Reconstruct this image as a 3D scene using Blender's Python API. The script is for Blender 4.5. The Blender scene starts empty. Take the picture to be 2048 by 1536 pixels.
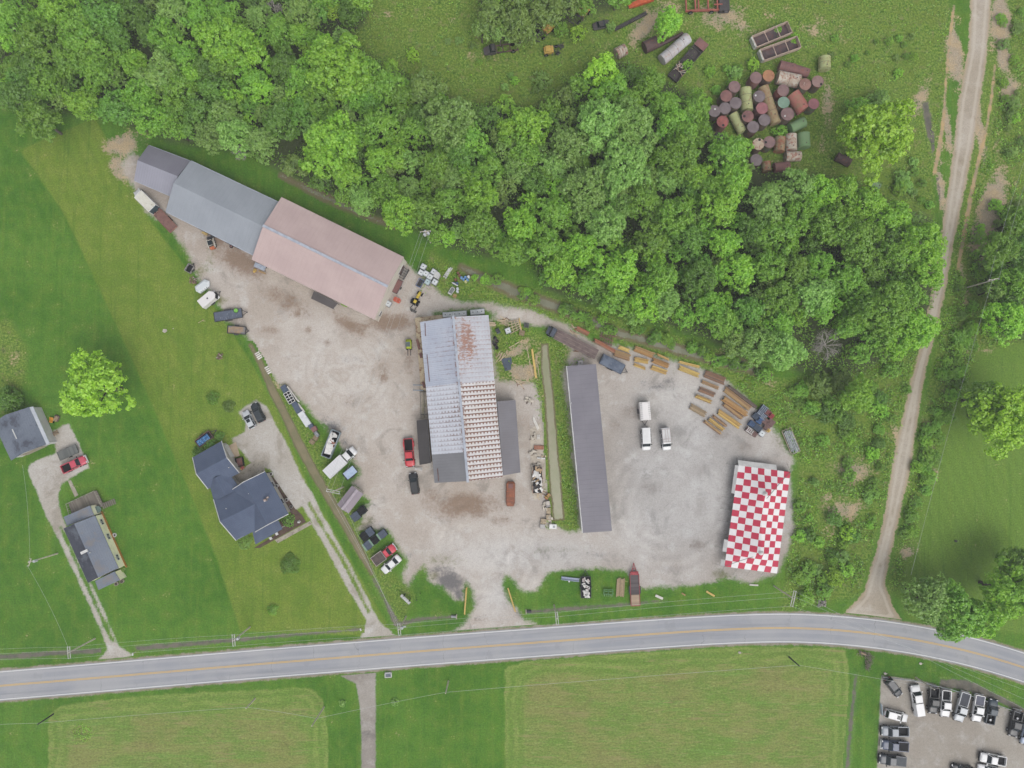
import bpy, bmesh, math, random
import numpy as np
from mathutils import Vector, Matrix

# ------------------------------------------------------------------ survey frame
# The photograph was taken from about 150 m, almost straight down (tilted 2.5 degrees).
CAMH = 150.0
FPX = 1400.0
TILT = math.atan(62.0 / FPX)
CT, ST = math.cos(TILT), math.sin(TILT)
PXM = FPX / CAMH            # photo pixels per metre on the ground
GAIN = 1.6                  # brightness of a white diffuse sheet under this sky

def P(u, v, z=0.0):
    x = (u - 1024.0) / FPX
    y = -(v - 768.0) / FPX
    dy = y * CT + ST
    dz = y * ST - CT
    t = (z - CAMH) / dz
    return Vector((x * t, dy * t, z))

def ang(du, dv):
    return math.atan2(-dv, du)

def lin(c):
    c = c / 255.0
    return c / 12.92 if c <= 0.04045 else ((c + 0.055) / 1.055) ** 2.4

def C(r, g, b, k=1.0):
    return tuple(min(0.85, lin(x) / GAIN * k) for x in (r, g, b)) + (1.0,)

scene = bpy.context.scene
COL = scene.collection
rnd = random.Random(7)

# ------------------------------------------------------------------ objects
def link(o, parent=None):
    COL.objects.link(o)
    if parent is not None:
        o.parent = parent
    return o

def tag(o, label, cat, group=None):
    o['label'] = label
    o['category'] = cat
    if group:
        o['group'] = group
    return o

def thing(name, label, cat, loc, rz=0.0, group=None):
    o = bpy.data.objects.new(name, None)
    o.empty_display_size = 0.3
    o.location = loc
    o.rotation_euler = (0, 0, rz)
    link(o)
    return tag(o, label, cat, group)

def setting(o):
    o['kind'] = 'structure'
    return o

class MB:
    """collects simple shapes and links them as ONE mesh object"""
    def __init__(s):
        s.v = []; s.f = []; s.uv = {}
    def add(s, pts, faces):
        b = len(s.v)
        s.v += [tuple(p) for p in pts]
        s.f += [tuple(i + b for i in f) for f in faces]
        return s
    def box(s, x0, x1, y0, y1, z0, z1, M=None):
        pts = [Vector((x, y, z)) for z in (z0, z1) for y in (y0, y1) for x in (x0, x1)]
        if M is not None:
            pts = [M @ p for p in pts]
        return s.add(pts, [(0, 2, 3, 1), (4, 5, 7, 6), (0, 1, 5, 4), (2, 6, 7, 3), (0, 4, 6, 2), (1, 3, 7, 5)])
    def cbox(s, cx, cy, cz, sx, sy, sz, rz=0.0, ry=0.0, rx=0.0):
        M = Matrix.Translation((cx, cy, cz)) @ Matrix.Rotation(rz, 4, 'Z') @ Matrix.Rotation(ry, 4, 'Y') @ Matrix.Rotation(rx, 4, 'X')
        return s.box(-sx / 2, sx / 2, -sy / 2, sy / 2, -sz / 2, sz / 2, M)
    def cyl(s, p0, p1, r0, r1=None, n=10, caps=True):
        p0 = Vector(p0); p1 = Vector(p1)
        r1 = r0 if r1 is None else r1
        d = (p1 - p0).normalized()
        a = d.orthogonal().normalized(); b = d.cross(a)
        pts = []
        for p, r in ((p0, r0), (p1, r1)):
            for i in range(n):
                t = 2 * math.pi * i / n
                pts.append(p + (a * math.cos(t) + b * math.sin(t)) * r)
        fs = [(i, (i + 1) % n, n + (i + 1) % n, n + i) for i in range(n)]
        if caps:
            fs.append(tuple(range(n - 1, -1, -1))); fs.append(tuple(range(n, 2 * n)))
        return s.add(pts, fs)
    def prism(s, poly, z0, z1):
        n = len(poly)
        z0f = z0 if callable(z0) else (lambda x, y: z0)
        z1f = z1 if callable(z1) else (lambda x, y: z1)
        pts = [(x, y, z0f(x, y)) for x, y in poly] + [(x, y, z1f(x, y)) for x, y in poly]
        fs = [(i, (i + 1) % n, n + (i + 1) % n, n + i) for i in range(n)]
        fs.append(tuple(range(n - 1, -1, -1))); fs.append(tuple(range(n, 2 * n)))
        return s.add(pts, fs)
    def rings(s, rings, close=True):
        n = len(rings[0]); pts = [p for r in rings for p in r]; fs = []
        for k in range(len(rings) - 1):
            for i in range(n):
                j = (i + 1) % n
                fs.append((k * n + i, k * n + j, (k + 1) * n + j, (k + 1) * n + i))
        if close:
            fs.append(tuple(range(n - 1, -1, -1))); fs.append(tuple(range((len(rings) - 1) * n, len(rings) * n)))
        return s.add(pts, fs)
    def slab(s, quad, th):
        """roof sheet: four points, given thickness downwards"""
        q = [Vector(p) for p in quad]
        lo = [p - Vector((0, 0, th)) for p in q]
        n = len(q)
        fs = [tuple(range(n)), tuple(range(2 * n - 1, n - 1, -1))] + [(i, n + i, n + (i + 1) % n, (i + 1) % n) for i in range(n)]
        return s.add(q + lo, fs)
    def build(s, name, mat, parent=None, smooth=False, loc=None, uvf=None):
        me = bpy.data.meshes.new(name)
        me.from_pydata(s.v, [], s.f)
        me.update()
        bm = bmesh.new(); bm.from_mesh(me)
        bmesh.ops.recalc_face_normals(bm, faces=bm.faces)
        bm.to_mesh(me); bm.free()
        if uvf:
            uv = me.uv_layers.new(name='UVMap')
            for lp in me.loops:
                uv.data[lp.index].uv = uvf(me.vertices[lp.vertex_index].co)
        if smooth:
            me.polygons.foreach_set('use_smooth', [True] * len(me.polygons))
        me.materials.append(mat)
        o = bpy.data.objects.new(name, me)
        link(o, parent)
        if loc is not None:
            o.location = loc
        return o

def copy_tree(o, parent=None):
    c = o.copy(); COL.objects.link(c)
    if parent is not None:
        c.parent = parent
    for ch in list(o.children):
        copy_tree(ch, c)
    return c

# ------------------------------------------------------------------ material graph helper
class G:
    def __init__(s, name):
        s.m = bpy.data.materials.new(name); s.m.use_nodes = True
        s.t = s.m.node_tree; s.t.nodes.clear()
        s.out = s.t.nodes.new('ShaderNodeOutputMaterial')
        s._pos = None
    def n(s, typ, **kw):
        nd = s.t.nodes.new(typ)
        for k, v in kw.items():
            setattr(nd, k, v)
        return nd
    def set(s, sock, val):
        if isinstance(val, bpy.types.NodeSocket):
            s.t.links.new(val, sock)
        elif val is not None:
            sock.default_value = val
    def pos(s):
        if s._pos is None:
            s._pos = s.n('ShaderNodeNewGeometry').outputs['Position']
        return s._pos
    def objco(s):
        return s.n('ShaderNodeTexCoord').outputs['Object']
    def uv(s):
        return s.n('ShaderNodeTexCoord').outputs['UV']
    def mapv(s, vec, scale=(1, 1, 1), rot=(0, 0, 0), loc=(0, 0, 0)):
        m = s.n('ShaderNodeMapping')
        s.set(m.inputs['Vector'], vec)
        m.inputs['Scale'].default_value = scale; m.inputs['Rotation'].default_value = rot; m.inputs['Location'].default_value = loc
        return m.outputs[0]
    def noise(s, scale, detail=4, rough=0.55, vec=None, dist=0.0):
        nd = s.n('ShaderNodeTexNoise')
        s.set(nd.inputs['Vector'], vec if vec is not None else s.pos())
        nd.inputs['Scale'].default_value = scale; nd.inputs['Detail'].default_value = detail
        nd.inputs['Roughness'].default_value = rough; nd.inputs['Distortion'].default_value = dist
        return nd.outputs['Fac']
    def math(s, op, a, b=None, c=None, clamp=False):
        nd = s.n('ShaderNodeMath', operation=op, use_clamp=clamp)
        s.set(nd.inputs[0], a)
        if b is not None: s.set(nd.inputs[1], b)
        if c is not None: s.set(nd.inputs[2], c)
        return nd.outputs[0]
    def sstep(s, x, lo, hi, a=0.0, b=1.0):
        nd = s.n('ShaderNodeMapRange', interpolation_type='SMOOTHSTEP')
        s.set(nd.inputs['Value'], x)
        for k, vv in (('From Min', lo), ('From Max', hi), ('To Min', a), ('To Max', b)):
            s.set(nd.inputs[k], vv)
        return nd.outputs[0]
    def lmap(s, x, lo, hi, a=0.0, b=1.0):
        nd = s.n('ShaderNodeMapRange', clamp=True)
        s.set(nd.inputs['Value'], x)
        for k, vv in (('From Min', lo), ('From Max', hi), ('To Min', a), ('To Max', b)):
            s.set(nd.inputs[k], vv)
        return nd.outputs[0]
    def mix(s, f, a, b, mode='MIX'):
        nd = s.n('ShaderNodeMix', data_type='RGBA', blend_type=mode)
        s.set(nd.inputs['Factor'], f); s.set(nd.inputs['A'], a); s.set(nd.inputs['B'], b)
        for sk in nd.inputs:
            pass
        # colour sockets are the RGBA pair
        ins = [i for i in nd.inputs if i.type == 'RGBA']
        s.set(ins[0], a); s.set(ins[1], b)
        return [o for o in nd.outputs if o.type == 'RGBA'][0]
    def scale_col(s, col, f):
        nd = s.n('ShaderNodeHueSaturation')
        s.set(nd.inputs['Color'], col); s.set(nd.inputs['Value'], f)
        return nd.outputs[0]
    def attr(s, name):
        nd = s.n('ShaderNodeAttribute', attribute_name=name)
        return nd.outputs['Fac']
    def sep(s, vec):
        nd = s.n('ShaderNodeSeparateXYZ'); s.set(nd.inputs[0], vec)
        return nd.outputs
    def bump(s, h, strength=0.3, dist=0.05):
        nd = s.n('ShaderNodeBump')
        s.set(nd.inputs['Height'], h); nd.inputs['Strength'].default_value = strength; nd.inputs['Distance'].default_value = dist
        return nd.outputs[0]
    def principled(s, col, rough=0.8, metal=0.0, spec=0.3, normal=None):
        b = s.n('ShaderNodeBsdfPrincipled')
        s.set(b.inputs['Base Color'], col); s.set(b.inputs['Roughness'], rough)
        s.set(b.inputs['Metallic'], metal); s.set(b.inputs['Specular IOR Level'], spec)
        if normal is not None: s.set(b.inputs['Normal'], normal)
        return b.outputs[0]
    def finish(s, sh):
        s.t.links.new(sh, s.out.inputs['Surface'])
        return s.m

_mc = {}
def mat(name, c1, c2=None, scale=1.5, rough=0.6, metal=0.0, spec=0.3, c3=None, s3=4.0, t3=0.6, island=0.0):
    """plain weathered procedural material: c1 with patches of c2 and specks of c3"""
    if name in _mc: return _mc[name]
    g = G(name); oc = g.objco()
    info = g.n('ShaderNodeObjectInfo').outputs['Random']
    off = g.n('ShaderNodeVectorMath', operation='ADD')
    g.set(off.inputs[0], oc); cmb = g.n('ShaderNodeCombineXYZ')
    g.set(cmb.inputs[0], g.math('MULTIPLY', info, 57.0)); g.set(cmb.inputs[1], g.math('MULTIPLY', info, 31.0))
    g.set(off.inputs[1], cmb.outputs[0]); vec = off.outputs[0]
    if c2 is None: c2 = tuple(x * 0.82 for x in c1[:3]) + (1.0,)
    f = g.sstep(g.noise(scale, 5, 0.62, vec), 0.38, 0.66)
    col = g.mix(f, c1, c2)
    if c3 is not None:
        col = g.mix(g.sstep(g.noise(s3, 5, 0.7, vec), t3 - 0.05, t3 + 0.06), col, c3)
    if island > 0:
        isl = g.n('ShaderNodeNewGeometry').outputs['Random Per Island']
        col = g.scale_col(col, g.lmap(isl, 0, 1, 1 - island, 1 + island))
    m = g.finish(g.principled(col, rough, metal, spec))
    _mc[name] = m
    return m

# ------------------------------------------------------------------ signed distance to outlines
def poly_w(pts):
    return np.array([P(u, v)[:2] for u, v in pts])

def sdf(poly, X, Y):
    p = poly; q = np.roll(p, -1, axis=0)
    d2 = np.full(X.shape, 1e12); inside = np.zeros(X.shape, bool)
    for (ax, ay), (bx, by) in zip(p, q):
        ex, ey = bx - ax, by - ay
        L = ex * ex + ey * ey + 1e-12
        t = np.clip(((X - ax) * ex + (Y - ay) * ey) / L, 0, 1)
        d2 = np.minimum(d2, (X - ax - t * ex) ** 2 + (Y - ay - t * ey) ** 2)
        c = (ay > Y) != (by > Y)
        if abs(ey) > 1e-12:
            inside ^= c & (X < ex * (Y - ay) / ey + ax)
    d = np.sqrt(d2)
    return np.where(inside, -d, d)

def multi_sdf(outer, holes, X, Y):
    s = None
    for o in outer:
        k = sdf(poly_w(o), X, Y)
        s = k if s is None else np.minimum(s, k)
    for h in holes:
        s = np.maximum(s, -sdf(poly_w(h), X, Y))
    return s

def stroke(pts, w):
    """outline of a band of width w (photo pixels; number or one per point) along pts"""
    n = len(pts); L = []; R = []
    for i, (u, v) in enumerate(pts):
        a = pts[max(0, i - 1)]; b = pts[min(n - 1, i + 1)]
        dx, dy = b[0] - a[0], b[1] - a[1]; l = math.hypot(dx, dy)
        h = (w[i] if isinstance(w, (list, tuple)) else w) / 2
        L.append((u - dy / l * h, v + dx / l * h)); R.append((u + dy / l * h, v - dx / l * h))
    return L + R[::-1]

def blobs(lst, X, Y):
    s = np.zeros(X.shape)
    for b in lst:
        u, v, ru, rv = b[0], b[1], b[2], b[3]
        a = b[4] if len(b) > 4 else 1.0
        th = b[5] if len(b) > 5 else 0.0
        c = P(u, v); dx = (X - c.x); dy = (Y - c.y)
        ct, st = math.cos(-th), math.sin(-th)
        xx = dx * ct - dy * st; yy = dx * st + dy * ct
        s = np.maximum(s, a * np.exp(-((xx / (ru / PXM)) ** 2 + (yy / (rv / PXM)) ** 2)))
    return s
EXPOSURE = 0.65; HAZE = 0.00027
# ------------------------------------------------------------------ outlines of the ground (photo survey points)
OLIVE = [[(40, 300), (190, 235), (300, 440), (420, 600), (500, 720), (560, 830), (620, 980), (790, 1275), (480, 1262),
          (435, 1120), (370, 960), (265, 720), (130, 430)]]
LAWN_R = [[(1850, 800), (1960, 690), (2300, 600), (2300, 1300), (1820, 1240), (1790, 1180), (1830, 1000)]]
MEADOW = [[(690, -40), (1900, -40), (1895, 150), (1865, 330), (1870, 460), (1690, 420), (1500, 330), (1180, 300), (900, 230), (700, 90)],
          [(1575, 760), (1850, 700), (1810, 830), (1770, 1000), (1720, 1190), (1560, 1225), (1585, 1050), (1600, 930), (1540, 830), (1440, 740)],
          [(930, 545), (1010, 560), (1100, 590), (1290, 650), (1480, 715), (1560, 790), (1500, 800), (1400, 735), (1280, 700), (1180, 665), (1060, 625), (960, 600), (830, 590), (860, 500)],
          [(1990, -40), (2300, -40), (2300, 640), (1960, 700), (1850, 950), (1800, 1180), (1770, 1190), (1800, 1060), (1890, 600), (1960, 220)],
          [(985, 640), (1060, 655), (1170, 715), (1150, 900), (1160, 1062), (1090, 1062), (1085, 850), (1050, 780), (985, 760)],
          [(500, 690), (560, 775), (640, 870), (700, 1000), (760, 1120), (830, 1190), (800, 1260), (700, 1080), (600, 900), (540, 780)],
          [(-60, 640), (20, 640), (55, 700), (50, 760), (20, 830), (-60, 830)]]
WOOD = [[(-300, -300), (740, -300), (735, 40), (700, 80), (770, 130), (870, 175), (940, 205), (1060, 215), (1160, 150), (1190, 115),
         (1270, 130), (1340, 165), (1420, 205), (1425, 290), (1500, 325), (1560, 345), (1700, 355), (1760, 395), (1860, 430),
         (1890, 480), (1880, 560), (1860, 650), (1780, 715), (1700, 760), (1600, 745), (1490, 715), (1400, 675), (1290, 640), (1180, 610),
         (1090, 585), (1060, 520), (970, 515), (880, 490), (800, 445), (730, 435), (620, 375), (480, 305), (340, 285), (200, 235),
         (110, 225), (0, 210), (-300, 215)],
        [(950, -200), (1250, -200), (1240, 20), (1180, 30), (1100, 70), (1050, 85), (960, 80)],
        [(1975, 450), (2300, 430), (2300, 690), (2000, 680), (1970, 560)]]
BARE = [(1912, 110, 12, 70, 1.3, .1), (2002, 40, 20, 60, 1.4), (2005, 110, 14, 50, 1.1, .1), (1958, 250, 10, 70, 1.1, .12), (1895, 260, 9, 60, 1.0, .12), (1882, 380, 8, 60, 1.0, .1), (1985, 410, 26, 80, 1.15, -.25), (1960, 480, 20, 50, 1.0), (2020, 180, 26, 40, .8), (1925, 560, 10, 60, .7, .15), (1705, 940, 50, 30, .7), (1690, 1020, 50, 24, .7), (1655, 995, 16, 12, .6), (1860, 900, 9, 60, .8, .2), (1800, 900, 7, 80, .8, .2), (245, 290, 42, 26, 1.0, .3), (235, 335, 18, 36, .9, .4), (285, 385, 14, 34, .7, .6), (1045, 745, 30, 20, 1.1), (1030, 705, 40, 12, .8, .4), (1075, 720, 8, 40, .6), (1640, 60, 60, 30, .45), (1450, 200, 20, 14, .5), (770, 30, 20, 14, .5), (960, 110, 40, 20, .35), (1560, 330, 40, 10, .5), (1290, 55, 55, 28, .8, .9), (1440, 30, 60, 40, .7), (1480, 55, 40, 25, .6), (1330, 20, 40, 20, .6), (1560, 30, 50, 20, .35), (1220, 90, 40, 12, .4, .8),
        (1905, 120, 14, 60, .9, .1), (2005, 60, 18, 70, .95), (1880, 330, 14, 80, .5), (1985, 420, 22, 90, .75, -.25), (1960, 500, 20, 60, .5), (1995, 300, 12, 80, .4),
        (1655, 200, 14, 60, .65), (1645, 290, 12, 40, .4), (1840, 200, 16, 60, .7, -.4),
        (1700, 930, 50, 40, .45), (1690, 1010, 60, 30, .4), (1670, 1060, 30, 20, .35), (1795, 880, 10, 60, .5, .2), (1850, 890, 12, 50, .4, .2),
        (1815, 1105, 22, 16, .8), (250, 285, 40, 26, .75, .3), (265, 350, 20, 50, .6, .5), (1030, 790, 40, 40, .85), (1010, 740, 30, 16, .4), (1040, 690, 50, 8, .6, .5),
        (1060, 690, 14, 30, .4), (1140, 700, 18, 40, .5), (905, 43, 10, 10, .6), (848, 35, 10, 14, .35), (30, 720, 26, 40, .3),
        (1985, 60, 12, 60, .6), (2020, 110, 25, 25, .45), (1170, 640, 20, 6, .3), (560, 768, 26, 14, .5, -.7), (1455, 700, 30, 14, .4), (1545, 765, 30, 14, .4),
        (1940, 700, 20, 14, .5), (1975, 700, 26, 18, .35)]
YARD = [[(262, 300), (240, 330), (290, 425), (330, 448), (368, 495), (395, 560), (432, 600), (452, 640), (492, 672), (520, 720), (562, 778),
         (592, 792), (628, 832), (655, 862), (690, 905), (722, 945), (700, 965), (738, 1000), (722, 1040), (712, 1062), (745, 1062), (778, 1062),
         (792, 1092), (812, 1122), (802, 1150), (815, 1178), (832, 1150), (848, 1130), (858, 1165), (885, 1178), (912, 1200), (926, 1200), (930, 1168), (945, 1180), (949, 1210), (938, 1236), (905, 1262),
         (900, 1270), (1085, 1256), (1052, 1238), (1020, 1202), (1008, 1170), (1014, 1150), (1030, 1168), (1050, 1188), (1076, 1182), (1095, 1150), (1130, 1140), (1180, 1138),
         (1250, 1142), (1280, 1178), (1350, 1176), (1450, 1160), (1500, 1166), (1556, 1150), (1592, 1060), (1580, 950), (1590, 920), (1562, 872), (1530, 832),
         (1480, 782), (1440, 748), (1380, 728), (1300, 706), (1240, 690), (1180, 680), (1140, 650), (1110, 638), (1060, 618), (1000, 608), (900, 598), (855, 560), (820, 530), (770, 500), (420, 390)]]
YARD_H = [[(985, 640), (1060, 652), (1100, 656), (1140, 700), (1122, 748), (1138, 862), (1152, 1000), (1160, 1062), (1132, 1062), (1108, 1048), (1102, 1000), (1096, 940), (1090, 860), (1082, 800), (1070, 765), (1000, 762), (985, 700)],
          [(880, 640), (870, 628), (900, 622), (960, 618), (990, 628), (980, 640)]]
DIRT = [(480, 520, 70, 30, .95, -.5), (440, 480, 40, 20, .8, -.5), (570, 600, 80, 30, .6, -.5), (700, 650, 60, 18, .8, -.5), (785, 645, 60, 22, .9), (640, 555, 60, 22, .5, -.5), (930, 1010, 80, 30, .9),
        (870, 1000, 40, 30, .6), (1000, 1040, 40, 14, .5), (820, 720, 20, 80, .5), (540, 660, 30, 12, .6), (617, 660, 10, 10, .7), (595, 628, 7, 9, .9), (730, 652, 22, 10, .8),
        (765, 740, 24, 30, .5), (768, 752, 16, 18, .7), (655, 685, 10, 8, .6), (768, 843, 8, 10, .5), (700, 800, 16, 22, .4), (560, 640, 40, 40, .3),
        (1265, 825, 40, 26, .55), (1230, 850, 24, 30, .45), (1300, 975, 34, 24, .5), (1260, 940, 26, 22, .4), (1400, 940, 40, 20, .4), (1395, 1090, 24, 20, .6), (1355, 1130, 18, 16, .55), (1360, 1110, 12, 30, .3),
        (1440, 870, 30, 16, .55), (1490, 895, 30, 16, .55), (1215, 900, 12, 60, .4), (1510, 850, 30, 16, .6), (960, 1240, 60, 10, .4), (1050, 850, 30, 60, .35), (1070, 1030, 30, 20, .3), (1340, 1000, 40, 20, .25)]
WEED = [(790, 1135, 26, 14, .55), (880, 1120, 60, 16, .5), (730, 1050, 16, 8, .7), (740, 1040, 14, 12, .7), (440, 600, 20, 12, .8), (452, 628, 16, 18, .7), (400, 545, 20, 26, .5),
        (420, 510, 14, 40, .4), (700, 960, 20, 10, .5), (570, 780, 12, 20, .7), (1100, 1100, 90, 10, .4), (1440, 1150, 30, 14, .7), (1560, 880, 24, 30, .5), (1180, 1150, 40, 10, .4),
        (840, 660, 14, 30, .8), (848, 800, 8, 70, .6), (1330, 745, 60, 14, .35), (1200, 1000, 8, 60, .3), (870, 1150, 14, 12, .7)]
DARK = [(900, 1162, 34, 22, 1., -.4), (918, 1190, 12, 20, 1.), (880, 1140, 40, 14, .6), (1315, 770, 50, 14, .5), (1340, 760, 24, 12, .6), (660, 860, 30, 20, .7), (690, 885, 12, 12, .7), (645, 840, 16, 20, .5),
        (745, 1040, 18, 14, .5), (735, 1010, 20, 16, .4), (1040, 1225, 20, 16, .7), (820, 1110, 16, 8, .4), (1180, 1110, 90, 8, .35), (730, 720, 60, 10, .3), (700, 680, 90, 10, .3), (1480, 790, 26, 10, .4), (960, 1235, 20, 10, .4), (600, 690, 30, 40, .25), (1450, 900, 8, 8, .5)]
PALE = [(700, 760, 110, 90, .8), (640, 700, 60, 60, .6), (1000, 1110, 130, 50, .9), (880, 1070, 70, 40, .6), (985, 1200, 24, 50, .9), (740, 1020, 40, 30, .7), (1340, 790, 90, 50, .6), (1420, 1000, 90, 80, .55), (1280, 1060, 60, 60, .6), (1060, 1170, 30, 20, .9), (1540, 880, 40, 40, .6), (900, 605, 60, 10, .6), (1040, 630, 60, 14, .7), (580, 640, 50, 30, .6), (1040, 920, 20, 60, .6)]
TRACK = [[(1942, -30), (1936, 100), (1916, 200), (1906, 300), (1892, 400), (1880, 480), (1866, 560), (1841, 690), (1821, 760), (1801, 850), (1786, 920), (1766, 1040),
          (1746, 1120), (1724, 1190), (1692, 1222), (1680, 1238), (1806, 1246), (1788, 1215), (1770, 1170), (1780, 1110), (1796, 1050), (1816, 960), (1835, 850), (1848, 760),
          (1866, 690), (1890, 590), (1906, 500), (1926, 400), (1946, 300), (1962, 200), (1976, 100), (1986, -30)]]
DRIVE_H = [[(474, 823), (512, 800), (534, 811), (544, 834), (579, 897), (600, 945), (627, 990), (642, 1022), (702, 1130), (738, 1200), (756, 1240), (795, 1274), (716, 1286),
            (732, 1240), (690, 1168), (642, 1080), (604, 1012), (590, 1022), (565, 1005), (540, 940), (500, 925), (470, 890), (462, 878), (490, 862), (490, 845)]]
DRIVE_HH = [stroke([(617, 1005), (650, 1062), (695, 1138), (738, 1226)], 5)]
DRIVE_L = [[(104, 860), (137, 847), (156, 881), (181, 936), (141, 957), (125, 967), (117, 990), (122, 1024), (134, 1056), (194, 1188), (238, 1290), (268, 1312), (190, 1326),
            (213, 1300), (205, 1270), (160, 1170), (110, 1065), (95, 1040), (75, 990), (54, 940), (60, 926), (112, 905)]]
DRIVE_LH = [stroke([(121, 1052), (165, 1150), (226, 1284)], 6)]
DRIVE_S = [[(668, 1346), (712, 1368), (718, 1400), (722, 1470), (724, 1700), (752, 1700), (752, 1400), (752, 1338)]]
LOT = [[(1762, 1350), (1830, 1358), (1900, 1375), (1960, 1395), (2048, 1425), (2200, 1490), (2200, 1700), (1746, 1700), (1757, 1450)]]
FIELDS = [[[(95, 1430), (125, 1408), (300, 1388), (620, 1374), (648, 1398), (658, 1470), (655, 1700), (95, 1700)]],
          [[(1008, 1335), (1080, 1312), (1300, 1302), (1500, 1292), (1690, 1296), (1700, 1335), (1688, 1700), (1010, 1700)]]]
DITCH_W = [stroke([(500, 688), (520, 725), (545, 780), (575, 840), (600, 892), (628, 945), (655, 990), (690, 1048), (722, 1105), (745, 1150)], [5, 10, 15, 15, 18, 17, 16, 15, 13, 6])]
POND = [stroke([(1089, 688), (1092, 740), (1099, 800), (1104, 880), (1112, 980), (1118, 1040)], [14, 17, 18, 20, 23, 21])]
CREEK = [stroke([(560, 350), (620, 380), (680, 408), (730, 430), (790, 455)], [4, 10, 13, 9, 3]),
         stroke([(920, 533), (965, 556), (1020, 580), (1090, 606), (1160, 632), (1240, 668), (1330, 692), (1400, 712), (1480, 730), (1540, 752)], [8, 15, 20, 17, 13, 13, 15, 16, 20, 10])]
TRENCH = [stroke([(-40, 1316), (60, 1310), (202, 1301)], 9), stroke([(270, 1297), (400, 1286), (560, 1272), (724, 1258)], [9, 8, 6, 4]), stroke([(742, 1148), (770, 1200), (792, 1245)], [4, 6, 12]), stroke([(790, 1250), (830, 1240), (905, 1233)], [10, 7, 4]),
          stroke([(1056, 1224), (1150, 1216), (1250, 1210), (1330, 1200)], [6, 6, 5, 2]), stroke([(1880, 1365), (1930, 1370), (1990, 1394), (2060, 1426)], [14, 22, 14, 8]),
          stroke([(1694, 1536), (1702, 1440), (1712, 1350)], [6, 7, 5]), stroke([(1850, 205), (1858, 255), (1868, 300), (1880, 400)], [12, 14, 8, 3]), stroke([(1893, 100), (1896, 170), (1886, 260), (1868, 330)], [3, 6, 5, 3]), stroke([(1990, 140), (1985, 200), (1972, 290), (1955, 360)], [3, 4, 4, 4])]

GULLY = [stroke([(1990, 130), (1984, 190), (1972, 260), (1955, 330), (1940, 400), (1928, 470), (1915, 540)], [4, 5, 5, 7, 8, 8, 5]), stroke([(1908, 10), (1898, 90), (1892, 160), (1888, 230), (1878, 300), (1868, 350)], [5, 4, 4, 6, 8, 6])]
def zone_attrs(X, Y):
    inf = 8.0
    A = {}
    A['olive'] = np.clip(multi_sdf(OLIVE, [], X, Y), -inf, inf)
    A['lawnr'] = np.clip(multi_sdf(LAWN_R, [], X, Y), -inf, inf)
    A['rough'] = np.clip(multi_sdf(MEADOW, [], X, Y), -inf, inf)
    A['wood'] = np.clip(multi_sdf(WOOD, [], X, Y), -inf, inf)
    A['bare'] = blobs(BARE, X, Y)
    return A

def put_attrs(me, A):
    for k, a in A.items():
        at = me.attributes.new(k, 'FLOAT', 'POINT')
        at.data.foreach_set('value', np.ascontiguousarray(a.ravel(), dtype=np.float32))

def grid_mesh(name, xs, ys, z, keep=None):
    nx, ny = len(xs), len(ys)
    X, Y = np.meshgrid(xs, ys)
    idx = np.arange(nx * ny).reshape(ny, nx)
    q = np.stack([idx[:-1, :-1], idx[:-1, 1:], idx[1:, 1:], idx[1:, :-1]], -1).reshape(-1, 4)
    if keep is not None:
        s = keep(X, Y)
        smin = np.minimum(np.minimum(s[:-1, :-1], s[:-1, 1:]), np.minimum(s[1:, 1:], s[1:, :-1])).reshape(-1)
        q = q[smin < 0]
        used = np.unique(q)
        re = np.full(nx * ny, -1); re[used] = np.arange(len(used))
        q = re[q]; VX = X.ravel()[used]; VY = Y.ravel()[used]
    else:
        VX = X.ravel(); VY = Y.ravel()
    co = np.stack([VX, VY, np.full(VX.shape, z)], -1).astype(np.float32)
    me = bpy.data.meshes.new(name)
    me.vertices.add(len(co)); me.vertices.foreach_set('co', co.ravel())
    me.loops.add(len(q) * 4); me.loops.foreach_set('vertex_index', q.ravel().astype(np.int32))
    me.polygons.add(len(q)); me.polygons.foreach_set('loop_start', np.arange(0, len(q) * 4, 4, dtype=np.int32))
    me.update(calc_edges=True)
    return me, VX, VY

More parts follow.
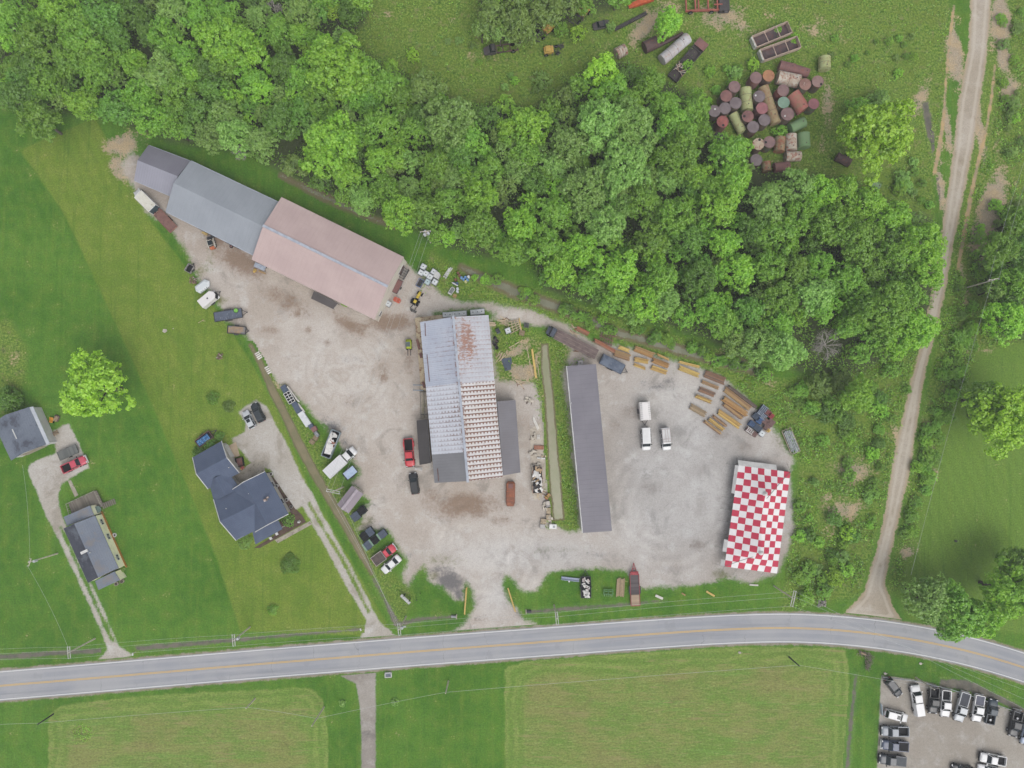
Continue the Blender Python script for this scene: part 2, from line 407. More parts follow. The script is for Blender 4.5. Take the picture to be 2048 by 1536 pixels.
# ------------------------------------------------------------------ grass shared by every sheet of ground
def grass_color(g):
    p = g.pos()
    n1 = g.noise(0.05, 4, 0.55); n2 = g.noise(0.35, 5, 0.6); n3 = g.noise(2.2, 4, 0.65); n4 = g.noise(7.0, 3, 0.7)
    base = g.mix(g.sstep(n1, 0.35, 0.65), C(79, 125, 40), C(96, 140, 50))
    base = g.mix(g.sstep(n2, 0.42, 0.7, 0, .55), base, C(114, 142, 54))
    base = g.mix(g.sstep(n2, 0.3, 0.48, .45, 0), base, C(72, 114, 38))
    ol = g.mix(g.sstep(n2, 0.3, 0.7), C(114, 142, 52), C(132, 151, 64))
    ol = g.mix(g.sstep(g.noise(0.12, 3), 0.45, 0.65, 0, .6), ol, C(104, 136, 48))
    wob = g.math('MULTIPLY', g.math('SUBTRACT', n2, 0.5), 1.4)
    fo = g.sstep(g.math('ADD', g.attr('olive'), wob), 0.35, -0.35)
    base = g.mix(fo, base, ol)
    lr = g.mix(n2, C(108, 144, 58), C(120, 150, 64))
    base = g.mix(g.sstep(g.math('ADD', g.attr('lawnr'), wob), 0.6, -0.6), base, lr)
    # mowing lines, following the strips of lawn
    sk = g.noise(1.0, 4, .6, g.mapv(p, scale=(.95, .045, 1), rot=(0, 0, math.radians(-24.3))))
    sx = g.sep(g.mapv(p, rot=(0, 0, math.radians(-24.3))))[0]
    st = g.math('SINE', g.math('ADD', g.math('MULTIPLY', sx, 2.9), g.math('MULTIPLY', n1, 5.0)))
    base = g.mix(g.sstep(sk, .5, .72, 0, .3), base, C(128, 150, 62)); base = g.mix(g.sstep(sk, .48, .3, 0, .35), base, C(74, 118, 38))
    base = g.scale_col(base, g.lmap(g.math('MULTIPLY', st, g.sstep(g.noise(0.03, 2), .4, .6)), -1, 1, .96, 1.04))
    # rough meadow: tufts, dry stalks
    rg = g.mix(g.sstep(n3, 0.36, 0.64), C(88, 128, 44), C(136, 158, 72))
    rg = g.mix(g.sstep(n2, 0.42, 0.62, 0, .6), rg, C(118, 138, 58))
    rg = g.mix(g.sstep(g.noise(0.6, 5, .7), 0.54, 0.68, 0, .7), rg, C(142, 138, 96))
    rg = g.mix(g.sstep(g.noise(0.9, 5, .7), 0.56, 0.66, 0, .8), rg, C(62, 96, 40))
    base = g.mix(g.sstep(g.math('ADD', g.attr('rough'), g.math('MULTIPLY', wob, 2.0)), 1.0, -1.0), base, rg)
    wd = g.mix(n3, C(66, 84, 48), C(104, 112, 76))
    base = g.mix(g.sstep(g.math('ADD', g.attr('wood'), g.math('MULTIPLY', wob, 2.0)), 1.0, -1.5), base, wd)
    br = g.mix(g.sstep(n3, .35, .65), C(192, 180, 158), C(166, 150, 128))
    br = g.mix(g.sstep(n2, .45, .65, 0, .7), br, C(196, 174, 136))
    fb = g.math('ADD', g.attr('bare'), g.math('MULTIPLY', g.math('SUBTRACT', g.math('ADD', n2, n3), 1.0), 1.7))
    base = g.mix(g.sstep(fb, 0.34, 0.7), base, br)
    base = g.scale_col(base, g.lmap(g.math('ADD', n3, n4), 0.6, 1.4, 0.72, 1.28))
    base = g.scale_col(base, g.lmap(g.noise(3.4, 2, .7), .32, .68, .80, 1.20))
    return base, (n1, n2, n3, n4)

def ground_mat():
    g = G('grass'); col, (n1, n2, n3, n4) = grass_color(g)
    return g.finish(g.principled(col, 0.9, 0, 0.1, g.bump(g.math('ADD', n3, n4), .6, .15)))

def gravel_color(g, kind):
    n1 = g.noise(0.06, 5, .6); n2 = g.noise(0.3, 6, .62); n3 = g.noise(1.6, 5, .7); n4 = g.noise(9.0, 2, .7)
    if kind == 'yard':
        a, b, c, d = C(199, 190, 181), C(184, 172, 160), C(214, 210, 205), C(162, 154, 145)
    elif kind == 'track':
        a, b, c, d = C(192, 182, 168), C(176, 164, 146), C(204, 196, 184), C(164, 152, 134)
    elif kind == 'lot':
        a, b, c, d = C(180, 174, 164), C(168, 160, 149), C(194, 190, 184), C(156, 149, 140)
    elif kind == 'drive':
        a, b, c, d = C(198, 193, 186), C(184, 177, 166), C(212, 209, 205), C(166, 158, 146)
    else:
        a, b, c, d = C(178, 172, 164), C(146, 138, 130), C(196, 192, 186), C(112, 108, 106)
    col = g.mix(g.sstep(n1, .36, .64), a, b)
    col = g.mix(g.sstep(n2, .5, .72, 0, .8), col, c)
    col = g.mix(g.sstep(g.noise(0.18, 6, .65, dist=.6), .52, .68, 0, .85), col, d)
    col = g.mix(g.sstep(n3, .58, .75, 0, .6), col, tuple(x * .7 for x in d[:3]) + (1,))
    wob = g.math('SUBTRACT', g.math('ADD', n2, n3), 1.0)
    if kind == 'yard':
        col = g.mix(g.math('MULTIPLY', g.attr('pale'), g.sstep(g.noise(.22, 6, .65, dist=.8), .36, .58, .15, .95)), col, C(218, 212, 205))
        for nm, cc in (('dirt', C(146, 124, 106)), ('weed', C(118, 120, 66)), ('dark', C(112, 110, 112))):
            f = g.sstep(g.math('ADD', g.attr(nm), g.math('MULTIPLY', wob, 1.1)), .22, .85, 0, .9)
            col = g.mix(f, col, cc)
        hs_ = g.n('ShaderNodeHueSaturation'); g.set(hs_.inputs['Color'], col); g.set(hs_.inputs['Saturation'], g.lmap(g.attr('grey'), 0, .8, 1.0, .35)); g.set(hs_.inputs['Value'], g.lmap(g.attr('grey'), 0, .8, 1.0, .93)); col = hs_.outputs[0]
        for cx_, cy_, r0_, r1_, k_ in ((1330, 1010, 6., 17., 2.4), (960, 1100, 4., 15., 2.7)):
            vm2 = g.n('ShaderNodeVectorMath', operation='DISTANCE'); g.set(vm2.inputs[0], g.pos()); vm2.inputs[1].default_value = P(cx_, cy_); r2 = vm2.outputs['Value']
            rg2 = g.math('SINE', g.math('ADD', g.math('MULTIPLY', r2, k_), g.math('MULTIPLY', n2, 6.0)))
            f2_ = g.math('MULTIPLY', g.math('MULTIPLY', g.sstep(r2, r1_, r1_ - 4), g.sstep(r2, r0_ - 2, r0_ + 2)), g.sstep(g.noise(.11, 3), .45, .62))
            col = g.scale_col(col, g.math('ADD', 1.0, g.math('MULTIPLY', g.math('MULTIPLY', f2_, .08), rg2)))
        # wheel tracks of lorries turning in the yard
        c0 = P(698, 742)
        vm = g.n('ShaderNodeVectorMath', operation='DISTANCE'); g.set(vm.inputs[0], g.pos()); vm.inputs[1].default_value = c0
        rr = vm.outputs['Value']
        ring = g.math('SINE', g.math('ADD', g.math('MULTIPLY', rr, 3.3), g.math('MULTIPLY', n2, 5.0)))
        fm = g.math('MULTIPLY', g.sstep(rr, 13.5, 8.0), g.sstep(rr, 2.0, 5.0))
        fm = g.math('MULTIPLY', fm, g.sstep(g.noise(.15, 3), .4, .6))
        col = g.scale_col(col, g.math('SUBTRACT', 1.0, g.math('MULTIPLY', g.math('MULTIPLY', fm, .10), g.sstep(ring, 0, 1))))
    col = g.scale_col(col, g.lmap(g.math('ADD', n3, n4), .6, 1.4, .82, 1.18))
    col = g.scale_col(col, g.lmap(g.noise(3.4, 2, .7), .32, .68, .91, 1.09))
    return col, (n1, n2, n3, n4)

def sheet_mat(name, kind, soft=.5, amp=1.3):
    g = G(name)
    gc, _ = grass_color(g)
    col, (n1, n2, n3, n4) = gravel_color(g, kind)
    if kind == 'track':
        ee = g.math('ADD', g.attr('edge'), g.math('MULTIPLY', n2, .7))
        col = g.mix(g.math('MULTIPLY', g.sstep(g.math('ABSOLUTE', g.math('ADD', ee, .85)), .45, .1), .55), col, C(210, 200, 184))
        col = g.mix(g.sstep(ee, -.5, .25, 0, .7), col, C(184, 164, 134))
    e = g.math('ADD', g.attr('edge'), g.math('MULTIPLY', g.math('SUBTRACT', g.math('ADD', n2, n3), 1.0), amp))
    col = g.mix(g.sstep(e, soft * .5, -soft), gc, col)
    return g.finish(g.principled(col, .9, 0, .15, g.bump(g.math('ADD', n3, n4), .4, .06)))

def sheet(name, outer, holes, z, m, cell=.6, margin=.45, extra=None):
    pts = np.concatenate([poly_w(o) for o in outer])
    x0, y0 = pts.min(0) - 1.5; x1, y1 = pts.max(0) + 1.5
    xs = np.arange(x0, x1, cell); ys = np.arange(y0, y1, cell)
    me, VX, VY = grid_mesh(name, xs, ys, z, lambda X, Y: multi_sdf(outer, holes, X, Y) - margin)
    A = zone_attrs(VX, VY)
    A['edge'] = np.clip(multi_sdf(outer, holes, VX, VY), -12, 4)
    if extra: A.update(extra(VX, VY))
    put_attrs(me, A)
    me.materials.append(m)
    return setting(link(bpy.data.objects.new(name, me)))

# one sheet of ground reaching the horizon
def axis(a, b, step):
    ins = list(np.arange(a, b + .01, step)); d = step; lo, hi = [], []
    x = ins[-1]
    while x < 1600:
        d *= 1.35; x += d; hi.append(x)
    d = step; x = ins[0]
    while x > -1600:
        d *= 1.35; x -= d; lo.append(x)
    return np.array(lo[::-1] + ins + hi)

gx = axis(-122, 122, .8); gy = axis(-86, 94, .8)
me, VX, VY = grid_mesh('ground', gx, gy, 0.0)
put_attrs(me, zone_attrs(VX, VY)); me.materials.append(ground_mat())
setting(link(bpy.data.objects.new('ground', me)))

sheet('gravel_yard', YARD, YARD_H, .024, sheet_mat('yard gravel', 'yard', .9, 2.4), .6, .6,
      lambda X, Y: {'dirt': blobs(DIRT, X, Y), 'weed': blobs(WEED, X, Y), 'dark': blobs(DARK, X, Y), 'pale': blobs(PALE, X, Y), 'grey': blobs([(1370, 960, 190, 210, 1.0), (1100, 1110, 200, 40, .6), (1000, 1190, 40, 50, .5)], X, Y)})
sheet('gravel_track', TRACK, [], .020, sheet_mat('track gravel', 'track', .25, 1.5), .6, .7)
drive_m = sheet_mat('driveway gravel', 'drive', .35, 1.0)
sheet('driveway', DRIVE_H, DRIVE_HH, .020, drive_m, .45)
sheet('driveway', DRIVE_L, DRIVE_LH, .020, drive_m, .45)
sheet('driveway', DRIVE_S, [], .020, sheet_mat('worn concrete drive', 'south', .3, .7), .45)
sheet('parking_lot', LOT, [], .020, sheet_mat('lot gravel', 'lot', .25, .5), .6)

def field_mat():
    g = G('mown hay'); gc, _ = grass_color(g)
    p = g.pos(); sx, sy, _z = g.sep(p)
    n1 = g.noise(.07, 4, .6); n2 = g.noise(.5, 5, .65); n3 = g.noise(3.0, 4, .7); n4 = g.noise(8., 2, .7)
    ns = g.noise(2.6, 4, .7, g.mapv(p, scale=(.16, 1, 1), rot=(0, 0, math.radians(2))))
    nw = g.noise(.62, 4, .6, g.mapv(p, scale=(.07, 1, 1), rot=(0, 0, math.radians(2))))
    nb = g.noise(.22, 6, .7, g.mapv(p, scale=(.5, 1, 1)), .6)
    col = g.mix(g.sstep(nb, .38, .60), C(118, 148, 68), C(140, 150, 84))
    col = g.mix(g.sstep(n1, .46, .64, 0, .5), col, C(144, 140, 88))
    col = g.mix(g.sstep(nw, .54, .66, 0, .7), col, C(120, 158, 72)); col = g.mix(g.sstep(nw, .45, .34, 0, .5), col, C(146, 146, 92))
    col = g.mix(g.sstep(ns, .54, .66, 0, .65), col, C(160, 172, 106)); col = g.mix(g.sstep(ns, .44, .34, 0, .6), col, C(104, 122, 60))
    col = g.mix(g.sstep(g.noise(.14, 5, .7), .58, .7, 0, .55), col, C(112, 110, 70))
    e = g.attr('edge')
    wv = g.noise(.12, 4, .6)
    ring = g.math('SINE', g.math('ADD', g.math('MULTIPLY', e, 2.9), g.math('ADD', g.math('MULTIPLY', n2, 5.), g.math('MULTIPLY', wv, 13.))))
    edge = g.mix(g.math('MULTIPLY', g.sstep(ring, -1.0, 1.0), g.sstep(g.noise(.2, 4, .7), .36, .6, .25, .95)), C(112, 146, 62), C(142, 164, 84))
    col = g.mix(g.sstep(g.math('ADD', e, g.math('MULTIPLY', g.math('SUBTRACT', n2, .5), 4.)), -5.5, -3.0, 0, .75), col, edge)
    col = g.scale_col(col, g.lmap(g.math('ADD', n3, n4), .6, 1.4, .72, 1.28)); col = g.scale_col(col, g.lmap(g.noise(3.2, 2, .7, g.mapv(p, scale=(.6, 1, 1))), .32, .68, .78, 1.22))
    col = g.mix(g.sstep(g.noise(.9, 4, .7, g.mapv(p, scale=(.12, 1, 1))), .56, .68, 0, .6), col, C(164, 152, 108))
    col = g.mix(g.sstep(g.math('ADD', e, g.math('MULTIPLY', g.math('SUBTRACT', n2, .5), 1.6)), .1, -.4), gc, col)
    return g.finish(g.principled(col, .9, 0, .1, g.bump(g.math('ADD', ns, n3), .7, .15)))
fm = field_mat()
for f in FIELDS:
    sheet('hay_field', f, [], .012, fm, .8)

def water_mat(name, c1, c2, soft=.35, amp=.7, rough=.12):
    g = G(name); gc, _ = grass_color(g)
    n2 = g.noise(.35, 5, .6); n3 = g.noise(2., 4, .6)
    w = g.mix(g.sstep(n2, .36, .64), c1, c2)
    mud = g.mix(n3, C(104, 100, 74), C(138, 126, 98))
    e = g.math('ADD', g.attr('edge'), g.math('MULTIPLY', g.math('SUBTRACT', g.math('ADD', n2, n3), 1.), amp))
    fw = g.sstep(e, -.1, -.4)
    col = g.mix(g.sstep(e, soft, -.15), gc, g.mix(fw, mud, w))
    return g.finish(g.principled(col, g.lmap(fw, 0, 1, .85, rough), 0, g.lmap(fw, 0, 1, .1, .5), g.bump(g.noise(3., 2), .05, .05)))
sheet('ditch_water', DITCH_W, [], .034, water_mat('muddy ditch water', C(142, 131, 100), C(126, 122, 88)), .35)
sheet('ditch_water', POND, [], .034, water_mat('green standing water', C(152, 154, 120), C(162, 160, 132)), .35)
sheet('creek_water', CREEK, [], .034, water_mat('creek water', C(136, 136, 114), C(118, 120, 94), 1.0, 1.4, .3), .35)
def trench_mat():
    g = G('ditch mud'); gc, _ = grass_color(g)
    n2 = g.noise(.5, 5, .65); n3 = g.noise(2.4, 4, .7)
    col = g.mix(g.sstep(n2, .36, .64), C(124, 118, 106), C(100, 98, 90)); col = g.mix(g.sstep(n3, .58, .7, 0, .6), col, C(104, 116, 66))
    e = g.math('ADD', g.attr('edge'), g.math('MULTIPLY', g.math('SUBTRACT', g.math('ADD', n2, n3), 1.), 1.2))
    return g.finish(g.principled(g.mix(g.sstep(e, .25, -.25), gc, col), .8, 0, .2))
def gully_mat():
    g = G('eroded clay'); gc, _ = grass_color(g)
    n2 = g.noise(.5, 5, .65); n3 = g.noise(2.4, 4, .7)
    col = g.mix(g.sstep(n2, .36, .64), C(200, 172, 126), C(172, 154, 128))
    e = g.math('ADD', g.attr('edge'), g.math('MULTIPLY', g.math('SUBTRACT', g.math('ADD', n2, n3), 1.), .8))
    return g.finish(g.principled(g.mix(g.sstep(e, .2, -.15), gc, col), .9, 0, .1))
sheet('eroded_gully', GULLY, [], .030, gully_mat(), .35)
sheet('roadside_ditch', TRENCH, [], .028, trench_mat(), .35)

# ------------------------------------------------------------------ the county road
CL = [(-90, 1379), (0, 1371.5), (170, 1357.5), (340, 1343), (512, 1328.5), (680, 1315), (850, 1301.5), (1024, 1288.5), (1180, 1277), (1290, 1269), (1420, 1260.5), (1536, 1256),
      (1620, 1257), (1700, 1262.5), (1780, 1272), (1860, 1285.5), (1950, 1306), (2048, 1335), (2140, 1368), (2240, 1408)]
def smooth_line(pts, k=8):
    w = [P(u, v) for u, v in pts]; out = []
    for i in range(1, len(w) - 2):
        p0, p1, p2, p3 = w[i - 1], w[i], w[i + 1], w[i + 2]
        for j in range(k):
            t = j / k
            out.append(.5 * ((2 * p1) + (p2 - p0) * t + (2 * p0 - 5 * p1 + 4 * p2 - p3) * t * t + (3 * p1 - p0 - 3 * p2 + p3) * t ** 3))
    out.append(w[-2]); return out
_rl = smooth_line(CL)
_rl = [_rl[0] + (_rl[0] - _rl[1]).normalized() * 900] + _rl + [_rl[-1] + (_rl[-1] - _rl[-2]).normalized() * 900]
def ribbon(name, a, b, z, m, jit=0.0, line=None, th=0.0):
    L = line or _rl; vs = []; uvs = []; fs = []; s = 0; r = random.Random(3)
    for i, p in enumerate(L):
        d = (L[min(i + 1, len(L) - 1)] - L[max(i - 1, 0)]).normalized(); nn = Vector((-d.y, d.x, 0))
        if i: s += (p - L[i - 1]).length
        for o in (a, b):
            q = p + nn * (o + (r.uniform(-jit, jit)))
            vs.append((q.x, q.y, z)); uvs.append((s, o))
    for i in range(len(L) - 1):
        fs.append((2 * i + 1, 2 * i, 2 * i + 2, 2 * i + 3))
    me = bpy.data.meshes.new(name); me.from_pydata(vs, [], fs); me.update()
    uv = me.uv_layers.new(name='UVMap')
    for lp in me.loops: uv.data[lp.index].uv = uvs[lp.vertex_index]
    me.materials.append(m); return setting(link(bpy.data.objects.new(name, me)))
def asphalt():
    g = G('worn asphalt'); u, v, _ = g.sep(g.uv())
    n1 = g.noise(.1, 5, .6); n3 = g.noise(3., 4, .7); n4 = g.noise(11., 2)
    ln = g.noise(.5, 4, .6, g.mapv(g.uv(), scale=(.06, 1.6, 1)))
    col = g.mix(g.sstep(n1, .35, .65), C(160, 163, 170), C(174, 175, 178))
    av = g.math('ABSOLUTE', v)
    wheel = g.math('MULTIPLY', g.sstep(g.math('ABSOLUTE', g.math('SUBTRACT', g.math('ABSOLUTE', g.math('SUBTRACT', av, 1.5)), .75)), .5, .1), 1.0)
    col = g.mix(g.math('MULTIPLY', wheel, g.sstep(ln, .3, .6, .15, .6)), col, C(184, 184, 186))
    col = g.mix(g.sstep(ln, .52, .7, 0, .65), col, C(146, 149, 156)); col = g.mix(g.sstep(g.noise(.25, 4, .6, g.uv()), .6, .66, 0, .35), col, C(150, 152, 156))
    # thin cross cracks
    ck = g.math('ABSOLUTE', g.math('SUBTRACT', g.math('FRACT', g.math('ADD', g.math('MULTIPLY', u, .11), g.math('MULTIPLY', g.noise(.4, 3), .35))), .5))
    col = g.mix(g.math('MULTIPLY', g.sstep(ck, .008, .002, 0, .5), g.sstep(g.noise(.2, 2), .45, .6)), col, C(110, 112, 116))
    col = g.scale_col(col, g.lmap(g.math('ADD', n3, n4), .6, 1.4, .96, 1.04))
    return g.finish(g.principled(col, .85, 0, .2))
def verge():
    g = G('road shoulder grit'); gc, _ = grass_color(g); v = g.math('ABSOLUTE', g.sep(g.uv())[1])
    n2 = g.noise(.5, 5, .65); n3 = g.noise(3., 4, .7)
    col = g.mix(g.sstep(n2, .4, .6), C(160, 152, 138), C(142, 138, 112)); col = g.scale_col(col, g.lmap(n3, .3, .7, .85, 1.15))
    e = g.math('ADD', v, g.math('MULTIPLY', g.math('SUBTRACT', g.math('ADD', n2, n3), 1.), 1.0))
    # shoulders carry no zone data of their own: plain verge grass
    return g.finish(g.principled(g.mix(g.sstep(e, 3.35, 3.7), col, gc), .9, 0, .15))
def road_paint(name, c, wear):
    g = G(name); n = g.noise(5., 4, .7)
    col = g.mix(g.sstep(n, .5, .72, 0, wear), c, C(165, 166, 168))
    return g.finish(g.principled(col, .7, 0, .3))
sh = ribbon('road_shoulder', -3.75, 3.75, .037, verge())
_c = np.array([v.co for v in sh.data.vertices]); put_attrs(sh.data, {**zone_attrs(_c[:, 0], _c[:, 1])})
ribbon('road', -3.12, 3.12, .044, asphalt(), .03)
wl = road_paint('white line paint', C(236, 236, 234), .5); yl = road_paint('yellow line paint', C(226, 186, 100), .75)
ribbon('road_marking', 2.78, 2.93, .049, wl); ribbon('road_marking', -2.93, -2.78, .049, wl)
ribbon('road_marking', .05, .17, .049, yl); ribbon('road_marking', -.17, -.05, .049, yl)
# ------------------------------------------------------------------ trees and plants
def leaf_mat(name, ca, cb, cc, transl=.42):
    g = G(name)
    obr = g.n('ShaderNodeObjectInfo').outputs['Random']
    isl = g.n('ShaderNodeNewGeometry').outputs['Random Per Island']
    cl = g.noise(.55, 3, .6)
    col = g.mix(isl, ca, cb)
    col = g.mix(g.sstep(cl, .4, .68, 0, .8), col, cc)
    h = g.n('ShaderNodeHueSaturation'); g.set(h.inputs['Color'], col)
    g.set(h.inputs['Hue'], g.lmap(obr, 0, 1, .492, .506)); g.set(h.inputs['Value'], g.lmap(obr, 0, 1, .8, 1.22)); h.inputs['Saturation'].default_value = 1.0
    d = g.n('ShaderNodeBsdfDiffuse'); g.set(d.inputs['Color'], h.outputs[0])
    t = g.n('ShaderNodeBsdfTranslucent'); g.set(t.inputs['Color'], h.outputs[0])
    gl = g.n('ShaderNodeBsdfGlossy'); gl.inputs['Roughness'].default_value = .45; gl.inputs['Color'].default_value = (.9, .95, 1, 1)
    m = g.n('ShaderNodeMixShader'); m.inputs[0].default_value = transl
    g.t.links.new(d.outputs[0], m.inputs[1]); g.t.links.new(t.outputs[0], m.inputs[2])
    m2 = g.n('ShaderNodeMixShader'); m2.inputs[0].default_value = .035
    g.t.links.new(m.outputs[0], m2.inputs[1]); g.t.links.new(gl.outputs[0], m2.inputs[2])
    return g.finish(m2.outputs[0])

K = 1.85
LEAF = {
    'B': leaf_mat('bright leaves', C(128, 174, 50, K), C(146, 186, 58, K), C(112, 160, 50, K)),
    'Y': leaf_mat('yellow green leaves', C(144, 184, 50, K), C(158, 194, 56, K), C(128, 170, 48, K)),
    'M': leaf_mat('mid green leaves', C(114, 158, 50, K), C(130, 170, 56, K), C(102, 148, 48, K)),
    'D': leaf_mat('dark leaves', C(98, 140, 50, K), C(112, 152, 54, K), C(88, 130, 46, K)),
    'S': leaf_mat('sage leaves', C(124, 162, 74, K), C(142, 176, 88, K), C(110, 150, 64, K)),
    'O': leaf_mat('olive leaves', C(118, 148, 66, K), C(134, 160, 74, K), C(104, 136, 62, K)),
}
BARK = mat('tree bark', C(112, 104, 94), C(84, 78, 70), 3.0, .9)
DEADWOOD = mat('weathered dead wood', C(188, 182, 176), C(160, 154, 148), 3.0, .9)

def quads_mesh(name, c, nrm, size, rng, aspect=.62):
    """leaf-sized rhombic faces at points c facing nrm"""
    n = len(c)
    r = rng.normal(size=(n, 3)); t = np.cross(nrm, r); t /= np.linalg.norm(t, axis=1)[:, None] + 1e-9
    b = np.cross(nrm, t)
    s = size[:, None]
    v = np.stack([c + t * s, c + b * s * aspect, c - t * s, c - b * s * aspect], 1).reshape(-1, 3).astype(np.float32)
    me = bpy.data.meshes.new(name)
    me.vertices.add(n * 4); me.vertices.foreach_set('co', v.ravel())
    me.loops.add(n * 4); me.loops.foreach_set('vertex_index', np.arange(n * 4, dtype=np.int32))
    me.polygons.add(n); me.polygons.foreach_set('loop_start', np.arange(0, n * 4, 4, dtype=np.int32))
    me.update(calc_edges=True)
    return me

def unit(a):
    return a / (np.linalg.norm(a, axis=-1, keepdims=True) + 1e-9)

def crown_mesh(name, seed, R, H, ncl, ntuft, nleaf, leaf, crf=(.26, .42), airy=0.0):
    rng = np.random.default_rng(seed)
    i = np.arange(ncl) + .5
    z = 1 - i / ncl * 1.35
    ph = i * 2.39996 + rng.uniform(0, 6)
    rr = np.sqrt(np.clip(1 - z * z, 0, 1))
    d = unit(np.stack([rr * np.cos(ph), rr * np.sin(ph), z], -1) + rng.normal(size=(ncl, 3)) * .22)
    lob = 1 + .13 * np.sin(3 * np.arctan2(d[:, 1], d[:, 0]) + seed) + .08 * np.sin(5 * np.arctan2(d[:, 1], d[:, 0]) + 2 * seed)
    rc = R * rng.uniform(*crf, ncl)
    fill = rng.uniform(.55, 1.0, ncl)
    c = d * np.stack([(R * lob - rc) * fill, (R * lob - rc) * fill, (H - rc * .6) * fill], -1)
    d2 = unit(rng.normal(size=(ncl, ntuft, 3)) + d[:, None, :] * .7 + np.array([0, 0, .75]))
    tc = c[:, None, :] + d2 * (rc[:, None] * rng.uniform(.7, 1.08, (ncl, ntuft)))[..., None]
    rt = (rc * .30)[:, None, None, None]
    d3 = unit(rng.normal(size=(ncl, ntuft, nleaf, 3)) + d2[:, :, None, :] * .9 + np.array([0, 0, .4]))
    lp = tc[:, :, None, :] + d3 * rt * rng.uniform(.45, 1.15, (ncl, ntuft, nleaf))[..., None]
    nrm = unit(d3 * .9 + rng.normal(size=d3.shape) * .45 + np.array([0, 0, .25]))
    lp = lp.reshape(-1, 3); nrm = nrm.reshape(-1, 3)
    if airy > 0:
        keep = rng.uniform(size=len(lp)) > airy
        lp, nrm = lp[keep], nrm[keep]
    return quads_mesh(name, lp, nrm, leaf * rng.uniform(.65, 1.25, len(lp)), rng)

def trunk_mesh(name, seed, R, h):
    r = random.Random(seed); mb = MB()
    p = Vector((0, 0, 0)); rad = R * .075
    q = Vector((r.uniform(-.1, .1) * R, r.uniform(-.1, .1) * R, h * .55)); mb.cyl(p, q, rad, rad * .7, 7)
    for k in range(6):
        a = k * 1.05 + r.uniform(-.3, .3); e = q + Vector((math.cos(a) * R * .5, math.sin(a) * R * .5, h * r.uniform(.2, .42)))
        mb.cyl(q - Vector((0, 0, r.uniform(0, h * .12))), e, rad * .42, rad * .14, 5)
        mb.cyl(e, e + Vector((math.cos(a + .5) * R * .25, math.sin(a + .5) * R * .25, h * .1)), rad * .14, rad * .05, 4)
    me = bpy.data.meshes.new(name); me.from_pydata(mb.v, [], mb.f); me.update(); me.materials.append(BARK)
    return me

CROWNS = {'s': [], 'm': [], 'l': []}
for k in range(3): CROWNS['s'].append((crown_mesh('crown', 11 + k, 2.6, 2.1, 17, 11, 13, .17), 2.6, 2.1))
for k in range(4): CROWNS['m'].append((crown_mesh('crown', 31 + k, 4.4, 3.6, 27, 15, 16, .215), 4.4, 3.6))
for k in range(3): CROWNS['l'].append((crown_mesh('crown', 51 + k, 6.6, 5.0, 45, 17, 17, .25, (.19, .33)), 6.6, 5.0))
for lst in CROWNS.values():
    for me_, _, _ in lst: me_.materials.append(LEAF['M'])
TRUNKS = [trunk_mesh('trunk', 5 + k, 4.4, 7.0) for k in range(3)]

TREE_N = [0]
def tree(u, v, rpx, typ, label, cat='tree', group=None, zc=None, name='broadleaf_tree', flat=1.0):
    R = rpx / PXM
    if zc is None: zc = 3.2 + R * 1.0
    p = P(u, v, zc); R *= (CAMH - zc) / CAMH
    size = 's' if R < 3.0 else ('m' if R < 5.2 else 'l')
    me, r0, h0 = rnd.choice(CROWNS[size])
    s = R / r0
    t = thing(name, label, cat, (p.x, p.y, 0), rnd.uniform(0, 6.28), group)
    c = link(bpy.data.objects.new('crown', me), t); c.location = (0, 0, zc - h0 * s * flat * .35)
    c.scale = (s * rnd.uniform(.92, 1.08), s * rnd.uniform(.92, 1.08), s * flat)
    c.material_slots[0].link = 'OBJECT'; c.material_slots[0].material = LEAF[typ]
    k = link(bpy.data.objects.new('trunk', rnd.choice(TRUNKS)), t)
    sz = zc / 7.0; k.scale = (s if size == 'm' else R / 4.4, s if size == 'm' else R / 4.4, sz)
    TREE_N[0] += 1
    return t

KIND = {'B': 'bright green', 'Y': 'yellow-green', 'M': 'mid green', 'D': 'dark green', 'S': 'sage green', 'O': 'olive green'}
def region(u, v):
    if v < 75 and u > 930 and u < 1260: return 'in the thicket above the wrecked yellow machines'
    if u > 1950: return 'in the thicket right of the gravel track'
    if u < 250 and v < 150: return 'in the top left corner of the wood'
    if u < 250: return 'on the wood edge above the left lawn'
    if u < 560 and v < 150: return 'at the top of the wood left of the meadow'
    if u < 560: return 'in the wood above the two grey sheds'
    if u < 860 and v < 230: return 'on the wood edge along the green meadow'
    if u < 860: return 'in the wood above the pink barn'
    if u < 1100 and v < 350: return 'on the meadow side of the middle wood'
    if u < 1100: return 'in the wood right of the pole with transformers'
    if u < 1420 and v < 230: return 'below the long white tank in the meadow'
    if u < 1420 and v < 430: return 'in the tall middle of the wood'
    if u < 1420: return 'in the wood above the lumber stacks'
    if v < 430: return 'in the wood just below the heap of tanks'
    if u < 1600: return 'in the wood left of the bare grey tree'
    return 'in the wood corner beside the gravel track'
def wood_tree(u, v, r, t, zc=None):
    rw = 'small' if r < 30 else ('medium' if r < 46 else 'large')
    reg = region(u, v)
    tree(u, v, r, t, f'{rw} {KIND[t]} broadleaf tree {reg}', 'tree', f'woodland trees {reg}', zc)

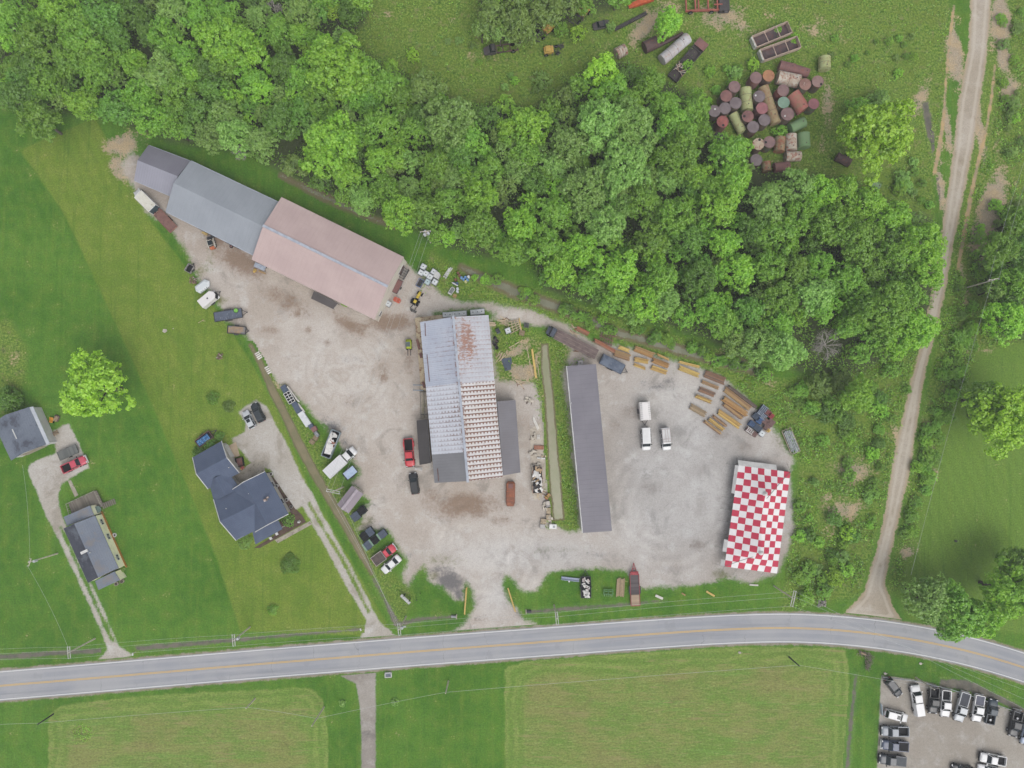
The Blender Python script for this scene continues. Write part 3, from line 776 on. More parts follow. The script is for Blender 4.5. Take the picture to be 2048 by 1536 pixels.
MAJOR = '''25,40,45,M 75,80,50,M 110,20,45,B 60,130,40,D 160,70,55,M 140,115,45,M 200,30,45,D 230,75,35,D 190,140,40,M 265,25,35,D 300,60,35,D 330,70,40,M 370,110,35,M
315,150,45,O 345,25,40,S 390,30,35,M 440,75,55,B 490,100,45,B 450,120,40,M 425,180,35,D 360,180,40,M 280,190,40,M 90,165,40,M 160,205,38,B 75,238,42,M 30,190,40,D 230,215,38,D 300,235,40,M
400,230,40,D 450,230,40,S 500,160,35,M 470,270,42,S 420,270,33,S 350,258,28,M 520,285,36,S 515,30,30,S 560,60,35,M 600,20,40,O 668,22,20,Y 570,130,40,D 700,25,30,D 680,130,70,B 650,110,45,B 730,150,45,M
600,150,35,M 590,190,25,B 570,215,22,B 640,200,40,M 780,135,22,B 775,170,40,M 710,190,35,M 850,175,38,O 800,190,35,M 875,205,28,M 560,240,40,D 665,280,62,B 640,310,45,B 710,270,35,M 760,250,45,M 760,320,35,B
790,310,30,B 830,260,35,M 900,240,62,S 940,280,40,M 870,330,40,M 920,300,40,D 690,345,38,B 722,398,32,S 800,425,42,B 770,380,35,M 850,420,40,M 960,390,40,B 980,340,35,M 900,400,35,M 960,450,45,M 1010,370,25,O
1060,250,48,B 1020,260,35,B 1010,205,25,B 1050,310,35,M 1110,330,35,S 1140,290,50,S 1200,245,60,S 1260,240,55,S 1170,380,55,S 1250,330,60,S 1280,280,40,S 1360,310,55,M 1370,270,40,M 1230,180,36,M 1208,140,36,Y
1160,170,28,M 1300,165,38,M 1390,215,38,M 1330,205,35,M 1100,215,28,M 1350,245,40,M 1290,400,40,M 1210,450,45,S 1110,420,40,M 1040,450,40,B 1090,490,40,M 1020,500,38,M 1160,500,40,B 1120,540,40,B 1230,540,50,B
1300,480,40,M 1350,430,45,M 1460,305,46,M 1470,360,42,B 1420,370,30,M 1440,410,45,B 1380,480,40,D 1320,560,45,M 1330,600,35,S 1290,605,38,B 1230,598,33,M 1270,632,22,S 1180,565,33,M
1450,485,38,B 1510,460,38,D 1540,400,48,S 1600,372,40,S 1640,385,40,B 1690,380,38,B 1740,405,38,B 1790,435,38,B 1845,490,50,B 1560,470,45,M 1480,540,40,B 1540,530,40,M 1590,540,40,M 1600,430,40,M 1660,450,45,M
1640,530,35,M 1720,480,50,M 1740,540,40,M 1790,510,40,M 1630,590,45,S 1650,610,36,M 1560,600,40,M 1500,620,35,D 1400,560,40,D 1420,615,38,M 1450,645,38,M 1515,690,42,S 1570,700,48,S 1560,650,35,M 1372,632,28,M
1770,620,65,M 1730,600,40,M 1820,590,40,M 1838,655,45,B 1800,680,38,B 1700,560,40,M 1858,540,38,B
985,30,36,O 1040,48,38,O 1090,18,38,O 962,55,26,O 1030,5,38,O 1140,5,28,O 1000,65,24,O
2000,500,40,M 2035,565,42,M 2020,640,44,B 2042,440,34,M 1995,580,26,O'''
pts = []
for tok in MAJOR.split():
    u, v, r, t = tok.split(','); u, v, r = float(u), float(v), float(r)
    pts.append((u, v, r)); wood_tree(u, v, r, t)

def inside(poly, u, v):
    c = False; n = len(poly)
    for i in range(n):
        (x1, y1), (x2, y2) = poly[i], poly[(i + 1) % n]
        if (y1 > v) != (y2 > v) and u < (x2 - x1) * (v - y1) / (y2 - y1) + x1: c = not c
    return c
# younger trees in the gaps between the big crowns
r_ = random.Random(21); tries = 0; nfill = 0
BARE_TREE = (1655, 690)
while nfill < 200 and tries < 20000:
    tries += 1
    u, v = r_.uniform(-30, 2080), r_.uniform(-30, 760); r = r_.uniform(19, 34)
    if not any(inside(w_, u, v) for w_ in WOOD): continue
    if not all(inside(w_, u + du, v + dv) or u + du < 0 or v + dv < 0 for w_ in [next(w_ for w_ in WOOD if inside(w_, u, v))] for du, dv in ((r * .6, 0), (-r * .6, 0), (0, r * .7), (0, -r * .6))): continue
    if any(math.hypot(u - a, v - b) < c * .46 + r * .46 for a, b, c in pts): continue
    if math.hypot(u - BARE_TREE[0], v - BARE_TREE[1]) < 48: continue
    pts.append((u, v, r)); nfill += 1
    wood_tree(u, v, r, r_.choice('MMDDOSB'), 3.6 + r / PXM * .8)

# trees that stand apart
for a in [(180, 775, 74, 'Y', 'lone round yellow-green tree on the left lawn above the red pickup'),
          (1755, 265, 84, 'Y', 'big round yellow-green tree right of the heap of tanks'),
          (1715, 215, 26, 'M', 'small green tree leaning on the big yellow-green one by the tanks'),
          (1760, 205, 30, 'S', 'pale sage bush tree above the big yellow-green tree by the tanks'),
          (2012, 832, 74, 'Y', 'large yellow-green tree at the right edge beside the lawn'),
          (1978, 800, 48, 'O', 'olive green tree leaning left of the large one at the right edge'),
          (2030, 1190, 66, 'B', 'bright green tree at the right edge above the road'),
          (2045, 1130, 40, 'M', 'green tree touching the right edge behind the bright roadside tree'),
          (1858, 1200, 48, 'S', 'silvery green roadside tree nearest the gravel track mouth'),
          (1918, 1228, 54, 'M', 'mid green roadside tree overhanging the road edge'),
          (1962, 1238, 46, 'B', 'bright green roadside tree overhanging the white edge line'),
          (1720, 790, 36, 'B', 'bright green tree below the bare grey tree at the wood corner'),
          (1640, 770, 28, 'O', 'olive tree on the creek bank left of the wood corner'),
          (1682, 760, 26, 'O', 'thin olive tree between the bare grey tree and the scrub'),
          (825, 110, 16, 'Y', 'small yellow-green sapling alone in the upper meadow'),
          (1084, 160, 21, 'S', 'small pale tree alone in the meadow above the wood'),
          (1156, 66, 20, 'Y', 'vivid yellow-green sapling among the wrecked yellow machines'),
          (1122, 58, 18, 'M', 'green sapling left of the vivid yellow one among wrecked machines'),
          (1338, 42, 32, 'B', 'bright green tree between the red frame and the long white tank'),
          (1222, 54, 13, 'S', 'small pale bush right of the wrecked yellow machines'),
          (1508, 128, 16, 'Y', 'yellow-green bush at the end of the lower open bin'),
          (1697, 1068, 19, 'Y', 'yellow-green sapling in the scrub right of the checkered tent'),
          (1688, 1088, 12, 'B', 'low bright bush under the sapling right of the checkered tent'),
          (1668, 1155, 21, 'Y', 'yellow-green round bush near the gravel track mouth'),
          (1664, 1118, 14, 'M', 'small green bush above the round bush by the track mouth'),
          (1562, 262, 17, 'M', 'low green bush growing between the rusty tanks'),
          (1375, 130, 12, 'B', 'small bright bush right of the rusty trailer frame'),
          (15, 800, 30, 'D', 'dark bush behind the grey garage at the left edge')]:
    u, v, r, t, lb = a
    small = r < 32
    tree(u, v, r, t, lb, 'bush' if 'bush' in lb else 'tree', None, r / PXM * .75 if small else None, 'bush' if 'bush' in lb else ('sapling' if small else 'broadleaf_tree'))

# bushes of the scrub: nothing tells those of one patch apart
BUSHY = [([(1590, 950), (1690, 900), (1790, 850), (1740, 1080), (1690, 1190), (1600, 1200), (1600, 1050)], 34, 'MMDBS', (9, 19), 'low green bush in the scrub between the tent and the gravel track'),
         ([(1880, 690), (1960, 640), (1930, 760), (1880, 900), (1830, 1070), (1805, 1100), (1830, 950)], 60, 'MMBBM', (8, 18), 'leafy bush in the scrub strip right of the gravel track'),
         ([(1940, 480), (1985, 380), (2048, 330), (2048, 440), (1970, 600), (1920, 660), (1905, 640)], 30, 'MMBO', (10, 19), 'bush in the upper right scrub beside the gravel track'),
         ([(1990, 20), (2048, 0), (2048, 300), (2020, 330), (2000, 200)], 16, 'MBO', (9, 17), 'bush at the top right edge beside the gravel track'),
         ([(1560, 770), (1640, 760), (1800, 720), (1830, 760), (1760, 880), (1640, 900), (1590, 840)], 30, 'MBDM', (10, 20), 'bush below the wood corner by the gravel track'),
         ([(1080, 600), (1180, 628), (1330, 672), (1480, 715), (1560, 760), (1500, 745), (1330, 690), (1180, 650)], 34, 'MDBM', (8, 16), 'bush on the creek bank below the wood'),
         ([(930, 545), (1000, 560), (1080, 590), (1070, 600), (980, 575)], 10, 'MB', (8, 14), 'bush on the creek bank above the gravel lane'),
         ([(1420, 140), (1500, 110), (1480, 160), (1440, 200), (1410, 210)], 9, 'MBS', (8, 15), 'bush left of the heap of tanks'),
         ([(760, 60), (900, 40), (1000, 110), (1200, 130), (1050, 190), (900, 180)], 10, 'BOS', (6, 11), 'small bush in the upper meadow'),
         ([(1600, 40), (1860, 40), (1850, 180), (1700, 160)], 14, 'BOM', (5, 11), 'small bush in the meadow left of the gravel track'),
         ([(1800, 300), (1868, 330), (1870, 450), (1800, 400)], 12, 'MSB', (9, 18), 'bush between the big yellow-green tree and the gravel track')]
rb_ = random.Random(77)
for poly_, nb_, tp_, rr_, lb_ in BUSHY:
    k = 0; us = [p_[0] for p_ in poly_]; vs_ = [p_[1] for p_ in poly_]
    while k < nb_:
        u, v = rb_.uniform(min(us), max(us)), rb_.uniform(min(vs_), max(vs_))
        if not inside(poly_, u, v): continue
        if any(inside(t_, u, v) for t_ in TRACK): continue
        k += 1; r = rb_.uniform(*rr_)
        tree(u, v, r, rb_.choice(tp_), lb_, 'bush', 'bushes: ' + lb_, r / PXM * .6, 'bush', .8)

# leafless tree
def bare_tree(u, v, label, h=9.0, R=4.6, seed=4):
    r = random.Random(seed); p = P(u, v, h * .6)
    t = thing('bare_tree', label, 'tree', (p.x, p.y, 0))
    mb = MB(); br = MB()
    mb.cyl((0, 0, 0), (0, 0, h * .5), .2, .15, 7)
    def grow(p, d, L, rad, lev):
        e = p + d * L; br.cyl(p, e, rad, rad * .6, 5, False)
        if lev == 0: return
        for k in range(4 if lev > 1 else 3):
            nd = (d + Vector((r.gauss(0, .55), r.gauss(0, .55), r.gauss(.05, .3)))).normalized()
            grow(p + d * L * r.uniform(.5, 1.), nd, L * r.uniform(.55, .8), rad * .6, lev - 1)
    for k in range(9):
        a = k * .7 + r.uniform(-.2, .2); grow(Vector((0, 0, h * r.uniform(.3, .5))), Vector((math.cos(a), math.sin(a), r.uniform(.3, .9))).normalized(), R * .42, .09, 3)
    mb.build('trunk', DEADWOOD, t); br.build('branches', DEADWOOD, t)
bare_tree(1655, 688, 'leafless grey dead tree at the wood corner by the track')
bare_tree(1715, 512, 'thin bare branches showing through the wood near the track', 8.5, 2.6, 9)

bare_tree(548, 22, 'pale bare branches at the top of the wood left of the meadow', 9., 3.4, 12)
bare_tree(478, 302, 'thin grey bare crown on the wood edge above the grey shed', 6., 2.4, 15)
# low shrubs and garden plants
def shrub(u, v, rpx, typ, label, h=.9, cat='shrub', name='shrub', dens=1.0, group=None):
    R = rpx / PXM; p = P(u, v); rng = np.random.default_rng(int(u * 7 + v))
    t = thing(name, label, cat, p, 0, group)
    n = int(260 * R * R * dens) + 60
    a = rng.uniform(0, 6.283, n); q = np.sqrt(rng.uniform(0, 1, n)) * R * (1 + .12 * np.sin(3 * a + u) + .1 * np.sin(5 * a))
    z = h * np.sqrt(np.clip(1 - (q / R / 1.1) ** 2, .02, 1)) * rng.uniform(.55, 1.05, n)
    c = np.stack([q * np.cos(a), q * np.sin(a), z], -1)
    nr = unit(np.stack([np.cos(a) * q / R, np.sin(a) * q / R, np.full(n, .8)], -1) + rng.normal(size=(n, 3)) * .5)
    me = quads_mesh('foliage', c, nr, rng.uniform(.09, .17, n), rng); me.materials.append(LEAF[typ])
    link(bpy.data.objects.new('foliage', me), t)
    mb = MB()
    for k in range(5):
        aa = k * 1.26; mb.cyl((0, 0, 0), (math.cos(aa) * R * .4, math.sin(aa) * R * .4, h * .7), .03, .015, 4)
    mb.build('stem', BARK, t)
    return t
shrub(581, 1128, 20, 'D', 'round dark green shrub on the lawn below the slate-blue house', 1.2)
shrub(546, 1219, 11, 'M', 'small green shrub in a round mulch bed near the road', .8)
shrub(427, 796, 14, 'D', 'dark sparse shrub on the lawn left of the ring bed', 1., dens=.6)
shrub(458, 812, 13, 'O', 'pale round ring bed of ground plants left of the two parked cars', .4)
shrub(398, 905, 13, 'D', 'dark hedge shrub against the upper gable of the slate-blue house', 1.)
shrub(420, 888, 13, 'D', 'dark shrub between the blue-tarp trailer and the house corner', 1.)
shrub(440, 872, 10, 'D', 'dark shrub at the top corner of the slate-blue house', 1.)
shrub(490, 1083, 15, 'O', 'olive garden shrub below the slate-blue house front porch', .9)
shrub(577, 1040, 14, 'D', 'dark garden bed plant right of the slate-blue house porch', .5, dens=.7)
shrub(685, 1406, 7, 'S', 'pale leafy plant clump left of the lower driveway', .6, group=None)
shrub(790, 1404, 8, 'S', 'pale leafy plant clump right of the lower driveway', .6)
shrub(165, 1466, 20, 'B', 'patch of bright weeds in the left hay field', .2, dens=.16)
shrub(225, 1112, 8, 'O', 'narrow flower bed plant along the yellow wall of the mobile home', .5)
shrub(244, 1140, 7, 'O', 'leafy plant at the lower corner of the mobile home yellow wall', .5)
shrub(1555, 60, 9, 'B', 'bright weeds between the two open rusty bins', .6)
shrub(1588, 78, 12, 'B', 'bright weeds at the right end of the upper open bin', .7)
shrub(1005, 103, 9, 'B', 'bright weeds in front of the wrecked black truck', .6)
shrub(690, 605, 9, 'B', 'row of bright weeds beside the dark lean-to of the pink barn', .5)

# ground cover: too many stems to count
def cover(name, label, outl, holes, dens, types, hmax, seed, leaf=.16, clump=5):
    rng = np.random.default_rng(seed)
    for typ, share in types:
        C_ = []; 
        pw = [poly_w(o) for o in outl]; allp = np.concatenate(pw)
        x0, y0 = allp.min(0); x1, y1 = allp.max(0); x0 = max(x0, -118); x1 = min(x1, 118); y0 = max(y0, -85); y1 = min(y1, 92)
        n = int((x1 - x0) * (y1 - y0) * dens * share)
        X = rng.uniform(x0, x1, n); Y = rng.uniform(y0, y1, n)
        s = multi_sdf(outl, holes, X, Y)
        pat = np.sin(X * .55 + 1.3 * np.sin(Y * .4 + seed)) + np.sin(Y * .7 + 1.1 * np.sin(X * .5)) + rng.normal(size=n) * .8
        bl = blobs(BARE, X, Y)
        k = (s < -.3) & (pat > -.2) & (bl < .3)
        X, Y = X[k], Y[k]; n = len(X)
        H = hmax * rng.uniform(.25, 1, n) ** 1.5
        c = np.repeat(np.stack([X, Y, H * .5], -1), clump, 0) + rng.normal(size=(n * clump, 3)) * np.repeat(np.stack([.1 + H * .3, .1 + H * .3, H * .25], -1), clump, 0)
        c[:, 2] = np.abs(c[:, 2]) + .03
        nr = unit(rng.normal(size=(n * clump, 3)) * .6 + np.array([0, 0, .9]))
        me = quads_mesh(name, c, nr, leaf * rng.uniform(.6, 1.4, n * clump), rng, .45); me.materials.append(LEAF[typ])
        o = link(bpy.data.objects.new(name, me)); o['kind'] = 'stuff'; o['label'] = label[typ]; o['category'] = 'ground cover'
cover('roadside_brush', {'M': 'green scrub and weeds along both sides of the gravel track', 'B': 'bright weeds scattered through the scrub by the track', 'D': 'dark undergrowth along the gravel track'},
      [MEADOW[1], MEADOW[3]], TRACK + [[(1925, -50), (2000, -50), (1985, 260), (1900, 500), (1890, 420)]], 3.2, (('M', .6), ('B', .22), ('D', .35)), 1.3, 1, .2)
cover('creek_bank_weeds', {'M': 'mid green weeds along the creek bank below the wood', 'B': 'bright weeds along the creek bank below the wood'}, [MEADOW[2], MEADOW[4]], CREEK + POND, 2.6, (('M', .5), ('B', .35)), .7, 2)
cover('meadow_weeds', {'O': 'dry olive weeds across the upper meadow', 'B': 'bright green tufts across the upper meadow'}, [MEADOW[0]], TRACK, 1.0, (('O', .6), ('B', .16)), .6, 3, .14)
cover('ditch_bank_weeds', {'M': 'grassy weeds along the muddy ditch beside the yard'}, [MEADOW[5]], DITCH_W + YARD, 1.6, (('M', .5),), .4, 4, .12)
cover('wood_undergrowth', {'M': 'undergrowth on the woodland floor'}, WOOD, [], 2.2, (('M', 1.),), 2.6, 5, .24)
# ------------------------------------------------------------------ buildings
def roof_mat(name, c1, c2, rib=.9, dark=.86, lap=0.0, lapdark=.9, rust=0.0, spots=0.0, rustcol=C(150, 96, 70), patch=None, blot=None):
    """metal sheet roof: ribs down the slope (along v), laps across it; u runs along the ridge"""
    g = G(name); u, v, _ = g.sep(g.uv())
    uvv = g.uv(); n1 = g.noise(.15, 4, .6, uvv); n2 = g.noise(.9, 5, .65, uvv); st = g.noise(1.2, 4, .6, g.mapv(uvv, scale=(2.2, .18, 1)))
    col = g.mix(g.sstep(n1, .35, .65), c1, c2)
    col = g.mix(g.sstep(st, .52, .75, 0, .4), col, tuple(x * .8 for x in c1[:3]) + (1,))
    fr = g.math('ABSOLUTE', g.math('SUBTRACT', g.math('FRACT', g.math('DIVIDE', u, rib)), .5))
    ribm = g.sstep(fr, .5 - .13 / max(rib, .3) * .5, .5)
    col = g.scale_col(col, g.lmap(ribm, 0, 1, 1., dark))
    if lap:
        fl = g.math('ABSOLUTE', g.math('SUBTRACT', g.math('FRACT', g.math('DIVIDE', v, lap)), .5))
        col = g.scale_col(col, g.lmap(g.sstep(fl, .47, .5), 0, 1, 1., lapdark))
    if rust or spots:
        # corroded fasteners along each purlin row, bleeding down the sheet
        wv = g.noise(.5, 3, .6, uvv); uu = g.math('ADD', u, g.math('MULTIPLY', wv, .12))
        fu = g.math('FRACT', g.math('DIVIDE', uu, .95)); fv = g.math('FRACT', g.math('DIVIDE', v, .72))
        big = g.noise(.13, 4, .65, uvv); mott = g.noise(1.5, 5, .75, uvv)
        row = g.sstep(fu, .70, .84); bleed = g.math('MULTIPLY', g.sstep(fu, .26, .66), g.sstep(g.math('ABSOLUTE', g.math('SUBTRACT', fv, .5)), .30, .16))
        amt = g.math('ADD', rust, g.math('MULTIPLY', g.math('SUBTRACT', big, .5), 2.0))
        amt = g.math('ADD', amt, g.math('MULTIPLY', g.math('SUBTRACT', mott, .5), 2.0), clamp=True)
        f1 = g.math('MULTIPLY', row, amt); f2 = g.math('MULTIPLY', bleed, g.math('MULTIPLY', amt, spots))
        f3 = g.math('MULTIPLY', g.sstep(g.noise(.45, 6, .75, uvv), .53, .66), g.math('MULTIPLY', g.sstep(big, .46, .62), patch or .4))
        f3 = g.math('MAXIMUM', f3, g.math('MULTIPLY', g.sstep(v, 50.9, 50.2), g.sstep(g.noise(.8, 4, .7, uvv), .48, .6)))
        if blot:
            du = g.math('DIVIDE', g.math('SUBTRACT', u, blot[0]), blot[2]); dv = g.math('DIVIDE', g.math('SUBTRACT', v, blot[1]), blot[3])
            gs = g.math('SUBTRACT', 1.0, g.math('ADD', g.math('MULTIPLY', du, du), g.math('MULTIPLY', dv, dv)))
            tex = g.noise(2.2, 5, .75, g.mapv(uvv, scale=(1, .45, 1)))
            f3 = g.math('MAXIMUM', f3, g.sstep(g.math('ADD', g.math('MULTIPLY', gs, .20), tex), .58, .70, 0, .85))
        rc = g.mix(n2, rustcol, C(120, 84, 68))
        col = g.mix(g.math('MAXIMUM', g.math('MAXIMUM', f1, f2), f3), col, rc)
    rg = g.lmap(n2, .3, .7, .42, .62)
    return g.finish(g.principled(col, rg, 0, .35, g.bump(ribm, .5, .04)))

def shingle_mat(name, c1, c2, stain=None):
    g = G(name); u, v, _ = g.sep(g.uv()); uvv = g.uv()
    n1 = g.noise(.25, 5, .6, uvv); n2 = g.noise(3., 3, .7, g.mapv(uvv, scale=(1, 2.5, 1)))
    col = g.mix(g.sstep(n1, .35, .65), c1, c2)
    fl = g.math('ABSOLUTE', g.math('SUBTRACT', g.math('FRACT', g.math('DIVIDE', v, .45)), .5))
    col = g.scale_col(col, g.lmap(g.sstep(fl, .38, .5), 0, 1, 1.0, .88)); col = g.scale_col(col, g.lmap(n2, .3, .7, .86, 1.14))
    if stain: col = g.mix(g.sstep(g.noise(.3, 5, .7, uvv), .53, .66, 0, .8), col, stain)
    return g.finish(g.principled(col, .9, 0, .2))

WALLM = {}
def wall_mat(name, c, rib=.3):
    g = G(name); oc = g.objco(); x, y, z = g.sep(oc)
    n = g.noise(.4, 5, .65, oc); s = g.math('SINE', g.math('MULTIPLY', g.math('ADD', x, y), 6.283 / rib))
    col = g.mix(g.sstep(n, .4, .66), c, tuple(k * .8 for k in c[:3]) + (1,)); col = g.scale_col(col, g.lmap(s, -1, 1, .93, 1.05))
    return g.finish(g.principled(col, .6, 0, .3))

class Bld:
    """a building whose local x axis runs along its ridge"""
    def __init__(s, name, label, cat, c_px, ze, axis_px, group=None):
        ws = [P(u, v, ze) for u, v in c_px]; c = sum(ws, Vector()) / len(ws)
        a, b = P(*axis_px[0], ze), P(*axis_px[1], ze)
        s.rz = math.atan2((b - a).y, (b - a).x)
        s.root = thing(name, label, cat, (c.x, c.y, 0), s.rz, group)
        s.inv = (Matrix.Translation((c.x, c.y, 0)) @ Matrix.Rotation(s.rz, 4, 'Z')).inverted()
    def L(s, u, v, z):
        return s.inv @ P(u, v, z)

def slope(b, name, quad, m, th=.12, vdown=None):
    """quad: ridge0, ridge1, eave1, eave0 in local coordinates; the map runs u along, v down"""
    mb = MB().slab(quad, th); r0, r1, e1, e0 = quad
    ux = (r1 - r0).normalized() if (r1 - r0).length > .1 else (e1 - e0).normalized()
    dn = (e0 - r0); dn = (dn - ux * dn.dot(ux)).normalized()
    return mb.build(name, m, b.root, uvf=lambda co: ((co - r0).dot(ux) + 50, (co - r0).dot(dn) + 50))

def gable(name, label, cat, q, ze, zr, m0, m1, wall, cap=None, inset=.35, ridge_off=0.5, wh=None, group=None, lowwall=True):
    """q = photo corners at eave height: a0, a1 (first eave), b1, b0 (second eave)"""
    a0, a1, b1, b0 = q
    b = Bld(name, label, cat, q, ze, (((a0[0] + b0[0]) / 2, (a0[1] + b0[1]) / 2), ((a1[0] + b1[0]) / 2, (a1[1] + b1[1]) / 2)), group)
    A0, A1, B1, B0 = [b.L(u, v, ze) for u, v in q]
    R0 = A0.lerp(B0, ridge_off); R1 = A1.lerp(B1, ridge_off); R0.z = R1.z = zr
    slope(b, 'roof', [R0, R1, A1, A0], m0); slope(b, 'roof', [R1, R0, B0, B1], m1)
    cen = (A0 + A1 + B0 + B1) / 4
    def ins(p): 
        d = cen - p; return Vector((p.x + math.copysign(inset, d.x), p.y + math.copysign(inset, d.y), p.z - .14))
    a_, b_, c_, d_ = ins(A0), ins(A1), ins(B1), ins(B0); r0, r1 = R0.copy(), R1.copy()
    r0.x += inset; r1.x -= inset; r0.z -= .2; r1.z -= .2
    g0 = lambda p: Vector((p.x, p.y, 0))
    mb = MB(); mb.add([g0(a_), g0(b_), g0(c_), g0(d_), a_, b_, c_, d_, r0, r1],
                      [(0, 1, 5, 4), (2, 3, 7, 6), (1, 2, 6, 9, 5), (3, 0, 4, 8, 7), (3, 2, 1, 0)])
    mb.build('wall', wall, b.root)
    if cap is not None:
        cm = MB(); d = (R1 - R0).normalized(); mid = (R0 + R1) / 2
        cm.cbox(mid.x, mid.y, zr + .05, (R1 - R0).length + .1, .55, .09, math.atan2(d.y, d.x)); cm.build('ridge_cap', cap, b.root)
    b.cor = (A0, A1, B1, B0, R0, R1)
    return b

def on_wall(b, p0, p1, t, wd, hh, zb, name, m, out=.04, th=.06, frame=None):
    """door or window on the wall running from p0 to p1 (local), centred at fraction t"""
    d = (p1 - p0); d.z = 0; dn = d.normalized(); c = p0 + d * t
    nrm = Vector((dn.y, -dn.x, 0)); 
    if nrm.dot(Vector((c.x, c.y, 0))) < 0: nrm = -nrm
    c = c + nrm * out
    r = math.atan2(dn.y, dn.x)
    o = MB().cbox(0, 0, 0, wd, th, hh).build(name, m, b.root)
    o.location = (c.x, c.y, zb + hh / 2); o.rotation_euler = (0, 0, r)
    if frame:
        fb = MB()
        for sx in (-1, 1): fb.cbox(sx * wd / 2, 0, 0, .1, th + .05, hh + .1)
        for sz in (-1, 1): fb.cbox(0, 0, sz * hh / 2, wd + .1, th + .05, .1)
        fb.build('frame', frame, o)
    return o

GLASS = mat('window glass', C(70, 84, 96), C(50, 60, 70), .8, .12, 0, .6)
WHITE = mat('white trim', C(228, 228, 226), C(206, 206, 204), 1.2, .5)
TANW = wall_mat('beige wall sheet', C(236, 228, 214)); GREYW = wall_mat('grey wall sheet', C(150, 150, 152)); CREAM = wall_mat('cream siding', C(246, 236, 206, 1.55)); WHITEW = wall_mat('white siding', C(222, 222, 220))
CONC = mat('concrete', C(186, 178, 164), C(160, 152, 138), .8, .9, c3=C(132, 124, 110), s3=1.5)
BROWND = mat('brown door', C(112, 84, 72), C(92, 70, 62), 1., .6)
DKGREY = mat('dark grey', C(72, 72, 76), C(56, 56, 60), 1.5, .7)

# three sheds in a row above the yard
grey_hi = roof_mat('grey metal roof', C(162, 168, 176), C(154, 160, 168), 1.0, .93)
small_lit = roof_mat('lit lilac grey ribbed roof', C(160, 160, 172), C(154, 154, 166), .55, .86)
small_shaded = roof_mat('shaded lilac grey ribbed roof', C(138, 137, 148), C(130, 128, 140), .55, .92)  # same sheet as the lower slope, with the upper slope's shade painted in
pink = roof_mat('dusty pink metal roof', C(203, 181, 177), C(193, 171, 168), .95, .94, 3.2, .965)
cap_g = mat('pale ridge cap', C(186, 192, 204), C(166, 172, 184), 1., .5)
b1 = gable('shed', 'small lilac-grey shed at the upper left end of the row of three', 'shed', [(297, 290), (381, 322), (343, 393), (268, 361)], 3.2, 4.7, small_shaded, small_lit, GREYW)
on_wall(b1, b1.cor[3], b1.cor[0], .5, 2.6, 2.4, 0, 'door', DKGREY)
b2 = gable('shed', 'long grey metal shed in the middle of the row of three', 'shed', [(381, 321), (561, 406), (508, 511), (331, 423)], 3.8, 5.7, grey_hi, grey_hi, GREYW, inset=.3)
for e0, e1 in ((0, 1), (3, 2)):
    A, B = b2.cor[e0], b2.cor[e1]; gm = MB(); gm.cyl(A + Vector((.2, 0, -.06)), B + Vector((-.2, 0, -.06)), .11, n=6); gm.build('gutter', cap_g, b2.root)
for e0, e1 in ((0, 1), (3, 2)):
    A, B = b1.cor[e0], b1.cor[e1]; gm = MB(); gm.cyl(A + Vector((.2, 0, -.06)), B + Vector((-.2, 0, -.06)), .09, n=6); gm.build('gutter', cap_g, b1.root)
on_wall(b2, b2.cor[3], b2.cor[2], .4, 3.2, 3.0, 0, 'door', DKGREY); on_wall(b2, b2.cor[3], b2.cor[2], .7, 3.2, 3.0, 0, 'door', DKGREY)
b3 = gable('barn', 'large pink-roofed barn at the right end of the row of three', 'barn', [(563, 394), (808, 514), (749, 639), (503, 519)], 4.9, 6.9, pink, pink, TANW, cap_g, inset=.12)
on_wall(b3, b3.cor[1], b3.cor[2], .16, 2.2, 2.6, 0, 'door', BROWND, out=-.06, frame=WHITE); on_wall(b3, b3.cor[1], b3.cor[2], .88, 1.1, 1.2, 1.4, 'window', GLASS, out=-.06, frame=WHITE)
RUSTBAR = mat('rusty snow rail', C(132, 92, 84), C(110, 78, 72), 2., .7)
for u0, v0, u1, v1 in ((527, 526, 600, 561), (668, 594, 741, 630)):
    A, B = b3.L(u0, v0, 4.75), b3.L(u1, v1, 4.75); MB().cyl(A, B, .09, n=6).build('snow_guard', RUSTBAR, b3.root)
A, B = b3.L(753, 606, 5.0), b3.L(767, 586, 5.6); MB().cyl(A, B, .07, n=6).build('snow_guard', RUSTBAR, b3.root)
# lean-to against the barn
b = Bld('lean_to', 'low dark brown lean-to with weeds against the pink barn', 'lean-to', [(628, 584), (674, 607), (664, 618), (624, 598)], 1.8, ((628, 584), (674, 607)))
q = [b.L(628, 582, 2.3), b.L(676, 606, 2.3), b.L(666, 618, 1.7), b.L(622, 597, 1.7)]
slope(b, 'roof', q, roof_mat('dark brown sheet', C(92, 86, 86), C(80, 74, 74), .6, .9))
mb = MB()
for p in q: mb.cyl((p.x * .92, p.y * .85, 0), (p.x * .92, p.y * .85, p.z - .1), .06, n=6)
mb.build('posts', mat('old timber', C(120, 104, 88), C(96, 84, 72), 2., .85), b.root)

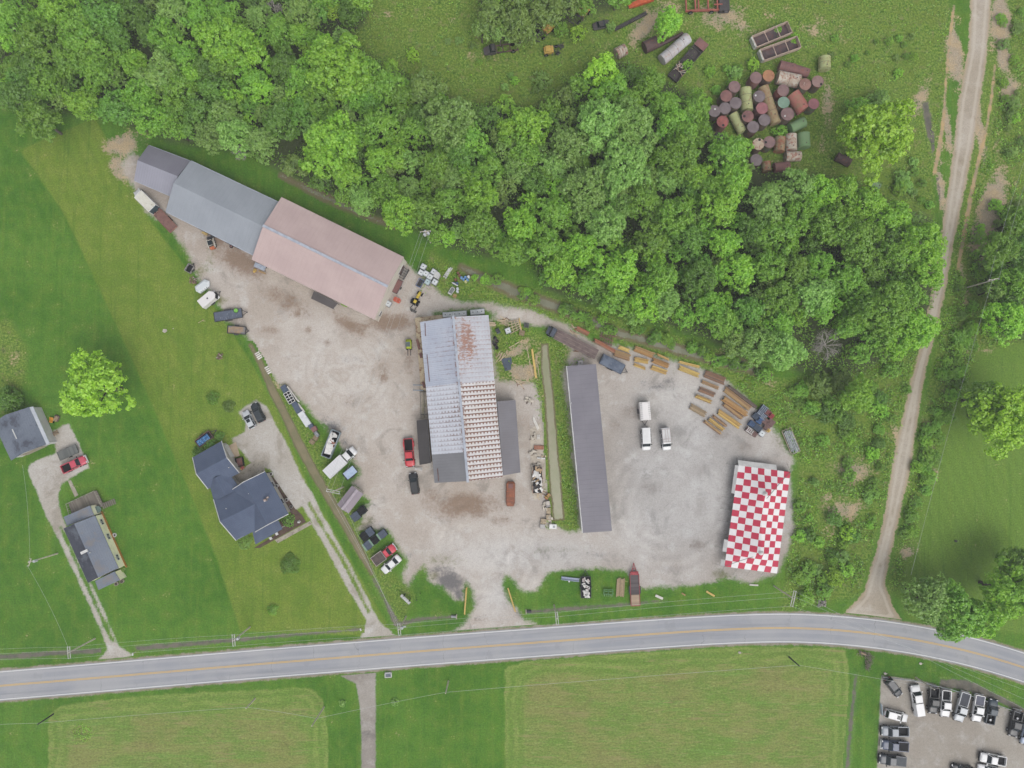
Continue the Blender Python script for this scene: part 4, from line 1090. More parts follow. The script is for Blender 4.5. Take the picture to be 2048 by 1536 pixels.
# main warehouse
wh_w = roof_mat('bluish galvanised roof', C(198, 204, 218), C(184, 191, 207), .38, .9, 1.6, .94, rust=.12, spots=.25)
wh_wr = roof_mat('rust streaked galvanised roof', C(205, 208, 216), C(192, 194, 202), .38, .92, 1.6, .95, rust=.34, spots=.7, rustcol=C(190, 128, 92), patch=.6, blot=(58.8, 52.4, 6.0, 2.6))
wh_p = roof_mat('white fastener-pattern roof', C(218, 221, 230), C(208, 212, 222), .95, .9, 0, 1, rust=.42, spots=1.0, rustcol=C(140, 118, 114), patch=.15)
wh_r = roof_mat('rusty fastener-pattern roof', C(226, 225, 226), C(216, 212, 208), .95, .9, 0, 1, rust=1.25, spots=.95, rustcol=C(124, 70, 46), patch=.75)
wh_g = roof_mat('plain grey patch roof', C(138, 138, 142), C(128, 128, 132), .6, .92)
Z0, ZR = 4.6, 7.0
b = Bld('warehouse', 'rusty metal-roofed warehouse in the middle of the yard', 'warehouse', [(840, 643), (977, 631), (1006, 954), (869, 966)], Z0, ((908, 637), (937, 960)))
b4 = b
nw, ne, se, sw = b.L(840, 644, Z0), b.L(977, 630, Z0), b.L(1006, 954, Z0), b.L(869, 966, Z0)
rn, rs = b.L(908.5, 637, Z0), b.L(937, 960, Z0); rn.z = rs.z = ZR
def along(p, q, t): return p.lerp(q, t)
t1, t2 = .405, .825      # where the left slope changes sheet
slope(b, 'roof', [rn, along(rn, rs, t1), along(nw, sw, t1), nw], wh_w)
slope(b, 'roof', [along(rn, rs, t1), along(rn, rs, t2), along(nw, sw, t2), along(nw, sw, t1)], wh_p)
slope(b, 'roof', [along(rn, rs, t2), rs, sw, along(nw, sw, t2)], wh_g)
t3 = .41
slope(b, 'roof', [along(rs, rn, 1 - t3), rn, ne, along(se, ne, 1 - t3)], wh_wr)
slope(b, 'roof', [rs, along(rs, rn, 1 - t3), along(se, ne, 1 - t3), se], wh_r)
i_ = .3; lo = Z0 - .14
pl = [Vector((nw.x + i_, nw.y - i_ if nw.y > 0 else nw.y + i_, 0)), Vector((ne.x + i_, ne.y - i_ if ne.y > 0 else ne.y + i_, 0)), Vector((se.x - i_, se.y - i_ if se.y > 0 else se.y + i_, 0)), Vector((sw.x - i_, sw.y - i_ if sw.y > 0 else sw.y + i_, 0))]
r0 = Vector((rn.x + i_, rn.y, ZR - .2)); r1 = Vector((rs.x - i_, rs.y, ZR - .2)); up = [Vector((p.x, p.y, lo)) for p in pl]
MB().add(pl + up + [r0, r1], [(0, 3, 7, 4), (1, 2, 6, 5), (0, 1, 5, 8, 4), (2, 3, 7, 9, 6), (3, 2, 1, 0)]).build('wall', TANW, b.root)
d = rs - rn; MB().cbox((rn.x + rs.x) / 2, (rn.y + rs.y) / 2, ZR + .07, d.length + .5, .5, .1, math.atan2(d.y, d.x)).build('ridge_cap', cap_g, b.root)
for ua, va, ub, vb in ((850, 646, 851, 672), (854, 709, 859, 763), (875, 937, 877, 962)):
    MB().cyl(b.L(ua, va, Z0 + .45), b.L(ub, vb, Z0 + .45), .07, n=6).build('snow_guard', RUSTBAR, b.root)
on_wall(b, sw, se, .3, 3.6, 3.4, 0, 'door', BROWND, out=-.2, frame=WHITE); on_wall(b, sw, se, .72, 3.6, 3.4, 0, 'door', BROWND, out=-.2, frame=WHITE)

# lean-tos and loading ledge round the warehouse
def mono(name, label, cat, q, zs, m, wallm, inset=.2, walls=True):
    b = Bld(name, label, cat, q, (zs[0] + zs[2]) / 2, (q[0], q[1]))
    Q = [b.L(u, v, z) for (u, v), z in zip(q, zs)]
    slope(b, 'roof', Q, m)
    cen = sum(Q, Vector()) / 4
    pl = [p + (cen - p).normalized() * inset for p in Q]
    if walls:
        MB().add([(p.x, p.y, 0) for p in pl] + [(p.x, p.y, p.z - .14) for p in pl], [(0, 1, 5, 4), (1, 2, 6, 5), (2, 3, 7, 6), (3, 0, 4, 7), (3, 2, 1, 0)]).build('wall', wallm, b.root)
    return b, Q
dkroof = roof_mat('charcoal brown roll roof', C(82, 78, 78), C(72, 68, 68), 1.4, .93, 1.8, .92)
mono('lean_to', 'dark brown lean-to with pale edge on the left side of the warehouse', 'lean-to', [(862, 926), (855, 838), (833, 841), (839, 930)], (3.6, 3.6, 2.7, 2.7), dkroof, TANW)
lt_r = roof_mat('grey lean-to roof', C(128, 126, 132), C(120, 117, 122), .5, .9)
mono('lean_to', 'long grey lean-to on the right side of the rusty warehouse', 'lean-to', [(994, 803), (1006, 951), (1041, 945), (1031, 800)], (4.3, 4.3, 3.2, 3.2), lt_r, GREYW)
tk = MB(); pe = [(831, 637), (905, 628), (905, 640), (846, 648), (853, 780), (843, 780)]
b = Bld('loading_ledge', 'tan concrete ledge wrapping the upper left corner of the warehouse', 'ledge', pe, 0, ((831, 637), (905, 628)))
tk.prism([tuple(b.L(u, v, 0)[:2]) for u, v in pe], 0, .9); tk.build('ledge', mat('tan concrete ledge', C(208, 192, 162), C(190, 172, 146), .6, .9, c3=C(146, 112, 92), s3=1.2, t3=.56), b.root)
rs_ = MB()
for u, v, l in ((838, 690, 2.2), (843, 712, 1.0), (849, 770, 1.4)): 
    p = b.L(u, v, 0); rs_.cbox(p.x, p.y, 1.1, .5, l, .5, .15)
rs_.build('rusty_edge', RUSTBAR, b.root)

# long shed with one plain sheet roof
ls = roof_mat('mauve grey sheet roof', C(141, 138, 146), C(132, 129, 138), .95, .88, 3.1, .93)
b, Q = mono('long_shed', 'long mauve-grey shed standing right of the pond ditch', 'shed', [(1133, 732), (1165, 1066), (1224, 1062), (1192, 728)], (3.0, 3.0, 4.1, 4.1), ls, WHITEW, .25)
b5 = b
gm = MB(); gm.cyl(Q[0] + Vector((0, 0, -.05)), Q[1] + Vector((0, 0, -.05)), .12, n=6); gm.build('gutter', WHITE, b.root)
for t in (.12, .34, .56, .78): on_wall(b, Q[0], Q[1], t, 3.0, 2.5, 0, 'door', WHITE, out=-.16)
gm = MB(); p = b.L(1143, 805, 3.2); gm.cyl(p, p + Vector((.6, -.4, .3)), .06, n=6); gm.build('vent_pipe', WHITE, b.root)

# slate-blue house
sl = shingle_mat('slate blue shingles', C(100, 111, 134), C(92, 103, 126)); sl2 = shingle_mat('darker slate shingles', C(95, 106, 128), C(86, 96, 118))  # second slate is a slightly darker copy for one slope of each gable
BLUEW = wall_mat('pale siding', C(206, 202, 192), .25); TRIM = WHITE
hb = Bld('house', 'slate-blue roofed house with joined wings on the left lawn', 'house', [(384, 915), (443, 882), (576, 1028), (472, 1081)], 2.8, ((427, 999), (530, 943)))
def hgable(q, ze, zr, m0, m1, ends=(0, 1)):
    A0, A1, B1, B0 = [hb.L(u, v, ze) for u, v in q]; R0 = (A0 + B0) / 2; R1 = (A1 + B1) / 2; R0.z = R1.z = zr
    slope(hb, 'roof', [R0, R1, A1, A0], m0); slope(hb, 'roof', [R1, R0, B0, B1], m1)
    c = (A0 + A1 + B0 + B1) / 4; ins = [p + (c - p).normalized() * .5 for p in (A0, A1, B1, B0)]; R = [p + (c - p).normalized() * .35 - Vector((0, 0, .2)) for p in (R0, R1)]
    MB().add([(p.x, p.y, 0) for p in ins] + [(p.x, p.y, p.z - .14) for p in ins] + R, [(0, 1, 5, 4), (2, 3, 7, 6), (1, 2, 6, 9, 5), (3, 0, 4, 8, 7), (3, 2, 1, 0)]).build('wall', BLUEW, hb.root)
    for k, (a, r, e) in enumerate(((A0, R0, B0), (A1, R1, B1))):
        if k not in ends: continue
        fb = MB(); fb.cyl(a, r, .09, n=5); fb.cyl(r, e, .09, n=5); fb.build('fascia', TRIM, hb.root)
    return A0, A1, B1, B0, R0, R1
G1 = hgable([(385, 915), (443, 882), (479, 946), (416, 978)], 2.7, 4.6, sl, sl2)
G2 = hgable([(417, 962), (428, 1004), (480, 984), (455, 946)][0:1] + [(428, 1003), (481, 977), (456, 945)], 2.6, 3.9, sl2, sl, ())
G3 = hgable([(427, 999), (500, 963), (545, 1043), (472, 1081)], 2.9, 5.3, sl, sl2, (0,))
G4 = hgable([(463, 980), (510, 1064), (577, 1028), (530, 943)], 2.85, 5.5, sl2, sl)
pq = [hb.L(505, 1064, 2.9), hb.L(556, 1040, 2.9), hb.L(565, 1058, 2.3), hb.L(511, 1089, 2.3)]
po = slope(hb, 'porch_roof', pq, sl2)
pm = MB()
for p in (pq[2], pq[3], (pq[2] + pq[3]) / 2): pm.cyl((p.x * .98, p.y * .97, 0), (p.x * .98, p.y * .97, 2.2), .08, n=6)
pm.build('porch_post', TRIM, hb.root)
ch = hb.L(531, 1000, 4.6); MB().cbox(ch.x, ch.y, 4.5, .5, .5, 1.2).cbox(ch.x + .6, ch.y + .25, 4.5, .35, .35, .5).build('chimney', mat('pale chimney', C(206, 196, 190), C(150, 130, 124), 2., .8), hb.root)
for u, v, z in ((453, 1017, 4.2), (498, 987, 5.), (458, 935, 3.9)):
    p = hb.L(u, v, z); MB().cyl((p.x, p.y, z - .3), (p.x, p.y, z + .3), .09, n=6).build('vent_pipe', WHITE, hb.root)
p = hb.L(479, 1072, 3.0); o = MB().cbox(0, 0, 0, 1.6, .9, .12).build('awning', mat('pale awning', C(160, 164, 172), None), hb.root); o.location = (p.x, p.y, 2.9); 
on_wall(hb, G1[1], G1[2], .3, 3.0, 2.2, 0, 'garage_door', WHITE, out=-.2); on_wall(hb, G4[3], G4[2], .3, 1.2, 1.2, 1., 'window', GLASS, out=-.3, frame=WHITE); on_wall(hb, G4[3], G4[2], .7, 1.2, 1.2, 1., 'window', GLASS, out=-.3, frame=WHITE)
on_wall(hb, G3[0], G3[3], .5, 1.2, 1.2, 1., 'window', GLASS, out=-.3, frame=WHITE)

def slab_struct(name, pts, z0, z1, m):
    mb = MB(); mb.prism([tuple(P(u, v)[:2]) for u, v in pts], z0, z1)
    return setting(mb.build(name, m))
slab_struct('patio', [(452, 960), (463, 978), (530, 942), (527, 922), (514, 918), (490, 934)], 0, .075, CONC)
slab_struct('patio', [(454, 893), (472, 884), (480, 912), (466, 916)], 0, .07, mat('tan paving', C(196, 176, 150), C(180, 160, 138), 1., .9))
slab_struct('path', [(550, 1080), (556, 1086), (625, 1048), (620, 1042)], 0, .07, CONC)
slab_struct('path', [(136, 962), (142, 960), (157, 990), (150, 994)], 0, .07, CONC)
slab_struct('mulch_bed', [(556, 1046), (578, 1032), (592, 1018), (604, 1030), (612, 1044), (552, 1078), (520, 1096), (508, 1096), (548, 1072)], 0, .06, mat('dark mulch', C(104, 82, 74), C(84, 66, 60), 1.5, .95, c3=C(96, 110, 58), s3=2., t3=.58))
slab_struct('mulch_bed', [(533, 944), (540, 944), (592, 1020), (582, 1028)], 0, .05, mat('dark mulch', None) if False else _mc['dark mulch'])

# mobile home
mh_d = shingle_mat('shaded stained shingles', C(80, 83, 94), C(68, 71, 82), C(108, 114, 124)); mh_l = shingle_mat('blue grey shingles', C(132, 140, 152), C(122, 130, 144), C(138, 134, 132))  # left slope's shade is put into its dark colour, besides the stains
b6 = gable('mobile_home', 'mobile home with grey roof and cream yellow wall', 'mobile home', [(237, 1136), (190, 1031), (127, 1057), (176, 1166)], 3.0, 4.1, mh_l, mh_d, CREAM, None, .06, .56)
A0, A1 = b6.cor[0], b6.cor[1]
for t in (.12, .16, .4, .44, .8, .84): on_wall(b6, A1, A0, t, .7, .8, 1.3, 'window', GLASS, out=-.02, frame=WHITE)
sk = MB(); sk.cbox(0, 0, 0, 13., .1, .55); o = sk.build('skirting', mat('ochre skirting', C(206, 150, 70), C(180, 128, 62), 1., .8), b6.root); mid = (A0 + A1) / 2; sg = 1 if mid.y > 0 else -1
o.location = (mid.x, mid.y - sg * .0, .28); o.rotation_euler = (0, 0, math.atan2((A0 - A1).y, (A0 - A1).x))
for u, v, z, sx, sy in ((170, 1103, 3.9, 1.5, .55),): 
    p = b6.L(u, v, z); MB().cbox(p.x, p.y, z + .15, sy, sx, .4).build('roof_vent', WHITE, b6.root)
p = b6.L(181, 1105, 3.9); MB().cyl((p.x, p.y, 3.6), (p.x, p.y, 4.3), .1, n=6).build('vent_pipe', WHITE, b6.root)
def mh_ext(q, zs, name, label):
    b, Q = mono(name, label, 'extension', q, zs, mh_l, CREAM, .2); return b
mh_ext([(180, 1011), (127, 1034), (134, 1052), (188, 1030)], (3.0, 2.6, 2.6, 3.0), 'porch', 'grey-roofed porch on the upper end of the mobile home')
mh_ext([(229, 1143), (190, 1162), (197, 1180), (240, 1160)], (2.9, 2.5, 2.5, 2.9), 'porch', 'grey-roofed porch on the lower end of the mobile home')
# deck
dk = Bld('deck', 'weathered grey wooden deck with railing behind the mobile home', 'deck', [(137, 1007), (193, 981), (208, 1012), (145, 1035)], .6, ((137, 1007), (193, 981)))
def plank_mat(name, c1, c2, w=.14):
    g = G(name); oc = g.objco(); x, y, z = g.sep(oc); k = g.math('DIVIDE', x, w)
    wn = g.n('ShaderNodeTexWhiteNoise', noise_dimensions='1D'); g.set(wn.inputs['W'], g.math('FLOOR', k))
    n = g.noise(.8, 5, .65, g.mapv(oc, scale=(1, .25, 1)))
    col = g.mix(n, c1, c2); col = g.scale_col(col, g.lmap(wn.outputs['Value'], 0, 1, .78, 1.2))
    return g.finish(g.principled(col, .85, 0, .2))
deckm = plank_mat('grey deck boards', C(150, 142, 130), C(118, 112, 104), .2)
q = [dk.L(u, v, .6) for u, v in ((137, 1007), (193, 981), (208, 1012), (145, 1035))]
MB().prism([(p.x, p.y) for p in q], .48, .6).build('floor', deckm, dk.root)
rl = MB()
for a, c in ((0, 1), (1, 2), (3, 0)):
    A, B = q[a], q[c]; rl.cyl((A.x, A.y, 1.5), (B.x, B.y, 1.5), .06, n=5)
    for k in range(7):
        p = A.lerp(B, k / 6); rl.cyl((p.x, p.y, .6), (p.x, p.y, 1.5), .05, n=5)
rl.build('railing', mat('pale railing wood', C(176, 170, 158), C(150, 144, 132), 2., .8), dk.root)
st = MB()
p0 = dk.L(206, 1012, .5); p1 = dk.L(229, 1003, .1)
for k in range(7):
    p = p0.lerp(p1, k / 6); st.cbox(p.x, p.y, p.z, .3, 1.2, .06, math.atan2((p1 - p0).y, (p1 - p0).x))
st.build('stairs', deckm, dk.root)
def simple(name, label, cat, u, v, rz, parts, z=0., group=None, scale=1.):
    """parts: list of (part name, material, function(mb))"""
    p = P(u, v, z); t = thing(name, label, cat, (p.x, p.y, z), rz, group)
    for pn, m, fn in parts:
        mb = MB(); fn(mb); mb.build(pn, m, t)
    return t
simple('patio_table', 'round green table with closed rim on the grey deck', 'table', 199, 1018, 0, [('table_top', mat('green table top', C(112, 134, 128), C(90, 110, 106), 2.), lambda m: m.cyl((0, 0, .66), (0, 0, .74), .75, n=16)), ('leg', DKGREY, lambda m: m.cyl((0, 0, 0), (0, 0, .66), .08, n=6))], .6)

# garage
gr = shingle_mat('stained grey garage roof', C(126, 134, 148), C(112, 120, 134), C(78, 80, 92))
b7 = gable('garage', 'white garage with stained grey roof at the left edge', 'garage', [(58, 814), (92, 889), (22, 921), (-14, 845)], 3.0, 4.6, gr, gr, WHITEW, None, .4)
on_wall(b7, b7.cor[1], b7.cor[2], .5, 4.5, 2.3, 0, 'garage_door', mat('dirty door panel', C(176, 166, 150), C(150, 140, 126), 1., .7), out=-.3)
mono('lean_to', 'white sheet lean-to along the right side of the grey garage', 'lean-to', [(57, 815), (91, 890), (99, 886), (66, 813)], (3.0, 3.0, 2.6, 2.6), roof_mat('white sheet', C(214, 218, 226), C(196, 202, 212), .8, .92), WHITEW, .15)
p = b7.L(29, 868, 4.6); MB().cbox(p.x, p.y, 4.62, 2.2, .18, .1).build('ridge_vent', WHITE, b7.root)

# open shelter with mauve roof
b8 = gable('shelter', 'open mauve-roofed shelter beside the left ditch', 'shelter', [(674, 1009), (704, 971), (727, 988), (697, 1027)], 2.6, 3.1, roof_mat('mauve shelter roof', C(158, 146, 154), C(148, 137, 146), .9, .95), roof_mat('mauve shelter roof shaded', C(150, 138, 147), C(140, 129, 139), .9, .95), TANW, mat('mauve cap', C(186, 176, 184), None), .25)  # second slope is the same roof with shade mixed into its colour

# checkered tent
def tent():
    NX, NY = 8, 16
    q = [(1477, 931), (1581, 944), (1554, 1147), (1449, 1133)]     # eave corners: upper left, upper right, lower right, lower left
    b = Bld('marquee_tent', 'red and white checkered marquee tent at the right of the yard', 'tent', q, 2.4, (q[0], q[3]))
    A, B, C_, D = [b.L(u, v, 2.4) for u, v in q]
    pk = [b.L(1531, 988, 5.0), b.L(1523, 1106, 5.0)]
    n, mrow = NX * 4, NY * 4; vs = []; fs = []; uvs = []
    L = (D - A).length; W = (B - A).length
    def hgt(s, t):       # s across, t along
        p = A.lerp(B, s).lerp(D.lerp(C_, s), t)
        q_ = Vector((p.x, p.y)); a = Vector(pk[0][:2]); c = Vector(pk[1][:2]); d = c - a
        k = max(0, min(1, (q_ - a).dot(d) / d.length_squared)); dist = (q_ - (a + d * k)).length
        edge = min(s, 1 - s) * W; end = min(t, 1 - t) * L
        e = min(edge, end)
        f = e / (e + dist + 1e-6)
        saddle = .55 * math.sin(math.pi * k) if 0 < k < 1 else 0
        return p, 2.4 + (2.6 - saddle) * f ** 1.25
    for j in range(mrow + 1):
        for i in range(n + 1):
            s, t = i / n, j / mrow; p, z = hgt(s, t); vs.append((p.x, p.y, z)); uvs.append((s * NX, t * NY))
    for j in range(mrow):
        for i in range(n): k = j * (n + 1) + i; fs.append((k, k + 1, k + n + 2, k + n + 1))
    g = G('checkered canvas'); ch = g.n('ShaderNodeTexChecker'); g.set(ch.inputs['Vector'], g.uv()); ch.inputs['Scale'].default_value = 1.0
    ch.inputs['Color1'].default_value = C(204, 62, 88); ch.inputs['Color2'].default_value = C(244, 242, 242)
    nz = g.noise(.8, 4, .6, g.uv()); col = g.scale_col(ch.outputs[0], g.lmap(nz, .3, .7, .93, 1.05)); cm = g.finish(g.principled(col, .6, 0, .25))
    me = bpy.data.meshes.new('canopy'); me.from_pydata(vs, [], fs); me.update(); uv = me.uv_layers.new(name='UVMap')
    for lp in me.loops: uv.data[lp.index].uv = uvs[lp.vertex_index]
    me.polygons.foreach_set('use_smooth', [True] * len(me.polygons)); me.materials.append(cm)
    cano = link(bpy.data.objects.new('canopy', me), b.root)
    cloth = mat('white canvas', C(236, 234, 232), C(218, 216, 214), 1., .6); rope = mat('grey rope', C(150, 150, 146), C(130, 130, 126), 2., .8)
    for p in pk:
        MB().cyl((p.x, p.y, 0), (p.x, p.y, 5.15), .07, n=6).build('pole', rope, b.root); MB().cyl((p.x, p.y, 4.75), (p.x, p.y, 5.3), .55, .12, 8).build('peak_cap', cloth, b.root)
    def side(p, q_, nm, m, out, z1=2.38, z0=.1, t0=0, t1=1):
        a = p.lerp(q_, t0); c = p.lerp(q_, t1); d = (c - a).normalized(); nn = Vector((d.y, -d.x, 0)); cen = (A + C_) / 2
        if nn.dot((a + c) / 2 - cen) < 0: nn = -nn
        o_ = nn * out
        MB().add([a, c, Vector((c.x, c.y, z0)) + o_, Vector((a.x, a.y, z0)) + o_] + [x - nn * .04 for x in (a, c, Vector((c.x, c.y, z0)) + o_, Vector((a.x, a.y, z0)) + o_)],
                 [(0, 1, 2, 3), (7, 6, 5, 4), (0, 4, 5, 1), (1, 5, 6, 2), (2, 6, 7, 3), (3, 7, 4, 0)]).build(nm, m, b.root)
    side(A, B, 'side_curtain', cloth, 1.1, 2.3, 1.7, 0, .74); side(A, D, 'side_curtain', cloth, .55, 2.3, 1.9, .0, .28); side(A, D, 'side_curtain', cloth, .7, 2.3, 1.9, .74, .86); side(A, D, 'side_curtain', cloth, .7, 2.2, 1.8, .94, 1.)
    side(B, C_, 'side_curtain', mat('blue canvas', C(56, 92, 168), C(48, 80, 150), 1., .6), .55, 2.3, .3, .0, .42)
    for s0, t0, s1, t1 in ((1, 0, .54, .28), (0, 1, .46, .86)):
        L_ = []; seam = MB()
        for k in range(17):
            p, z = hgt(s0 + (s1 - s0) * k / 16, t0 + (t1 - t0) * k / 16); L_.append(Vector((p.x, p.y, z + .04)))
        for a, c in zip(L_, L_[1:]): seam.cyl(a, c, .05, n=4, caps=False)
        seam.build('lacing', mat('grey green lacing', C(120, 130, 120), None), b.root)
    def guy(p, dx, dy):
        MB().cyl(p, (p.x + dx, p.y + dy, .05), .03, n=4).build('guy_rope', rope, b.root); MB().cyl((p.x, p.y, 0), (p.x, p.y, 2.4), .05, n=5).build('side_pole', rope, b.root)
    outA = (A - B).normalized(); outT = (A - D).normalized()
    for t in (.0, .33, .45, .57, .7, .83, 1.): p = A.lerp(D, t); guy(p, outA.x * 1.9, outA.y * 1.9)
    for t in (.0, .18, .34, .5, .7, 1.): p = B.lerp(C_, t); guy(p, -outA.x * 1.2, -outA.y * 1.2)
    for t in (0, .25, .5, .75, 1.): p = D.lerp(C_, t); guy(p, -outT.x * 1.9, -outT.y * 1.9)
    for t in (0, .35, 1.): p = A.lerp(B, t); guy(p, outT.x * 1.6, outT.y * 1.6)
tent()
# ------------------------------------------------------------------ vehicles (local x points forward)
TYRE = mat('tyre rubber', C(36, 36, 38), C(28, 28, 30), 3., .9, 0, .1); RIM = mat('wheel rim', C(170, 172, 176), C(140, 142, 146), 2., .35, .6)
CARGLASS = mat('car glass', C(28, 42, 48), C(20, 30, 36), .9, .12, 0, .5); BLACKP = mat('black plastic', C(30, 31, 34), C(24, 24, 27), 2., .7, 0, .15)
LAMPM = mat('headlight lens', C(226, 228, 230), C(210, 212, 216), 2., .15, 0, .6); TAILM = mat('tail light', C(170, 40, 40), C(140, 30, 30), 2., .3)
def paint(name, c):
    if 'paint ' + name in _mc: return _mc['paint ' + name]
    g = G('paint ' + name); n = g.noise(1.1, 4, .6, g.objco())
    col = g.mix(g.sstep(n, .4, .7, 0, .35), c, tuple(x * .86 + .012 for x in c[:3]) + (1,))
    b = g.n('ShaderNodeBsdfPrincipled'); g.set(b.inputs['Base Color'], col); g.set(b.inputs['Roughness'], g.lmap(n, .3, .7, .28, .42)); b.inputs['Coat Weight'].default_value = .12; b.inputs['Coat Roughness'].default_value = .12
    _mc['paint ' + name] = g.finish(b.outputs[0]); return _mc['paint ' + name]
PW = paint('white', C(240, 240, 240)); PSIL = paint('silver', C(206, 210, 214)); PRED = paint('red', C(206, 50, 60)); PFADE = paint('faded red', C(208, 80, 100)); PBLK = paint('black', C(34, 35, 38))
PCHAR = paint('charcoal', C(48, 52, 58)); PTEAL = paint('dark teal', C(34, 54, 68)); PNAVY = paint('grey blue', C(70, 82, 108)); PGREY = paint('grey', C(150, 156, 164)); PDG = paint('dark grey', C(66, 72, 80)); PGOLD = paint('slate', C(44, 52, 58))

def wheels(root, xs, hw, r=.36, w=.26):
    for x in xs:
        for s in (-1, 1):
            o = MB().cyl((x, s * (hw - w + .03), r), (x, s * (hw + .03), r), r, n=14).build('wheel', TYRE, root)
            MB().cyl((x, s * (hw + .02), r), (x, s * (hw + .05), r), r * .6, n=10).build('rim', RIM, o)

def sec(x, hw, z0, z1, ht=None):
    ht = hw * .86 if ht is None else ht; zm = z0 + (z1 - z0) * .62
    return [(x, -hw * .94, z0), (x, -hw, zm), (x, -ht, z1 - .03), (x, -ht * .6, z1), (x, ht * .6, z1), (x, ht, z1 - .03), (x, hw, zm), (x, hw * .94, z0)]

def cabin(root, xb0, xb1, xt0, xt1, zb, zt, hb, ht, pm, glass=None):
    """greenhouse: glass block with painted roof and pillars"""
    gm = MB().rings([[(xb0, -hb, zb), (xb1, -hb, zb), (xb1, hb, zb), (xb0, hb, zb)], [(xt0, -ht, zt), (xt1, -ht, zt), (xt1, ht, zt), (xt0, ht, zt)]])
    gm.build('window_glass', glass or CARGLASS, root)
    rm = MB().rings([[(xt0 - .04, -ht - .03, zt - .04), (xt1 + .06, -ht - .03, zt - .04), (xt1 + .06, ht + .03, zt - .04), (xt0 - .04, ht + .03, zt - .04)],
                     [(xt0 + .08, -ht + .06, zt + .05), (xt1 - .05, -ht + .06, zt + .05), (xt1 - .05, ht - .06, zt + .05), (xt0 + .08, ht - .06, zt + .05)]])
    for s in (-1, 1):
        for xb, xt in ((xb0, xt0), (xb1, xt1), ((xb0 * .52 + xb1 * .48), (xt0 * .5 + xt1 * .5))):
            rm.cyl((xb, s * hb, zb), (xt, s * ht, zt), .055, n=5)
    rm.build('roof', pm, root)

def lights(root, xf, xr, hw, zf, zr):
    for s in (-1, 1):
        MB().cbox(xf, s * hw, zf, .14, .34, .18).build('headlight', LAMPM, root); MB().cbox(xr, s * hw, zr, .1, .26, .22).build('tail_light', TAILM, root)
def mirrors(root, x, hw, z, m):
    for s in (-1, 1): MB().cbox(x, s * (hw + .12), z, .16, .24, .18).build('mirror', m, root)

def place(name, label, cat, u, v, hd, group=None, zc=.9):
    p = P(u, v, zc); return thing(name, label, cat, (p.x, p.y, 0), ang(*hd), group)

def sedan(u, v, hd, L, W, pm, label, name='parked_car', tall=0., hatch=False, sunroof=False, roofrack=False, group=None, extra=None):
    t = place(name, label, 'car', u, v, hd, group); h = L / 2; w = W / 2; zt = 1.42 + tall
    zb = .92 + tall * .4
    MB().rings([sec(-h, w * .82, .38, zb - .12), sec(-h + .18, w * .96, .26, zb), sec(-h + .9, w, .22, zb + .03), sec(0, w, .22, zb), sec(h - 1.25, w, .22, zb - .02), sec(h - .35, w * .95, .24, zb - .16), sec(h, w * .78, .34, zb - .32)]).build('body', pm, t, True)
    if hatch: cabin(t, -h + .12, h - 1.15, -h + .45, h - 1.95, zb - .02, zt, w * .9, w * .74, pm)
    else: cabin(t, -h + .75, h - 1.2, -h + 1.45, h - 1.95, zb - .02, zt, w * .9, w * .72, pm)
    if sunroof: MB().cbox(h - 2.35, 0, zt + .05, .7, .8, .03).build('sunroof', CARGLASS, t)
    if roofrack:
        for s in (-1, 1): MB().cyl((-h + .6, s * w * .62, zt + .1), (h - 2., s * w * .62, zt + .1), .03, n=5).build('roof_rail', BLACKP, t)
    wheels(t, (-h + .85, h - .85), w, .33, .22); lights(t, h - .1, -h + .05, w * .62, zb - .3, zb - .2); mirrors(t, h - 1.45, w, zb + .08, pm)
    return t

